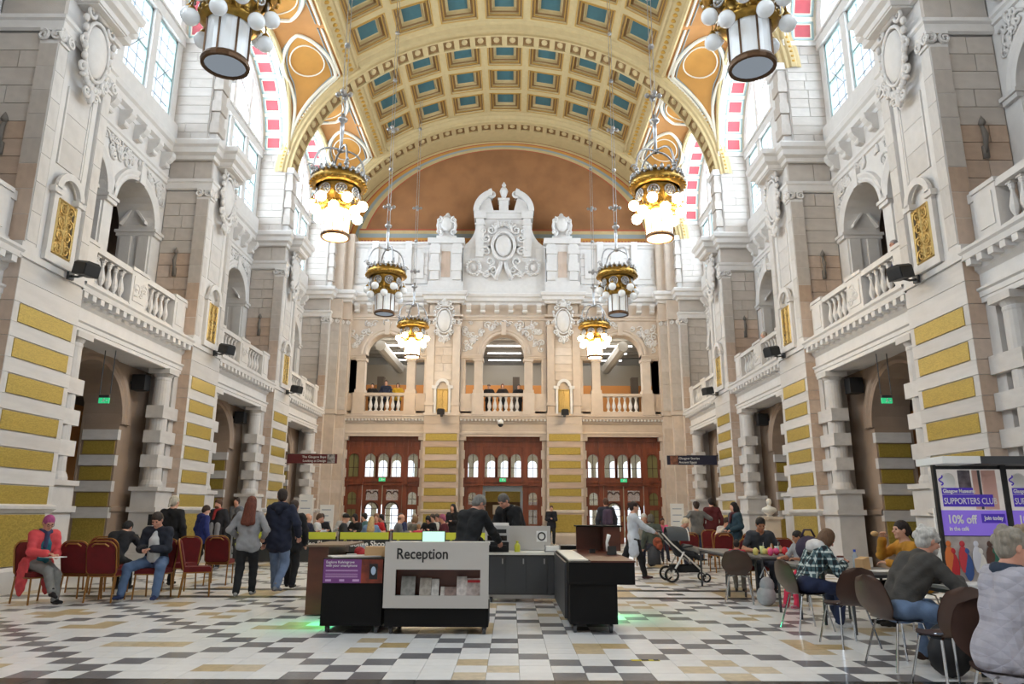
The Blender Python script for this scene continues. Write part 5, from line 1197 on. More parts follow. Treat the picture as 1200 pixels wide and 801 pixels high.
g1 = 'red banquet chairs on the left'
CH = [(-7.12, 11.9, -2.05, 'red banquet chair under the pink-haired woman'), (-6.60, 12.28, -.05, 'red banquet chair with its back to the camera beside the pink-haired woman'), (-7.3, 13.6, pi - .1, 'red banquet chair behind the one next to the pink-haired woman'),
      (-6.16, 12.2, .05, 'red banquet chair with its back turned, left of the seated man'), (-6.72, 13.35, 0, 'red banquet chair under the dark bent-over person'), (-5.62, 12.62, pi, 'red banquet chair under the man with the phone'),
      (-5.05, 13.0, -1.2, 'red banquet chair turned sideways right of the man with the phone'), (-5.75, 13.9, pi, 'red banquet chair in the back row behind the man with the phone'), (-5.45, 15.0, .1, 'rearmost red banquet chair beside the standing woman in black')]
for x, y, rz, lb in CH: chair('banquet_chair', x, y, rz, lb, g1)
g2 = 'red banquet chairs of the right cafe'
for i, (x, y, rz, lb) in enumerate([(4.75, 18.6, 0, 'red banquet chair left of three in a row, back to camera, beyond the stroller'), (5.55, 18.5, .05, 'red banquet chair in the middle of the row beyond the stroller'), (6.30, 18.6, -.05, 'red banquet chair right of three in the row beyond the stroller'), (4.0, 20.6, pi, 'red banquet chair behind the pushchair handle'), (4.9, 21.0, pi, 'red banquet chair behind the white-haired man'), (6.0, 20.8, pi, 'red banquet chair behind the row of three'), (4.95, 13.95, pi, 'red banquet chair under the man in the charcoal shirt'), (5.75, 14.3, pi + .2, 'red banquet chair behind the girl in pink leggings'), (6.05, 19.9, pi, 'red banquet chair under the man with his head in his hands')]): chair('banquet_chair', x, y, rz, lb, g2)
g3 = 'walnut shell cafe chairs'
for x, y, rz, lb in [(4.1, 12.35, -.35, 'walnut shell chair with a small child, back to camera'), (4.1, 9.6, -pi / 2 + .15, 'dark shell chair under the woman in the plaid shirt'), (4.12, 8.5, .12, 'empty walnut shell chair with its back to the camera'), (4.1, 7.35, -pi / 2 + .2, 'shell chair under the bearded man in tweed'), (4.03, 6.42, .1, 'nearest walnut shell chair with a walking stick against it'), (5.62, 9.75, pi / 2, 'shell chair under the woman in mustard'), (3.60, 5.0, pi - .2, 'shell chair under the woman in the quilted jacket'), (5.0, 11.75, pi / 2 + .4, 'shell chair under the girl in pink leggings'), (4.85, 6.35, .1, 'shell chair under the fair-haired woman behind the quilted jacket')]: chair('cafe_chair', x, y, rz, lb, g3)
TOPG = mat('grey_table_top', srgb(118, 116, 114), .4); TOPW = mat('white_table_top', srgb(228, 228, 228), .4)
def table(x, y, w_, d_, h, rz, label, m_):
    t = thing('cafe_table', label, 'table', (x, y, 0), rz, 'cafe tables')
    obj('table_top', B().box(-w_ / 2, w_ / 2, -d_ / 2, d_ / 2, h - .03, h), m_, t); obj('apron', B().box(-w_ / 2 + .04, w_ / 2 - .04, -d_ / 2 + .04, d_ / 2 - .04, h - .07, h - .03), DGREY, t)
    for sx in (-1, 1):
        for sy in (-1, 1): obj('leg', B().tube([(sx * (w_ / 2 - .03), sy * (d_ / 2 - .03), 0), (sx * (w_ / 2 - .03), sy * (d_ / 2 - .03), h - .04)], .02, 8), DGREY, t)
    return t
table(4.42, 14.1, .55, 1.9, .72, 0, 'empty grey cafe table in front of the red chairs', TOPG)
table(4.85, 12.8, .8, .8, .72, .1, 'grey cafe table covered with toys and drinks', TOPG)
table(4.7, 10.85, .75, .75, .72, .05, 'grey cafe table between the girl and the plaid shirt', TOPG)
table(4.9, 9.6, .85, .85, .72, .03, 'grey cafe table between the plaid shirt and the mustard top', TOPG)
table(4.98, 7.35, .85, .85, .74, .05, 'white topped cafe table in front of the bearded man', TOPW)
tag(obj('tray_paper', B().box(-.2, .2, -.15, .15, 0, .004), WHITE, loc=(5.05, 9.4, .722), rz=.2), 'white paper sheet on the table by the mustard top', 'paper')
tag(obj('newspaper', B().box(-.25, .25, -.17, .17, 0, .012).box(-.24, .2, -.16, .16, .012, .02), mat('newsprint', srgb(214, 214, 214), .7, noise=.25, nscale=20), loc=(4.9, 7.35, .741), rz=.25), 'newspaper spread on the white table', 'newspaper')
bt = thing('water_bottle', 'clear water bottle with blue cap beside the cardboard boxes', 'bottle', (4.85, 9.75, .722)); obj('bottle_body', B().lathe([(.032, 0), (.036, .02), (.036, .15), (.014, .2), (.014, .215)], n=12), mat('clear_plastic', srgb(200, 214, 226), .1, alpha=.6), bt, True); obj('bottle_cap', B().lathe([(.017, .21), (.017, .24)], n=10), mat('blue_plastic', srgb(50, 80, 190), .4), bt)
for i, (x, y, w_, lb) in enumerate(((4.8, 9.55, .07, 'upright brown card sandwich box on the table'), (4.62, 9.8, .09, 'open triangular card sandwich box on the table'))):
    tag(obj('card_box', B().prism([(0, 0), (.12, 0), (.10, .16 if i == 0 else .1), (.0, .13 if i == 0 else .05)], -w_, w_, lambda u, v, q: (u, q, v)), MATS['cardboard'], loc=(x, y, .722), rz=.3 + i), lb, 'box')
tg = thing('toy_pile', 'heap of bright plastic toys on the table by the girl', 'toys', (4.85, 12.75, .722))
for i in range(10):
    a = i * 2.4; r_ = .05 + .028 * i
    obj('toy', B().ell((r_ * cos(a), r_ * sin(a) * .8, .05 + .012 * (i % 3)), (.05, .04, .05 + .02 * (i % 2)), 8, 6), mat('toy_%d' % (i % 5), srgb(*((220, 50, 60), (230, 150, 60), (230, 90, 140), (90, 150, 200), (216, 206, 120))[i % 5]), .5), tg, True)
for i, (x, y, c, lb) in enumerate(((4.72, 12.95, (206, 214, 150), 'green striped drinks cup left of the toys'), (4.98, 12.95, (190, 206, 190), 'pale drinks cup behind the toys'))):
    cu = thing('drink_cup', lb, 'cup', (x, y, .722)); obj('cup', B().lathe([(.03, 0), (.042, .14), (.039, .14), (.028, .01)], n=12), mat('cup_%d' % i, srgb(*c), .5), cu, True); obj('straw', B().tube([(.01, 0, .02), (.03, 0, .2)], .004, 5), WHITE, cu)
tag(obj('purple_bag', B().ell((0, 0, .19), (.2, .15, .19), 12, 8).tube([(-.1, 0, .36), (-.05, 0, .46), (.05, 0, .46), (.1, 0, .36)], .015, 6), mat('purple_cloth', srgb(66, 54, 78), .8, noise=.3), None, True, (4.72, 10.9, .722)), 'dark purple bag on the table behind the plaid shirt', 'bag')
tag(obj('grey_bag', B().ell((0, 0, .15), (.16, .10, .16), 10, 7).ell((.02, 0, .3), (.12, .08, .14), 10, 7).tube([(-.08, 0, .42), (0, 0, .58), (.08, 0, .42)], .012, 5), mat('grey_nylon', srgb(176, 178, 184), .6, noise=.3), None, True, (4.4, 11.95, .0)), 'pale grey bag on the floor beside the child chair', 'bag')
tag(obj('black_bag', B().ell((0, 0, .2), (.2, .12, .2), 10, 7).ell((0, 0, .36), (.16, .1, .1), 10, 6), mat('black_nylon', srgb(34, 34, 38), .7), None, True, (4.3, 6.9, 0)), 'black rucksack on the floor by the nearest chair', 'bag')
tag(obj('walking_stick', B().tube([(0, 0, 0), (.12, .02, .75)], .012, 6).tube([(.12, .02, .74), (.13, .02, .8), (.09, .02, .83), (.05, .02, .8)], .012, 6), mat('stick_wood', srgb(140, 92, 58), .5), loc=(4.2, 6.1, 0)), 'wooden walking stick leaning on the nearest chair', 'walking stick')
bw = thing('white_board_stand', 'pale grey framed board standing behind the mustard top', 'board', (7.2, 11.2, 0)); obj('frame', B().box(-.42, .42, -.02, .02, .2, 1.5), WHITE, bw); obj('panel', B().box(-.38, -.06, -.026, -.021, .24, 1.46).box(-.02, .38, -.026, -.021, .24, 1.46), PANELG, bw)
for sg in (-1, 1): obj('foot', B().box(sg * .36 - .02, sg * .36 + .02, -.2, .2, 0, .2), DGREY, bw)
# ------------------------------------------------------------------ supporters club kiosk
VIO = mat('violet_print', srgb(122, 96, 196), .5, emit=srgb(122, 96, 196), est=.35); VIOD = mat('deep_violet_print', srgb(64, 38, 156), .5, emit=srgb(64, 38, 156), est=.3); PHOT = mat('lit_photo_print', srgb(206, 196, 190), .5, noise=.3, nscale=5, emit=(.5, .48, .46), est=.35)
kt = thing('poster_kiosk', 'dark kiosk with two lit violet posters for a supporters club at right edge', 'kiosk', (5.28, 8.45, 0), -.06)
obj('frame', B().box(-.03, .0, -.03, .03, 0, 1.98).box(.72, .78, -.03, .03, 0, 1.98).box(1.5, 1.55, -.03, .03, 0, 1.98).box(.0, 1.5, .0, .04, .9, 1.96), BLK, kt)
obj('canopy', B().box(-.06, .35, -.32, .3, 1.97, 2.05), WHITE, kt); obj('canopy_edge', B().box(.352, 1.6, -.30, .3, 1.965, 2.05), DGREY, kt)
for i in range(2):
    x0 = .0 + i * .78; po = obj('poster', B().box(x0, x0 + .72, -.012, -.001, 1.18, 1.92), PHOT, kt)
    obj('violet_band', B().box(x0, x0 + .72, -.016, -.0125, 1.18, 1.46), VIO, po)
    pc = B().ell((x0 + .13, -.014, 1.78), (.08, .003, .1), 12, 6); obj('photo_detail', pc, WHITE, po)
    obj('photo_pattern', B().box(x0 + .24, x0 + .38, -.015, -.0125, 1.68, 1.91), mat('grey_photo', srgb(130, 120, 130), .5, noise=.6, nscale=12), po); obj('photo_stripes', B().box(x0 + .40, x0 + .46, -.015, -.0125, 1.47, 1.91).box(x0 + .50, x0 + .66, -.015, -.0125, 1.47, 1.91), mat('pink_photo', srgb(222, 176, 166), .5), po)
    obj('photo_gap', B().box(x0 + .46, x0 + .49, -.015, -.0125, 1.47, 1.91), DGREY, po)
    obj('name_strip', B().box(x0 + .04, x0 + .39, -.018, -.0165, 1.64, 1.71).box(x0 + .04, x0 + .60, -.018, -.0165, 1.50, 1.635), VIOD, po)
    for s_, sz, xx, zz, bo in filter(None, (('Glasgow Museums', .058, .05, 1.655, .002), ('SUPPORTERS CLUB', .098, .05, 1.53, .001), ('10% off', .13, .06, 1.315, .004), ('in the café', .062, .07, 1.235, .002), ('Join today', .062, .47, 1.355, .002), None)):
        text('lettering', s_, sz, WHITE, po, face_cam(x0 + xx, -.021, zz), 'LEFT', .0005, bo, .70 if sz < .1 and sz > .09 else .82)
    obj('join_box', B().box(x0 + .44, x0 + .70, -.018, -.0165, 1.32, 1.42), VIOD, po)
    emb = B().tube([(x0 + .045 + .022 * sin(a * 2), -.017, 1.74 + .05 * a / 2) for a in [k * .4 for k in range(12)]], .008, 4); obj('emblem', emb, VIOD, po)
    for k in range(9):
        c = ((190, 40, 50), (60, 90, 150), (230, 226, 220), (50, 110, 90), (40, 50, 110), (220, 120, 60), (200, 60, 70), (214, 214, 224), (90, 60, 50))[k]
        x = x0 + .07 + (k % 5) * .15 - (.04 if k > 4 else 0); z = .84 + (.08 if k > 4 else 0)
        obj('painted_figure', B().ell((x, -.03, z), (.055, .006, .15), 8, 6).ell((x, -.03, z + .17), (.03, .006, .035), 8, 5), mat('figure_paint_%d' % k, srgb(*c), .6), kt)
obj('lower_panel', B().box(.0, 1.5, -.02, .03, .2, 1.17), mat('cream_panel', srgb(190, 180, 176), .6, noise=.35, nscale=7), kt)

for s, sd in ((-1, 'left'), (1, 'right')):
    for k, w_ in ((1, 'nearer'), (2, 'farther')):
        a, b_ = BAYS[k]; t = thing('porch_speaker', 'black box speaker high inside the %s %s doorway bay' % (w_, sd), 'speaker', (s * (P + .80), b_ - .95, 4.62), 0, 'box speakers in the doorway bays')
        obj('cabinet', B().box(-.17, .17, -.15, .15, -.2, .2), BLK, t); obj('bracket', B().box(*sorted((s * .1, s * .27)), -.04, .04, -.04, .04), DGREY, t)
tp = thing('floor_tape', 'short strip of yellow and black tape on the floor', 'tape', (1.70, 7.62, .0)); obj('tape', B().box(-.14, .14, -.03, .03, .001, .004), mat('yellow_tape', srgb(206, 190, 50), .6), tp)
obj('tape_marks', B().box(-.04, .03, -.03, .03, .0045, .006).box(.08, .13, -.03, .03, .0045, .006), BLK, tp)
# ------------------------------------------------------------------ people: smooth bodies from blended rounded cones, meshed with surface nets
def surfnet(D, lo, h):
    S = D < 0
    c = np.zeros(tuple(n - 1 for n in D.shape), np.int8)
    for i in (0, 1):
        for j in (0, 1):
            for k in (0, 1): c += S[i:D.shape[0] - 1 + i, j:D.shape[1] - 1 + j, k:D.shape[2] - 1 + k]
    act = np.argwhere((c > 0) & (c < 8))
    if not len(act): return None
    idx = -np.ones(c.shape, np.int64); idx[tuple(act.T)] = np.arange(len(act))
    acc = np.zeros((len(act), 3)); cnt = np.zeros(len(act))
    for ax in range(3):
        o = [q for q in range(3) if q != ax]
        for a in (0, 1):
            for b_ in (0, 1):
                off = np.zeros(3, int); off[o[0]] = a; off[o[1]] = b_; p0 = act + off; p1 = p0.copy(); p1[:, ax] += 1
                v0 = D[tuple(p0.T)]; v1 = D[tuple(p1.T)]; m = (v0 < 0) != (v1 < 0)
                t = np.where(m, v0 / np.where(np.abs(v0 - v1) < 1e-9, 1, v0 - v1), 0)
                pos = off.astype(float)[None, :].repeat(len(act), 0); pos[:, ax] += t
                acc[m] += pos[m]; cnt[m] += 1
    V = (act + acc / cnt[:, None]) * h + lo
    F = []
    for ax in range(3):
        sl0 = [slice(None)] * 3; sl1 = [slice(None)] * 3; sl0[ax] = slice(0, -1); sl1[ax] = slice(1, None)
        A_ = S[tuple(sl0)]; B_ = S[tuple(sl1)]; e = np.argwhere(A_ != B_)
        o = [q for q in range(3) if q != ax]
        e = e[(e[:, o[0]] > 0) & (e[:, o[1]] > 0) & (e[:, o[0]] < c.shape[o[0]]) & (e[:, o[1]] < c.shape[o[1]])]
        if not len(e): continue
        q = []
        for a, b_ in ((-1, -1), (0, -1), (0, 0), (-1, 0)):
            p = e.copy(); p[:, o[0]] += a; p[:, o[1]] += b_; q.append(idx[tuple(p.T)])
        q = np.stack(q, 1); fl = A_[tuple(e.T)]
        if ax == 1: fl = ~fl
        q[~fl] = q[~fl][:, ::-1]; F.append(q)
    F = np.concatenate(F); F = F[(F >= 0).all(1)]
    return V, F
def sdf_mesh(name, prims, h, m, warp=None, wr=0.):
    los = []; his = []
    for p in prims:
        if p[0] == 'c': pts = np.array([p[1], p[2]]); r = max(p[3], p[4])
        else: pts = np.array([p[1]]); r = max(p[2])
        if p[-1] >= 0: los.append(pts.min(0) - r); his.append(pts.max(0) + r)
    lo = np.min(los, 0) - 3 * h; hi = np.max(his, 0) + 3 * h
    n = np.ceil((hi - lo) / h).astype(int) + 1
    D = np.full(tuple(n), 1.0, np.float32)
    for p in prims:
        k = abs(p[-1]); sub = p[-1] < 0
        if p[0] == 'c': a, b_ = np.array(p[1], float), np.array(p[2], float); r = max(p[3], p[4]); l_, h_ = np.minimum(a, b_), np.maximum(a, b_)
        else: a = np.array(p[1], float); r = max(p[2]); l_ = h_ = a
        mg = r + k + 2 * h
        i0 = np.clip(np.floor((l_ - mg - lo) / h).astype(int), 0, n); i1 = np.clip(np.ceil((h_ + mg - lo) / h).astype(int) + 1, 0, n)
        if (i1 <= i0).any(): continue
        g = [np.arange(i0[q], i1[q]) * h + lo[q] for q in range(3)]
        X_, Y_, Z_ = g[0][:, None, None], g[1][None, :, None], g[2][None, None, :]
        if p[0] == 'c':
            d = b_ - a; L2 = max(float(d @ d), 1e-9)
            t = np.clip(((X_ - a[0]) * d[0] + (Y_ - a[1]) * d[1] + (Z_ - a[2]) * d[2]) / L2, 0, 1)
            dist = np.sqrt((X_ - a[0] - t * d[0]) ** 2 + (Y_ - a[1] - t * d[1]) ** 2 + (Z_ - a[2] - t * d[2]) ** 2) - (p[3] + (p[4] - p[3]) * t)
        else:
            M = p[3] if p[3] is not None else np.eye(3); rx = p[2]
            q = [((X_ - a[0]) * M[0][i] + (Y_ - a[1]) * M[1][i] + (Z_ - a[2]) * M[2][i]) / rx[i] for i in range(3)]
            k0 = np.sqrt(q[0] ** 2 + q[1] ** 2 + q[2] ** 2) + 1e-6; k1 = np.sqrt((q[0] / rx[0]) ** 2 + (q[1] / rx[1]) ** 2 + (q[2] / rx[2]) ** 2) + 1e-6
            dist = k0 * (k0 - 1) / k1
        s_ = (slice(i0[0], i1[0]), slice(i0[1], i1[1]), slice(i0[2], i1[2])); cur = D[s_]
        if sub:
            e = np.maximum(k - np.abs(cur + dist), 0); D[s_] = np.maximum(cur, -dist) + e * e / (4 * k + 1e-9)
        else:
            e = np.maximum(k - np.abs(cur - dist), 0); D[s_] = np.minimum(cur, dist) - e * e / (4 * k + 1e-9)
    if wr:                                   # shallow cloth folds
        gx, gy, gz = (np.arange(n[q], dtype=np.float32) * h + lo[q] for q in range(3)); gx, gy, gz = gx[:, None, None], gy[None, :, None], gz[None, None, :]
        D += wr * (np.sin(31 * (gz + .6 * gx) + 2.2 * np.sin(11 * gy + 5 * gx)) * np.sin(17 * gy - 13 * gx + 6 * gz) + .6 * np.sin(52 * (gz - .5 * gy) + 3 * np.sin(14 * gx)))
    r = surfnet(D, lo, h)
    if r is None: return None
    V, F = r
    me = bpy.data.meshes.new(name); me.from_pydata(V.tolist(), [], F.tolist()); me.materials.append(m); me.shade_smooth(); me.update()
    return me
def ik(a, t, l1, l2, pole):
    a, t, pole = Vector(a), Vector(t), Vector(pole); d = t - a; L = min(d.length, (l1 + l2) * .999); d.normalize(); t = a + d * L
    x = (l1 * l1 - l2 * l2 + L * L) / (2 * L); hh = sqrt(max(0, l1 * l1 - x * x)); pp = pole - d * pole.dot(d)
    pp = pp.normalized() if pp.length > 1e-6 else d.orthogonal().normalized()
    return a + d * x + pp * hh, t
SKINS = {'light': srgb(214, 164, 140), 'pink': srgb(206, 150, 128), 'tan': srgb(178, 124, 94)}
FAB = {}
def fabric(c, kind=''):
    key = (c, kind)
    if key in FAB: return FAB[key]
    nm = 'fabric_%d_%d_%d%s' % (*c, kind); m = mat(nm, srgb(*c), .85, noise=.18, nscale=9, bump=.35, bscale=16)
    if kind:
        nt = m.node_tree; N = nt.nodes; L = nt.links; b = N['Principled BSDF']; tc = N.new('ShaderNodeTexCoord'); sx = N.new('ShaderNodeSeparateXYZ'); L.new(tc.outputs['Object'], sx.inputs[0])
        if kind == 'plaid':
            res = None
            for ax, (per, w_) in (('X', (.075, .3)), ('Z', (.085, .3)), ('Y', (.075, .3))):
                q = N.new('ShaderNodeMath'); q.operation = 'FRACT'; dv = N.new('ShaderNodeMath'); dv.operation = 'DIVIDE'; dv.inputs[1].default_value = per; L.new(sx.outputs[ax], dv.inputs[0]); L.new(dv.outputs[0], q.inputs[0])
                lt = N.new('ShaderNodeMath'); lt.operation = 'LESS_THAN'; lt.inputs[1].default_value = w_; L.new(q.outputs[0], lt.inputs[0])
                if res is None: res = lt.outputs[0]
                else: ad = N.new('ShaderNodeMath'); ad.operation = 'ADD'; L.new(res, ad.inputs[0]); L.new(lt.outputs[0], ad.inputs[1]); res = ad.outputs[0]
            rp = N.new('ShaderNodeValToRGB'); cr = rp.color_ramp; cr.interpolation = 'CONSTANT'; cr.elements[0].color = (*srgb(22, 30, 38), 1); cr.elements[1].position = .30; cr.elements[1].color = (*srgb(70, 96, 104), 1)
            e = cr.elements.new(.6); e.color = (*srgb(196, 206, 204), 1); dv = N.new('ShaderNodeMath'); dv.operation = 'DIVIDE'; dv.inputs[1].default_value = 3; L.new(res, dv.inputs[0]); L.new(dv.outputs[0], rp.inputs[0]); L.new(rp.outputs[0], b.inputs['Base Color'])
        if kind == 'quilt':
            bp = N.new('ShaderNodeBump'); bp.inputs['Strength'].default_value = 1.0; bp.inputs['Distance'].default_value = .25; hs = []
            for sg in (1, -1):
                ad = N.new('ShaderNodeMath'); ad.operation = 'MULTIPLY_ADD'; ad.inputs[1].default_value = sg; L.new(sx.outputs['Z'], ad.inputs[0]); L.new(sx.outputs['Y'], ad.inputs[2])
                ml = N.new('ShaderNodeMath'); ml.operation = 'PINGPONG'; ml.inputs[1].default_value = .045; L.new(ad.outputs[0], ml.inputs[0]); hs.append(ml.outputs[0])
            mn = N.new('ShaderNodeMath'); mn.operation = 'MINIMUM'; L.new(hs[0], mn.inputs[0]); L.new(hs[1], mn.inputs[1]); L.new(mn.outputs[0], bp.inputs['Height']); L.new(bp.outputs[0], b.inputs['Normal'])
    FAB[key] = m; return m
EYE = mat('dark_eye', srgb(40, 32, 28), .2); LIP = mat('lip', srgb(168, 92, 84), .5)
NPEOPLE = 0
def person(label, x, y, rz, H=1.7, z=0., hip=None, lean=0., roll=0., head=(0., 0.), hands=None, feet=None, top=((60, 60, 70), 1., .0, ''), legs=(40, 42, 60), shoes=(40, 38, 38), hair=('short', (60, 44, 34)), skin='light', build=1.0, res=None, group=None, extra=None, knees=None, elbows=None, seated=False, skirt=None, glasses=False, beard=None):
    d = math.hypot(x - .37, y); h = res or (.0075 if d < 11 else .0095 if d < 14.5 else .014 if d < 19 else .019)
    fine = d < 14.5
    t = thing('person', label, 'person', (x, y, z), rz, group)
    u = Vector((sin(radians(roll)), sin(radians(lean)) * cos(radians(roll)), cos(radians(lean)) * cos(radians(roll)))); rt = Vector((cos(radians(roll)), 0, -sin(radians(roll)))); fwv = u.cross(rt) * -1
    fwd = rt.cross(u) * -1 if False else u.cross(rt)
    fwd = Vector((0, 1, 0)) - u * u.y; fwd.normalize()
    k_ = H / 1.7
    if hip is None: hip = (0, 0, .53 * H) if not seated else (0, -.02, .47 + .07 * k_)
    hp = Vector(hip); S = lambda f, sd=0., fo=0.: hp + u * (f * H) + rt * (sd * H) + fwd * (fo * H)
    neck = S(.315); sh = {-1: S(.282, -.103 * build ** .5), 1: S(.282, .103 * build ** .5)}
    hips = {-1: hp + rt * (-.052 * H), 1: hp + rt * (.052 * H)}
    # head frame
    hpz, hyw = radians(head[0]), radians(head[1])
    f0 = Vector((sin(hyw), cos(hyw), 0)); hf = (f0 * cos(hpz) - Vector((0, 0, 1)) * sin(hpz)).normalized(); hr = hf.cross(Vector((0, 0, 1))).normalized(); hu = hr.cross(hf)
    hm = np.array([list(hr), list(hf), list(hu)]).T
    hc = neck + u * (.035 * H) + hu * (.052 * H) + hf * (.018 * H)
    Hd = lambda a, b_, c: tuple(hc + (hr * a + hf * b_ + hu * c) * k_)
    # limbs
    LA, LF, LT, LS = .172 * H, .155 * H, .245 * H, .245 * H
    hands = hands or (None, None); feet = feet or (None, None); arm = {}; leg = {}
    for i, sg in enumerate((-1, 1)):
        tg = Vector(hands[i]) if hands[i] is not None else sh[sg] + Vector((sg * .05 * H, .03 * H, -.31 * H))
        po = Vector(elbows[i]) if elbows and elbows[i] else Vector((sg * .6, -.6, -.5))
        arm[sg] = (sh[sg], *ik(sh[sg], tg, LA, LF, po))
        ft = Vector(feet[i]) if feet[i] is not None else (Vector((sg * .06 * H, .0, .05 * H)) if not seated else Vector((sg * .07 * H, .44 * k_, .05 * H)))
        po = Vector(knees[i]) if knees and knees[i] else Vector((sg * .1, 1, .25 if seated else 0))
        leg[sg] = (hips[sg], *ik(hips[sg], ft, LT, LS, po))
    b = build; sk = mat('skin_' + skin, SKINS[skin], .55, noise=.06, nscale=20)
    P_ = []
    c_ = lambda a, b_, r0, r1, k=.02: P_.append(('c', tuple(a), tuple(b_), r0 * H, r1 * H, k * k_))
    torso = [(S(-.005, -.045), S(-.005, .045), .062 * b, .062 * b, .03), (S(.02, -.035), S(.15, -.04), .058 * b, .058 * b, .04), (S(.02, .035), S(.15, .04), .058 * b, .058 * b, .04), (S(.15, -.05), S(.24, -.06), .058 * b, .058 * b, .04), (S(.15, .05), S(.24, .06), .058 * b, .058 * b, .04), (S(.272, -.095), S(.272, .095), .040, .040, .05), (S(.29, 0), S(.315, 0), .042, .036, .04)]
    for q in torso: c_(*q)
    c_(S(.29), hc - hu * .03 * H, .034, .033, .03)
    for sg in (-1, 1):
        a0, a1, a2 = arm[sg]; c_(a0, a1, .031 * b ** .5, .025, .03); c_(a1, a2, .025, .017, .02)
        l0, l1, l2 = leg[sg]; c_(l0, l1, .052 * b ** .5, .034, .04); c_(l1, l2, .034, .022, .03)
    # hand: palm, four fingers, thumb
    for sg in (-1, 1):
        a1, a2 = arm[sg][1], arm[sg][2]; dr = (a2 - a1).normalized(); side = dr.cross(Vector((0, 0, 1)));
        side = side.normalized() if side.length > .2 else Vector((1, 0, 0)); nrm = side.cross(dr).normalized()
        pc = a2 + dr * .045 * k_
        if fine:
            for q in (-.024, -.008, .008, .024): P_.append(('c', tuple(a2 + side * q * .6 * k_), tuple(a2 + dr * .075 * k_ + side * q * k_), .013 * k_, .011 * k_, .012))
            for q, L in ((-.03, .060), (-.010, .072), (.010, .068), (.030, .052)):
                k0 = a2 + dr * .078 * k_ + side * q * k_; k1 = k0 + (dr * .8 - nrm * .45) * L * .55 * k_; k2 = k1 + (dr * .35 - nrm * .9) * L * .5 * k_
                P_.append(('c', tuple(k0), tuple(k1), .0095 * k_, .0088 * k_, .005)); P_.append(('c', tuple(k1), tuple(k2), .0088 * k_, .0078 * k_, .005))
            th = a2 + dr * .02 * k_ - side * sg * .026 * k_; t1 = th + (dr * .6 - side * sg * .8) * .035 * k_; t2 = t1 + (dr * .9 - nrm * .3) * .032 * k_
            P_.append(('c', tuple(th), tuple(t1), .014 * k_, .011 * k_, .008)); P_.append(('c', tuple(t1), tuple(t2), .0105 * k_, .0085 * k_, .005))
        else:
            P_.append(('c', tuple(a2), tuple(pc + dr * .05 * k_), .028 * k_, .022 * k_, .02)); P_.append(('c', tuple(a2 + dr * .02), tuple(a2 + dr * .06 * k_ - side * sg * .04 * k_), .014 * k_, .011 * k_, .012))
    # head with face
    e_ = lambda c, r, k, sub=False: P_.append(('e', Hd(*c), tuple(q * k_ for q in r), hm, -k if sub else k))
    e_((0, -.012, .028), (.075, .093, .092), .03); e_((0, .028, -.045), (.056, .058, .068), .03)
    if h < .016:
        P_.append(('c', Hd(0, .086, .018), Hd(0, .106, -.016), .008 * k_, .014 * k_, .012)); P_.append(('c', Hd(-.036, .074, .036), Hd(.036, .074, .036), .010 * k_, .010 * k_, .015))
        for sg in (-1, 1): e_((sg * .030, .094, .016), (.019, .014, .012), .01, True); e_((sg * .076, -.008, -.005), (.010, .020, .032), .006); e_((sg * .042, .062, -.022), (.018, .018, .018), .02)
        e_((0, .082, -.050), (.024, .010, .007), .006); e_((0, .080, -.062), (.021, .011, .008), .006); e_((0, .072, -.092), (.022, .018, .018), .02)
    else:
        P_.append(('c', Hd(0, .09, .01), Hd(0, .104, -.02), .012 * k_, .016 * k_, .01))
    body = obj('body', sdf_mesh('body', P_, h, sk), None, t)
    if h < .016:
        eb = B()
        for sg in (-1, 1): eb.ell(Hd(sg * .030, .0765, .015), .0105 * k_, 8, 6)
        obj('eyes', eb, EYE, body, True)
        lb = B().ell((0, 0, 0), (1, 1, 1), 8, 5, lambda a, b_, c: Hd(a * .023, .086 + b_ * .008, -.055 + c * .007)); obj('lips', lb, LIP, body, True)
    hh = h * 1.25
    # trousers or skirt
    Q = []
    cq = lambda a, b_, r0, r1, k=.03: Q.append(('c', tuple(a), tuple(b_), r0 * H, r1 * H, k * k_))
    cq(S(-.008, -.045), S(-.008, .045), .070 * b, .070 * b); cq(S(.02, -.035), S(.05, -.035), .064 * b, .064 * b); cq(S(.02, .035), S(.05, .035), .064 * b, .064 * b)
    for sg in (-1, 1):
        l0, l1, l2 = leg[sg]; cq(l0, l1, .060 * b ** .5, .044, .04); cq(l1, l1 + (l2 - l1) * .93, .044, .035, .02)
    obj('trousers', sdf_mesh('trousers', Q, hh, fabric(legs), wr=.004), None, t)
    # shoes
    Q = []
    for sg in (-1, 1):
        l1, l2 = leg[sg][1], leg[sg][2]; fd = Vector((l2.x - l1.x, l2.y - l1.y, 0)) * .15 + Vector((sg * .12, 1, 0)); fd.normalize(); an = Vector((l2.x, l2.y, max(.045 * k_, l2.z)))
        low = an.z < .12; hl = an - fd * .045 * k_ + Vector((0, 0, -.018 * k_ if low else -.03)); toe = an + fd * .15 * k_ + Vector((0, 0, -.02 * k_ if low else -.06))
        Q.append(('c', tuple(hl), tuple(hl + fd * .1 * k_), .032 * k_, .034 * k_, .02)); Q.append(('c', tuple(hl + fd * .1 * k_), tuple(toe), .034 * k_, .026 * k_, .02)); Q.append(('c', tuple(an + Vector((0, 0, .04 * k_))), tuple(hl + fd * .03 * k_), .036 * k_, .034 * k_, .02))
    obj('shoes', sdf_mesh('shoes', Q, hh, fabric(shoes)), None, t)
    # top garment
    col, sl, ln, kind = top
    Q = []; ex = .010 + (.007 if kind in ('coat', 'quilt', 'jacket', 'tweed') else 0)
    cq = lambda a, b_, r0, r1, k=.035: Q.append(('c', tuple(a), tuple(b_), r0 * H + ex * k_, r1 * H + ex * k_, k * k_))
    for q in torso[1:6]: cq(*q)
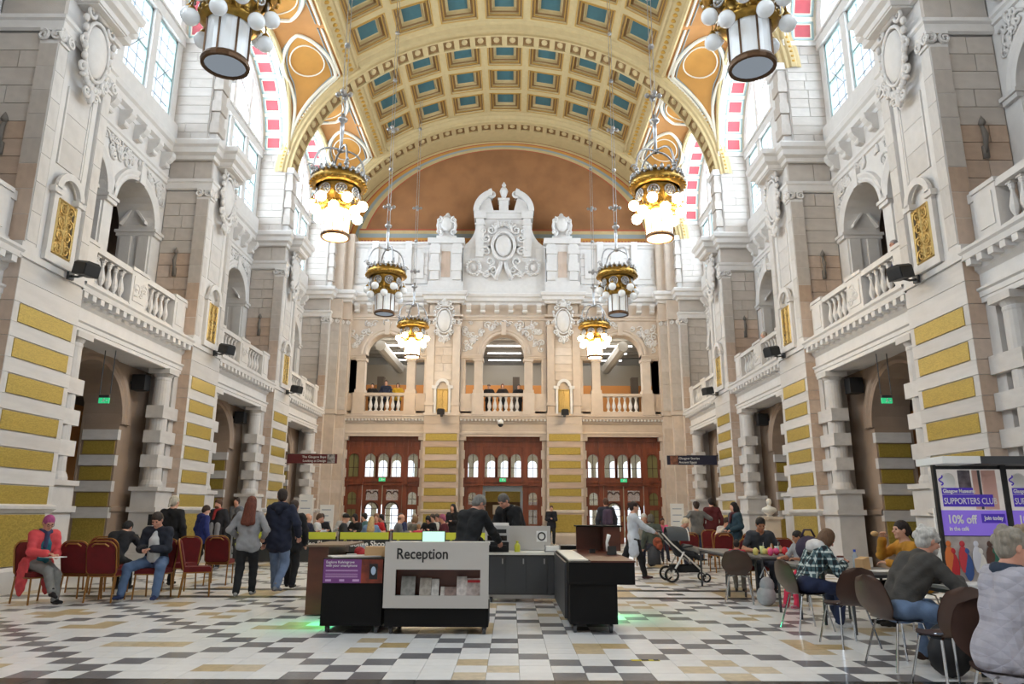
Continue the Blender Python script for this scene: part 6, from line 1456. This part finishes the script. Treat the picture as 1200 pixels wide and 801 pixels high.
    cq(S(.285), S(.302), .040, .036); cq(S(.0, -.042), S(.0, .042), .062 * b, .062 * b)
    for sg in (-1, 1):
        a0, a1, a2 = arm[sg]; cq(a0, a1 if sl > .5 else a0 + (a1 - a0) * max(.3, sl * 1.6), .031 * b ** .5, .029, .03)
        if sl > .5: cq(a1, a1 + (a2 - a1) * min(.95, (sl - .5) * 1.9), .031, .024, .02)
    if ln > 0:
        for sg in (-1, 1):
            l0, l1, l2 = leg[sg]
            if seated: Q.append(('e', tuple(hp + Vector((sg * .122 * H, -.02, -ln / 2 + .03))), (.032, .15, ln / 2 + .09), None, .05))
            else: cq(S(-.0, sg * .045), S(-.0, sg * .05) + Vector((0, -.0, -ln)), .062 * b, .066 * b, .05)
    if kind == 'quilt' and seated: Q.append(('e', tuple(hp + Vector((0, -.05, -.02))), (.20, .15, .17), None, .10))
    gm = fabric(col, kind if kind in ('plaid', 'quilt') else '')
    to = obj('jacket' if ex > .013 else 'shirt', sdf_mesh('top', Q, hh, gm, wr=.005 if kind != 'quilt' else .003), None, t)
    if extra:
        for kind2, c2 in extra:
            Q = []
            if kind2 == 'hood': Q = [('c', tuple(S(.30, -.05, -.035)), tuple(S(.30, .05, -.035)), .045 * H, .045 * H, .03), ('c', tuple(S(.27, 0, -.06)), tuple(S(.30, 0, -.04)), .04 * H, .05 * H, .03)]
            if kind2 == 'scarf': Q = [('c', tuple(S(.31, .04 * cos(a), .04 * sin(a))), tuple(S(.31, .04 * cos(a + .8), .04 * sin(a + .8))), .024 * H, .024 * H, .01) for a in [i * .785 for i in range(8)]] + [('c', tuple(S(.30, .01, .06)), tuple(S(.18, .02, .085)), .022 * H, .02 * H, .01)]
            if kind2 == 'inner': Q = [('c', tuple(S(.03, .022, .05)), tuple(S(.20, .015, .050)), .043 * H, .040 * H, .02), ('c', tuple(S(.03, -.022, .05)), tuple(S(.20, -.015, .050)), .043 * H, .040 * H, .02), ('c', tuple(S(.20, 0, .050)), tuple(S(.285, 0, .022)), .040 * H, .034 * H, .02)]
            if kind2 == 'backpack': Q = [('c', tuple(S(.08, -.035, -.10)), tuple(S(.24, -.03, -.10)), .055 * H, .05 * H, .03), ('c', tuple(S(.08, .035, -.10)), tuple(S(.24, .03, -.10)), .055 * H, .05 * H, .03)]
            if kind2 == 'apron': Q = [('c', tuple(S(-.18, -.05, .055)), tuple(S(.1, -.05, .055)), .04 * H, .04 * H, .03), ('c', tuple(S(-.18, .05, .055)), tuple(S(.1, .05, .055)), .04 * H, .04 * H, .03)]
            if Q: obj({'inner': 'undershirt'}.get(kind2, kind2), sdf_mesh(kind2, Q, hh, fabric(c2)), None, t)
    # hair
    st, hcor = hair; Q = []
    eh = lambda c, r, k=.02, sub=False: Q.append(('e', Hd(*c), tuple(q * k_ for q in r), hm, -k if sub else k))
    if st in ('short', 'bob', 'long', 'bun', 'tail', 'curly', 'cap', 'fringe'):
        eh((0, -.020, .040), (.084, .100, .094)); eh((0, -.05, -.01), (.078, .068, .085))
        if st == 'bob' or st == 'fringe': eh((-.06, .0, -.03), (.032, .065, .08)); eh((.06, .0, -.03), (.032, .065, .08)); eh((0, -.07, -.04), (.07, .045, .09))
        if st == 'long': eh((-.06, -.01, -.05), (.03, .06, .11)); eh((.06, -.01, -.05), (.03, .06, .11)); Q.append(('c', Hd(0, -.075, -.04), tuple(S(.20, 0, -.075)), .07 * k_, .05 * k_, .04)); Q.append(('c', Hd(-.03, -.07, -.04), tuple(S(.21, -.045, -.07)), .065 * k_, .05 * k_, .04)); Q.append(('c', Hd(.03, -.07, -.04), tuple(S(.21, .045, -.07)), .065 * k_, .05 * k_, .04))
        if st == 'bun': eh((0, -.12, .05), (.04, .04, .04))
        if st == 'tail': Q.append(('c', Hd(0, -.11, .02), Hd(0, -.15, -.10), .03 * k_, .018 * k_, .02))
        if st == 'curly':
            rr = random.Random(3)
            for i in range(26):
                a = rr.uniform(0, 6.28); b2 = rr.uniform(-.25, 1.0); eh((.078 * cos(a) * sqrt(max(.1, 1 - b2 * b2 * .8)), -.025 + .09 * sin(a) * sqrt(max(.1, 1 - b2 * b2 * .8)), .035 + .085 * b2), (.032, .032, .03), .012)
        eh((0, .115, -.055), (.075, .075, .105), .012, True)
        if st != 'fringe': eh((0, .14, .01), (.065, .07, .06), .012, True)
        if st == 'cap': Q = []; eh((0, -.015, .045), (.086, .105, .088)); eh((0, .10, .055), (.06, .06, .012)); eh((0, .03, -.06), (.12, .16, .075), .01, True)
    elif st == 'bald':
        eh((0, -.045, -.005), (.080, .070, .055)); eh((0, .06, .03), (.09, .07, .12), .01, True)
    if Q:
        me = sdf_mesh('hair', Q, h, mat('hair_%d_%d_%d' % hcor, srgb(*hcor), .7, noise=.3, nscale=40, bump=.6, bscale=60, stretch=(1, 1, .3)))
        if me: obj('cap' if st == 'cap' else 'hair', me, None, t)
    if beard:
        Q = []; eh((0, .045, -.075), (.058, .055, .048)); eh((0, .085, -.04), (.035, .02, .012)); eh((0, .09, .03), (.08, .06, .068), .01, True); eh((0, .1, -.056), (.02, .02, .006), .004, True)
        obj('beard', sdf_mesh('beard', Q, h, mat('hair_%d_%d_%d' % beard, srgb(*beard), .7, noise=.3, nscale=40, bump=.6, bscale=60, stretch=(1, 1, .3))), None, t)
    if glasses:
        gb = B()
        for sg in (-1, 1): gb.tube([Hd(sg * .031 + .022 * cos(a), .108, .014 + .017 * sin(a)) for a in [2 * pi * i / 12 for i in range(12)]], .0025 * k_, 4, True); gb.tube([Hd(sg * .053, .107, .016), Hd(sg * .078, 0, .014)], .0025 * k_, 4)
        gb.tube([Hd(-.01, .109, .018), Hd(.01, .109, .018)], .0025 * k_, 4); obj('glasses', gb, BLK, t)
    return t
# ------------------------------------------------------------------ the people in the hall
def px(u_, y): return .37 + (u_ - 600) * (y * .9732 - .28) / 842
BLACK = (22, 22, 25); NAVY = (30, 36, 62); JEANS = (66, 92, 140); DK = (34, 34, 40)
SB = .485 + .105; SCF = .445 + .105
# left seating
person('woman with pink hair in a long coral coat writing, seated far left', -7.12, 11.9, -2.05, 1.64, hip=(0, -.03, SB), lean=10, head=(28, 12), hands=((-.06, .34, .74), (.10, .36, .76)), feet=((-.06, .46, .06), (.10, .62, .20)), knees=((-.1, 1, .4), (-.3, 1, .9)), top=((218, 78, 84), 1, .42, 'coat'), legs=(134, 132, 130), shoes=(34, 30, 32), hair=('short', (176, 74, 132)), skin='pink', seated=True, glasses=True, extra=[('inner', (40, 110, 130)), ('scarf', (60, 66, 100))])
wp = obj('writing_pad', B().box(-.12, .12, -.16, .16, 0, .012), WHITE, loc=(-6.80, 11.72, .70), rz=-2.0); tag(wp, 'white writing pad on the lap of the pink-haired woman', 'pad')
person('person in black bent over, seen from behind, back row of red chairs', -6.72, 13.35, 0, 1.62, hip=(0, -.03, SB), lean=32, head=(45, 10), hands=((-.1, .42, .9), (.14, .40, .95)), top=((26, 28, 36), 1, 0, 'jacket'), legs=BLACK, shoes=(30, 30, 30), hair=('short', (22, 20, 22)), seated=True)
person('seated man in navy jacket and white T-shirt looking at a phone', -5.62, 12.62, pi, 1.76, hip=(0, -.03, SB), lean=4, head=(34, 0), hands=((-.06, .30, .80), (.07, .30, .79)), feet=((-.27, .44, .08), (.30, .42, .08)), knees=((-.5, 1, .4), (.5, 1, .4)), top=((30, 34, 48), 1, 0, 'jacket'), legs=(88, 110, 146), shoes=(34, 48, 92), hair=('short', (58, 46, 40)), skin='pink', seated=True, extra=[('inner', (216, 216, 218))])
tag(obj('phone', B().box(-.035, .035, -.07, .07, 0, .01), BLK, loc=(-5.625, 12.24, .86), rz=.3), 'dark phone in the hands of the seated man', 'phone')
person('woman with pale blonde ponytail in a black coat, standing back turned', px(195, 14.5), 14.5, -.1, 1.70, top=((20, 20, 24), 1, .2, 'coat'), legs=BLACK, hair=('tail', (206, 196, 176)), head=(5, 10))
person('boy in a bright blue jacket by the cafe barrier', px(234, 17.6), 17.6, -.7, 1.55, head=(20, 20), top=((32, 44, 110), 1, .06, 'jacket'), legs=BLACK, shoes=(120, 120, 124), hair=('short', (60, 42, 32)), feet=((-.1, -.05, .085), (.14, .28, .085)), extra=[('hood', (28, 40, 104))])
person('bearded man in a grey apron and red scarf at the barrier', px(252, 18.6), 18.6, pi - .3, 1.72, head=(15, 0), top=((40, 40, 46), 1, 0, 'jacket'), legs=(50, 50, 56), hair=('short', (96, 66, 48)), beard=(110, 72, 50), skin='pink', extra=[('apron', (146, 146, 150)), ('scarf', (150, 40, 40))])
person('woman with long auburn hair in a grey sweater walking away', -4.13, 12.75, .08, 1.66, top=((150, 150, 154), 1, .04, ''), legs=(24, 24, 28), shoes=(150, 148, 146), hair=('long', (108, 52, 34)), feet=((-.10, -.12, .085), (.09, .14, .085)), hands=((-.22, .15, .98), (.22, .14, .98)))
person('tall man in a hooded navy jacket and jeans walking away', -3.72, 13.14, -.12, 1.80, head=(8, -30), top=((28, 34, 56), 1, .12, 'jacket'), legs=(104, 122, 152), shoes=(120, 122, 126), hair=('short', (44, 34, 30)), skin='pink', feet=((-.12, .22, .09), (.10, -.22, .16)), hands=((-.30, .05, .86), (.30, .12, 1.0)), extra=[('hood', (26, 32, 52))])
person('person all in black walking behind the tall man in navy', -3.78, 14.1, -.05, 1.62, top=(BLACK, 1, .1, 'coat'), legs=BLACK, shoes=BLACK, hair=('short', (66, 50, 40)), feet=((-.09, .15, .085), (.09, -.1, .085)))
# reception
person('man in a black suit with grey hair bending over the reception', -.30, 10.9, -.55, 1.74, lean=22, head=(40, 25), hands=((-.1, .55, .98), (.2, .58, 1.0)), top=((22, 24, 28), 1, .16, 'jacket'), legs=(24, 24, 28), hair=('short', (128, 126, 122)), skin='pink')
person('grey-haired man in a black coat leaning over the back counter', .42, 13.75, 2.5, 1.82, lean=20, head=(42, 10), hands=((-.1, .45, 1.0), (.16, .5, 1.0)), top=((20, 20, 24), 1, .2, 'coat'), legs=(30, 30, 36), hair=('short', (98, 94, 92)), skin='pink', extra=[('scarf', (16, 16, 20)), ('backpack', (26, 26, 32))], build=1.08)
# standing figures down the hall
person('uniformed attendant standing by the gold striped end pier', 2.16, 33.0, pi, 1.70, top=((26, 28, 38), 1, .1, 'jacket'), legs=BLACK, hair=('short', (96, 66, 50)), hands=((-.04, .24, 1.12), (.06, .25, 1.14)), skin='light')
person('man with a purple backpack standing before the right doors', 3.4, 23.6, .1, 1.86, top=((44, 46, 58), 1, .1, 'jacket'), legs=(56, 70, 104), hair=('short', (92, 62, 48)), extra=[('backpack', (78, 62, 84))], skin='pink')
person('woman in a long white shirt pushing the pushchair', 3.02, 16.15, -pi / 2, 1.65, head=(8, 0), top=((206, 214, 226), 1, .28, ''), legs=(20, 20, 24), shoes=(70, 40, 44), hair=('bun', (50, 34, 30)), hands=((-.18, .42, 1.02), (.18, .42, 1.02)), feet=((-.07, -.38, .14), (.07, .22, .085)), skin='light')
# cafe crowd behind the barrier
CR = [(357, 21.5, 1.72, -1.7, 'bald', (120, 90, 70), (30, 34, 58), 'bald man in navy leaning his head back behind the barrier', -25), (368, 22.3, 1.72, -1.5, 'short', (92, 70, 54), (210, 212, 216), 'man in a white shirt beside the bald man in navy', 15), (377, 24.0, 1.7, pi, 'short', (50, 38, 32), (34, 34, 44), 'dark jacketed person behind the white shirt', 10),
      (399, 21.3, 1.72, -1.45, 'cap', (22, 22, 24), (54, 56, 60), 'man in a black cap and charcoal jacket behind the barrier', 10), (403, 25.5, 1.75, pi, 'short', (190, 186, 180), (196, 198, 200), 'white-haired person behind the man in the black cap', 5), (418, 23.5, 1.7, 2.6, 'bob', (34, 26, 24), (30, 30, 34), 'dark-haired person in black right of the black cap', 15), (430, 25.0, 1.74, 1.6, 'short', (40, 36, 34), (84, 124, 124), 'person in a dusty teal shirt behind the blonde', 5),
      (434, 21.2, 1.55, .1, 'long', (202, 174, 122), (120, 150, 190), 'blonde long-haired girl seen from behind', 5), (441, 23.2, 1.72, pi, 'short', (146, 104, 76), (190, 38, 44), 'person in a red T-shirt facing the camera', 5), (450, 24.6, 1.66, 2.0, 'short', (36, 30, 28), (30, 32, 40), 'dark figure between the red T-shirt and bald man', 10), (464, 21.2, 1.72, -1.3, 'bald', (140, 110, 90), (110, 112, 118), 'balding man in a grey shirt behind the barrier', 20), (473, 23.4, 1.74, 2.2, 'short', (96, 84, 76), (52, 60, 96), 'man in a blue shirt facing the balding man', 12),
      (482, 22.3, 1.6, -.9, 'bob', (140, 104, 70), (112, 108, 96), 'brown-haired woman in olive by the red child', 25), (486, 25.2, 1.7, pi, 'short', (176, 160, 140), (170, 166, 160), 'pale-haired person in the back of the crowd', 5), (491, 20.7, 1.12, .3, 'short', (168, 126, 86), (200, 60, 84), 'small child in a red and pink top behind the barrier', 5), (504, 24.1, 1.66, pi - .3, 'bob', (24, 20, 20), (26, 28, 34), 'dark-haired person in black looking down behind the barrier', 40), (510, 24.3, 1.7, 2.4, 'short', (70, 56, 46), (206, 206, 202), 'person in a cream hooded top behind the dark-haired one', 10), (514, 25.7, 1.7, 2.7, 'short', (52, 42, 36), (70, 70, 76), 'dark grey figure at the right end of the crowd', 10),
      (523, 21.6, 1.7, 1.9, 'short', (170, 90, 120), (92, 30, 44), 'pink-haired person in maroon at the end of the crowd', 10), (268, 21.5, 1.7, -1.2, 'bob', (40, 30, 28), (34, 34, 40), 'dark-haired woman in black behind the barrier post', 20), (274, 24.5, 1.85, 2.8, 'short', (60, 46, 40), (128, 130, 136), 'boy in a grey top standing behind the red-haired woman', 0), (298, 24.0, 1.85, -2.6, 'short', (80, 60, 50), (66, 66, 80), 'dark-haired person between the red-haired woman and tall man', 0), (309, 23.0, 1.66, pi, 'bob', (196, 160, 110), (50, 50, 56), 'blonde person just left of the tall man in navy', 10), (349, 23.4, 1.7, 2.0, 'short', (60, 44, 36), (70, 64, 58), 'brown-haired person right of the tall man in navy', 10)]
for (u_, y, H, rz, hs, hcol, tcol, lb, hd) in CR:
    st = lb.startswith('boy in a grey')
    person(lb, px(u_, y), y, rz, H, hip=None if st else (0, 0, SCF), lean=0 if st else 8, head=(hd, 0), hands=None if st else ((-.14, .34, .84), (.14, .34, .84)), top=(tcol, 1 if 'T-shirt' not in lb else .4, 0, ''), legs=DK, hair=(hs, hcol), skin=R.choice(['light', 'pink']), seated=not st, group='cafe crowd behind the barrier')
person('dark-haired woman holding a white bundle, standing at the right of the crowd', px(531, 24), 24.0, pi - .4, 1.66, top=((28, 28, 32), 1, .1, ''), legs=BLACK, hair=('long', (34, 24, 22)), hands=((-.08, .22, 1.12), (.1, .22, 1.06)))
# right cafe
g = 'people in the right cafe'
person('white-haired person seated beyond the woman in white', px(757, 20.5), 20.5, pi, 1.7, hip=(0, 0, SB), head=(10, 0), top=((150, 146, 140), 1, 0, ''), hair=('short', (212, 208, 202)), seated=True, group=g)
person('person in an olive jacket seen from behind beyond the pushchair', px(769, 19.4), 19.4, .3, 1.7, hip=(0, 0, SB), lean=12, head=(10, 0), top=((74, 82, 74), 1, 0, 'jacket'), hair=('bob', (96, 92, 84)), seated=True, group=g)
person('small girl in bright pink above the pushchair hood', px(779, 20.8), 20.8, pi, 1.2, hip=(0, 0, .70), top=((228, 96, 140), 1, 0, ''), hair=('short', (40, 30, 28)), seated=True, group=g, skin='tan')
person('white-haired old man in a pale blue shirt hunched at a table', px(794, 19.6), 19.6, -2.5, 1.68, hip=(0, 0, SB), lean=30, head=(30, 0), hands=((-.1, .45, .8), (.1, .45, .8)), top=((140, 150, 166), 1, 0, ''), hair=('short', (220, 206, 176)), skin='pink', seated=True, group=g)
person('woman in a grey jumper with curly hair, standing back turned', px(820, 22.6), 22.6, .1, 1.74, top=((112, 112, 112), 1, .05, ''), legs=(50, 56, 80), hair=('curly', (60, 44, 38)), hands=((-.34, .12, 1.28), (.34, .12, 1.28)), group=g)
person('man in a maroon top standing back turned near the right piers', px(838, 23.4), 23.4, 0, 1.88, top=((92, 30, 36), 1, .05, ''), legs=DK, hair=('short', (44, 36, 34)), head=(15, 0), group=g)
person('man in a pale shirt holding his head in his hands', 6.05, 19.85, pi, 1.7, hip=(0, 0, SB), lean=28, head=(30, 0), hands=((-.07, .36, 1.0), (.09, .36, 1.0)), elbows=((-1, .2, -.6), (1, .2, -.6)), top=((190, 186, 184), 1, 0, ''), hair=('short', (66, 48, 40)), skin='pink', seated=True, group=g)
person('woman with dark hair in a teal jacket standing, looking left', px(866, 18.7), 18.7, pi / 2 + .25, 1.68, top=((34, 60, 74), 1, .16, 'jacket'), legs=DK, hair=('long', (30, 24, 26)), extra=[('scarf', (90, 46, 54))], group=g, skin='light', hands=((-.12, .2, 1.0), (.12, .2, 1.0)))
person('dark-haired man in a charcoal T-shirt seated behind the toys', 4.95, 13.95, pi, 1.74, hip=(0, .05, SB), lean=24, head=(28, 8), hands=((-.26, .50, .76), (.2, .52, .76)), top=((58, 62, 70), .45, 0, ''), legs=(44, 46, 58), hair=('short', (24, 20, 20)), skin='tan', seated=True, group=g)
person('girl in a grey top, cap and bright pink leggings', 5.0, 11.75, pi / 2 + .4, 1.32, hip=(0, .04, .445 + .09), lean=6, head=(20, 25), hands=((-.16, .38, .74), (.12, .40, .74)), feet=((-.08, .34, .05), (.08, .40, .05)), top=((160, 160, 164), .45, 0, ''), legs=(226, 52, 88), shoes=(200, 120, 140), hair=('tail', (34, 26, 26)), skin='tan', seated=True, group=g)
person('small dark-haired child on the walnut chair, back to camera', 4.1, 12.35, -.35, 1.0, hip=(0, 0, .445 + .07), head=(10, 0), hands=((-.1, .28, .70), (.1, .28, .70)), feet=((-.06, .30, .2), (.06, .30, .2)), top=((196, 60, 76), 1, 0, ''), legs=(120, 110, 104), hair=('short', (44, 34, 32)), skin='tan', seated=True, group=g)
person('woman in a blue plaid shirt with white hood bending over her drink', 4.1, 9.6, -pi / 2 + .15, 1.66, hip=(0, 0, SCF), lean=30, head=(42, 0), hands=((-.06, .50, .82), (.12, .50, .80)), feet=((-.12, .52, .085), (.16, .34, .085)), top=((40, 56, 66), 1, 0, 'plaid'), legs=(32, 42, 76), shoes=(206, 206, 208), hair=('bob', (112, 84, 62)), skin='pink', seated=True, extra=[('hood', (214, 212, 212))], group=g)
cu = thing('paper_cup', 'white paper cup held by the woman in plaid', 'cup', (4.60, 9.62, .765)); obj('cup', B().lathe([(.03, 0), (.042, .11), (.040, .11), (.028, .005)], n=14), WHITE, cu, True); obj('lid', B().lathe([(.044, .105), (.044, .12), (.03, .125), (0, .125)], n=14), mat('brown_lid', srgb(120, 60, 50), .5), cu)
person('woman in a mustard sweater eating a bun', 5.62, 9.75, pi / 2, 1.66, hip=(0, 0, SCF), lean=10, head=(2, 0), hands=((-.10, .40, .80), (.06, .36, 1.10)), elbows=((-.6, -.6, -.5), (.5, .2, -1)), top=((192, 134, 40), 1, .04, ''), legs=(40, 40, 46), hair=('tail', (42, 28, 26)), skin='light', seated=True, group=g)
tag(obj('bread_bun', B().ell((0, 0, 0), (.05, .045, .035), 12, 8), mat('baked_crust', srgb(206, 168, 116), .7, noise=.2), None, True, (5.17, 9.82, 1.16)), 'round bread bun in the hand of the woman in mustard', 'bread')
person('white-haired bearded man in a dark tweed jacket leaning on the table', 4.1, 7.35, -pi / 2 + .1, 1.80, hip=(0, 0, SCF), lean=34, head=(18, 0), hands=((-.12, .56, .78), (.10, .60, .78)), elbows=((-.8, -.3, -.4), (.8, -.3, -.4)), feet=((-.18, .34, .085), (.22, .22, .085)), top=((66, 64, 62), 1, .0, 'tweed'), legs=(112, 136, 172), shoes=(70, 50, 42), hair=('curly', (206, 204, 200)), beard=(186, 182, 178), skin='pink', seated=True, group=g, build=1.08)
person('grey-haired woman in a pale quilted jacket at the right edge', 3.60, 5.0, -pi / 2 - .1, 1.66, hip=(0, 0, SCF), lean=8, head=(14, 0), hands=((-.12, .38, .72), (.14, .36, .72)), top=((172, 170, 182), 1, .0, 'quilt'), legs=(60, 60, 76), hair=('curly', (150, 142, 130)), skin='pink', seated=True, extra=[('scarf', (44, 56, 76))], group=g, build=1.1)
person('fair-haired woman in dark clothes behind the quilted jacket', 4.85, 6.35, .2, 1.64, hip=(0, 0, SCF), lean=8, head=(10, -40), hands=((-.12, .36, .78), (.14, .36, .78)), top=((36, 40, 52), 1, 0, 'jacket'), hair=('curly', (150, 130, 104)), skin='pink', seated=True, group=g)
# galleries
for u_, H, tc, hs, hcol, lb in ((436, 1.62, (24, 24, 28), 'short', (24, 20, 20), 'person in black on the left end balcony'), (452, 1.78, (34, 42, 66), 'short', (60, 44, 38), 'man in navy at the left end balcony rail'), (466, 1.64, (206, 166, 40), 'bob', (40, 28, 26), 'person in yellow on the left end balcony'), (573, 1.60, (24, 24, 26), 'cap', (90, 70, 50), 'person in a brown cap on the centre balcony'), (589, 1.62, (40, 34, 34), 'bob', (110, 60, 40), 'auburn-haired person on the centre balcony'), (608, 1.60, (22, 22, 26), 'short', (30, 24, 24), 'person in black at the right of the centre balcony')):
    person(lb, .37 + (u_ - 600) * 35.2 / 842, 34.95, pi, H, z=5.93, top=(tc, 1, .05, 'jacket'), legs=DK, hair=(hs, hcol), hands=((-.2, .2, 1.06), (.2, .2, 1.06)), group='visitors on the end balconies', res=.02)
person('grey-haired head showing over the right balustrade', 9.35, 15.9, 1.8, 1.68, z=5.99, top=((60, 66, 110), 1, 0, ''), hair=('short', (180, 172, 168)), skin='pink', group='visitors on the right balcony', res=.016)
person('person in bright blue at the farther right balustrade', 9.35, 24.8, 1.4, 1.7, z=5.99, top=((60, 110, 200), 1, 0, ''), hair=('short', (206, 190, 170)), skin='light', group='visitors on the right balcony', res=.02)
# ------------------------------------------------------------------ pushchair
t = thing('pushchair', 'grey and black pushchair with white frame in front of the woman in white', 'pushchair', (3.98, 15.95, 0), -pi / 2)
FRM = mat('white_alloy', srgb(214, 212, 208), .35, .4); HOOD = mat('grey_hood_cloth', srgb(76, 80, 84), .85, bump=.3)
for sg in (-1, 1):
    obj('frame_tube', B().tube([(sg * .24, -.42, 1.0), (sg * .25, -.22, .78), (sg * .26, .12, .48), (sg * .22, .45, .18)], .018, 6), FRM, t); obj('frame_tube', B().tube([(sg * .26, .02, .62), (sg * .27, -.12, .38), (sg * .27, -.26, .15)], .020, 6), FRM, t)
    wh = obj('rear_wheel', B().lathe([(.11, -.02), (.145, -.025), (.155, 0), (.145, .025), (.11, .02)], T=lambda x, y, z, sg=sg: (sg * .28 + z, -.26 + x, .155 + y), n=20, cap=False), BLK, t)
    sp = B().lathe([(.03, -.022), (.03, .022)], T=lambda x, y, z, sg=sg: (sg * .28 + z, -.26 + x, .155 + y), n=10)
    for k in range(5): a = 2 * pi * k / 5; sp.tube([(sg * .28, -.26, .155), (sg * .28, -.26 + .12 * cos(a), .155 + .12 * sin(a))], .012, 4)
    obj('wheel_hub', sp, FRM, wh)
    wh = obj('front_wheel', B().lathe([(.06, -.018), (.088, -.02), (.095, 0), (.088, .02), (.06, .018)], T=lambda x, y, z, sg=sg: (sg * .20 + z, .48 + x, .095 + y), n=16, cap=False), BLK, t)
    sp = B().lathe([(.02, -.02), (.02, .02)], T=lambda x, y, z, sg=sg: (sg * .20 + z, .48 + x, .095 + y), n=8)
    for k in range(4): a = pi * k / 2; sp.tube([(sg * .20, .48, .095), (sg * .20, .48 + .07 * cos(a), .095 + .07 * sin(a))], .01, 4)
    obj('wheel_hub', sp, FRM, wh)
obj('handlebar', B().tube([(-.24, -.42, 1.0), (-.2, -.46, 1.03), (.2, -.46, 1.03), (.24, -.42, 1.0)], .022, 8), BLK, t)
sp_ = [('c', (sx, -.22, .95), (sx, -.03, .60), .075, .09, .04) for sx in (-.10, 0, .10)] + [('c', (sx, -.03, .60), (sx, .22, .57), .08, .075, .04) for sx in (-.10, 0, .10)] + [('c', (sx, .22, .57), (sx, .42, .47), .06, .05, .04) for sx in (-.09, .09)]
obj('seat', sdf_mesh('seat', sp_, .014, fabric((40, 42, 46))), None, t)
obj('foot_muff', sdf_mesh('foot_muff', [('c', (sx, .10, .70), (sx, .46, .62), .075, .065, .04) for sx in (-.08, .08)], .014, fabric((150, 148, 144))), None, t)
hb = B(); hb.grid([[(.23 * cos(a), -.14 + .36 * f, .84 + .30 * sin(a) * (1 - .30 * f * f)) for a in [pi * i / 10 for i in range(11)]] for f in (-.45, -.2, 0, .3, .6, .8)]); obj('hood', hb, HOOD, t, True)
obj('hood_trim', B().tube([(.23 * cos(a), .148, .84 + .243 * sin(a)) for a in [pi * i / 10 for i in range(11)]], .014, 6), FRM, t)
obj('bumper_bar', B().tube([(-.2, .0, .70), (-.19, .22, .74), (.19, .22, .74), (.2, .0, .70)], .018, 6), BLK, t); obj('basket', B().box(-.2, .2, -.2, .34, .20, .34).prism([(-.2, .2), (.34, .2), (.40, .34), (-.22, .34)], -.19, .19, lambda u, v, w_: (w_, u, v)), mat('black_basket', srgb(20, 20, 22), .8), t)
obj('foot_rest', B().box(-.17, .17, .38, .52, .44, .47), BLK, t)
tag(obj('changing_bag', B().ell((0, 0, .2), (.2, .13, .2), 12, 8).box(-.17, .17, -.11, .11, .02, .3), mat('charcoal_bag', srgb(62, 62, 66), .85), None, True, (3.42, 15.98, .33), -pi / 2), 'charcoal bag hanging under the pushchair handle', 'bag')
tag(obj('orange_cloth', B().ell((0, 0, 0), (.14, .1, .11), 10, 7).ell((.08, .02, -.07), (.09, .08, .09), 8, 6).ell((-.08, .0, -.05), (.08, .07, .1), 8, 6), mat('orange_print_cloth', srgb(186, 92, 60), .8, noise=.6, nscale=12), None, True, (3.50, 15.95, .80), -pi / 2), 'orange patterned cloth over the pushchair handle', 'cloth')
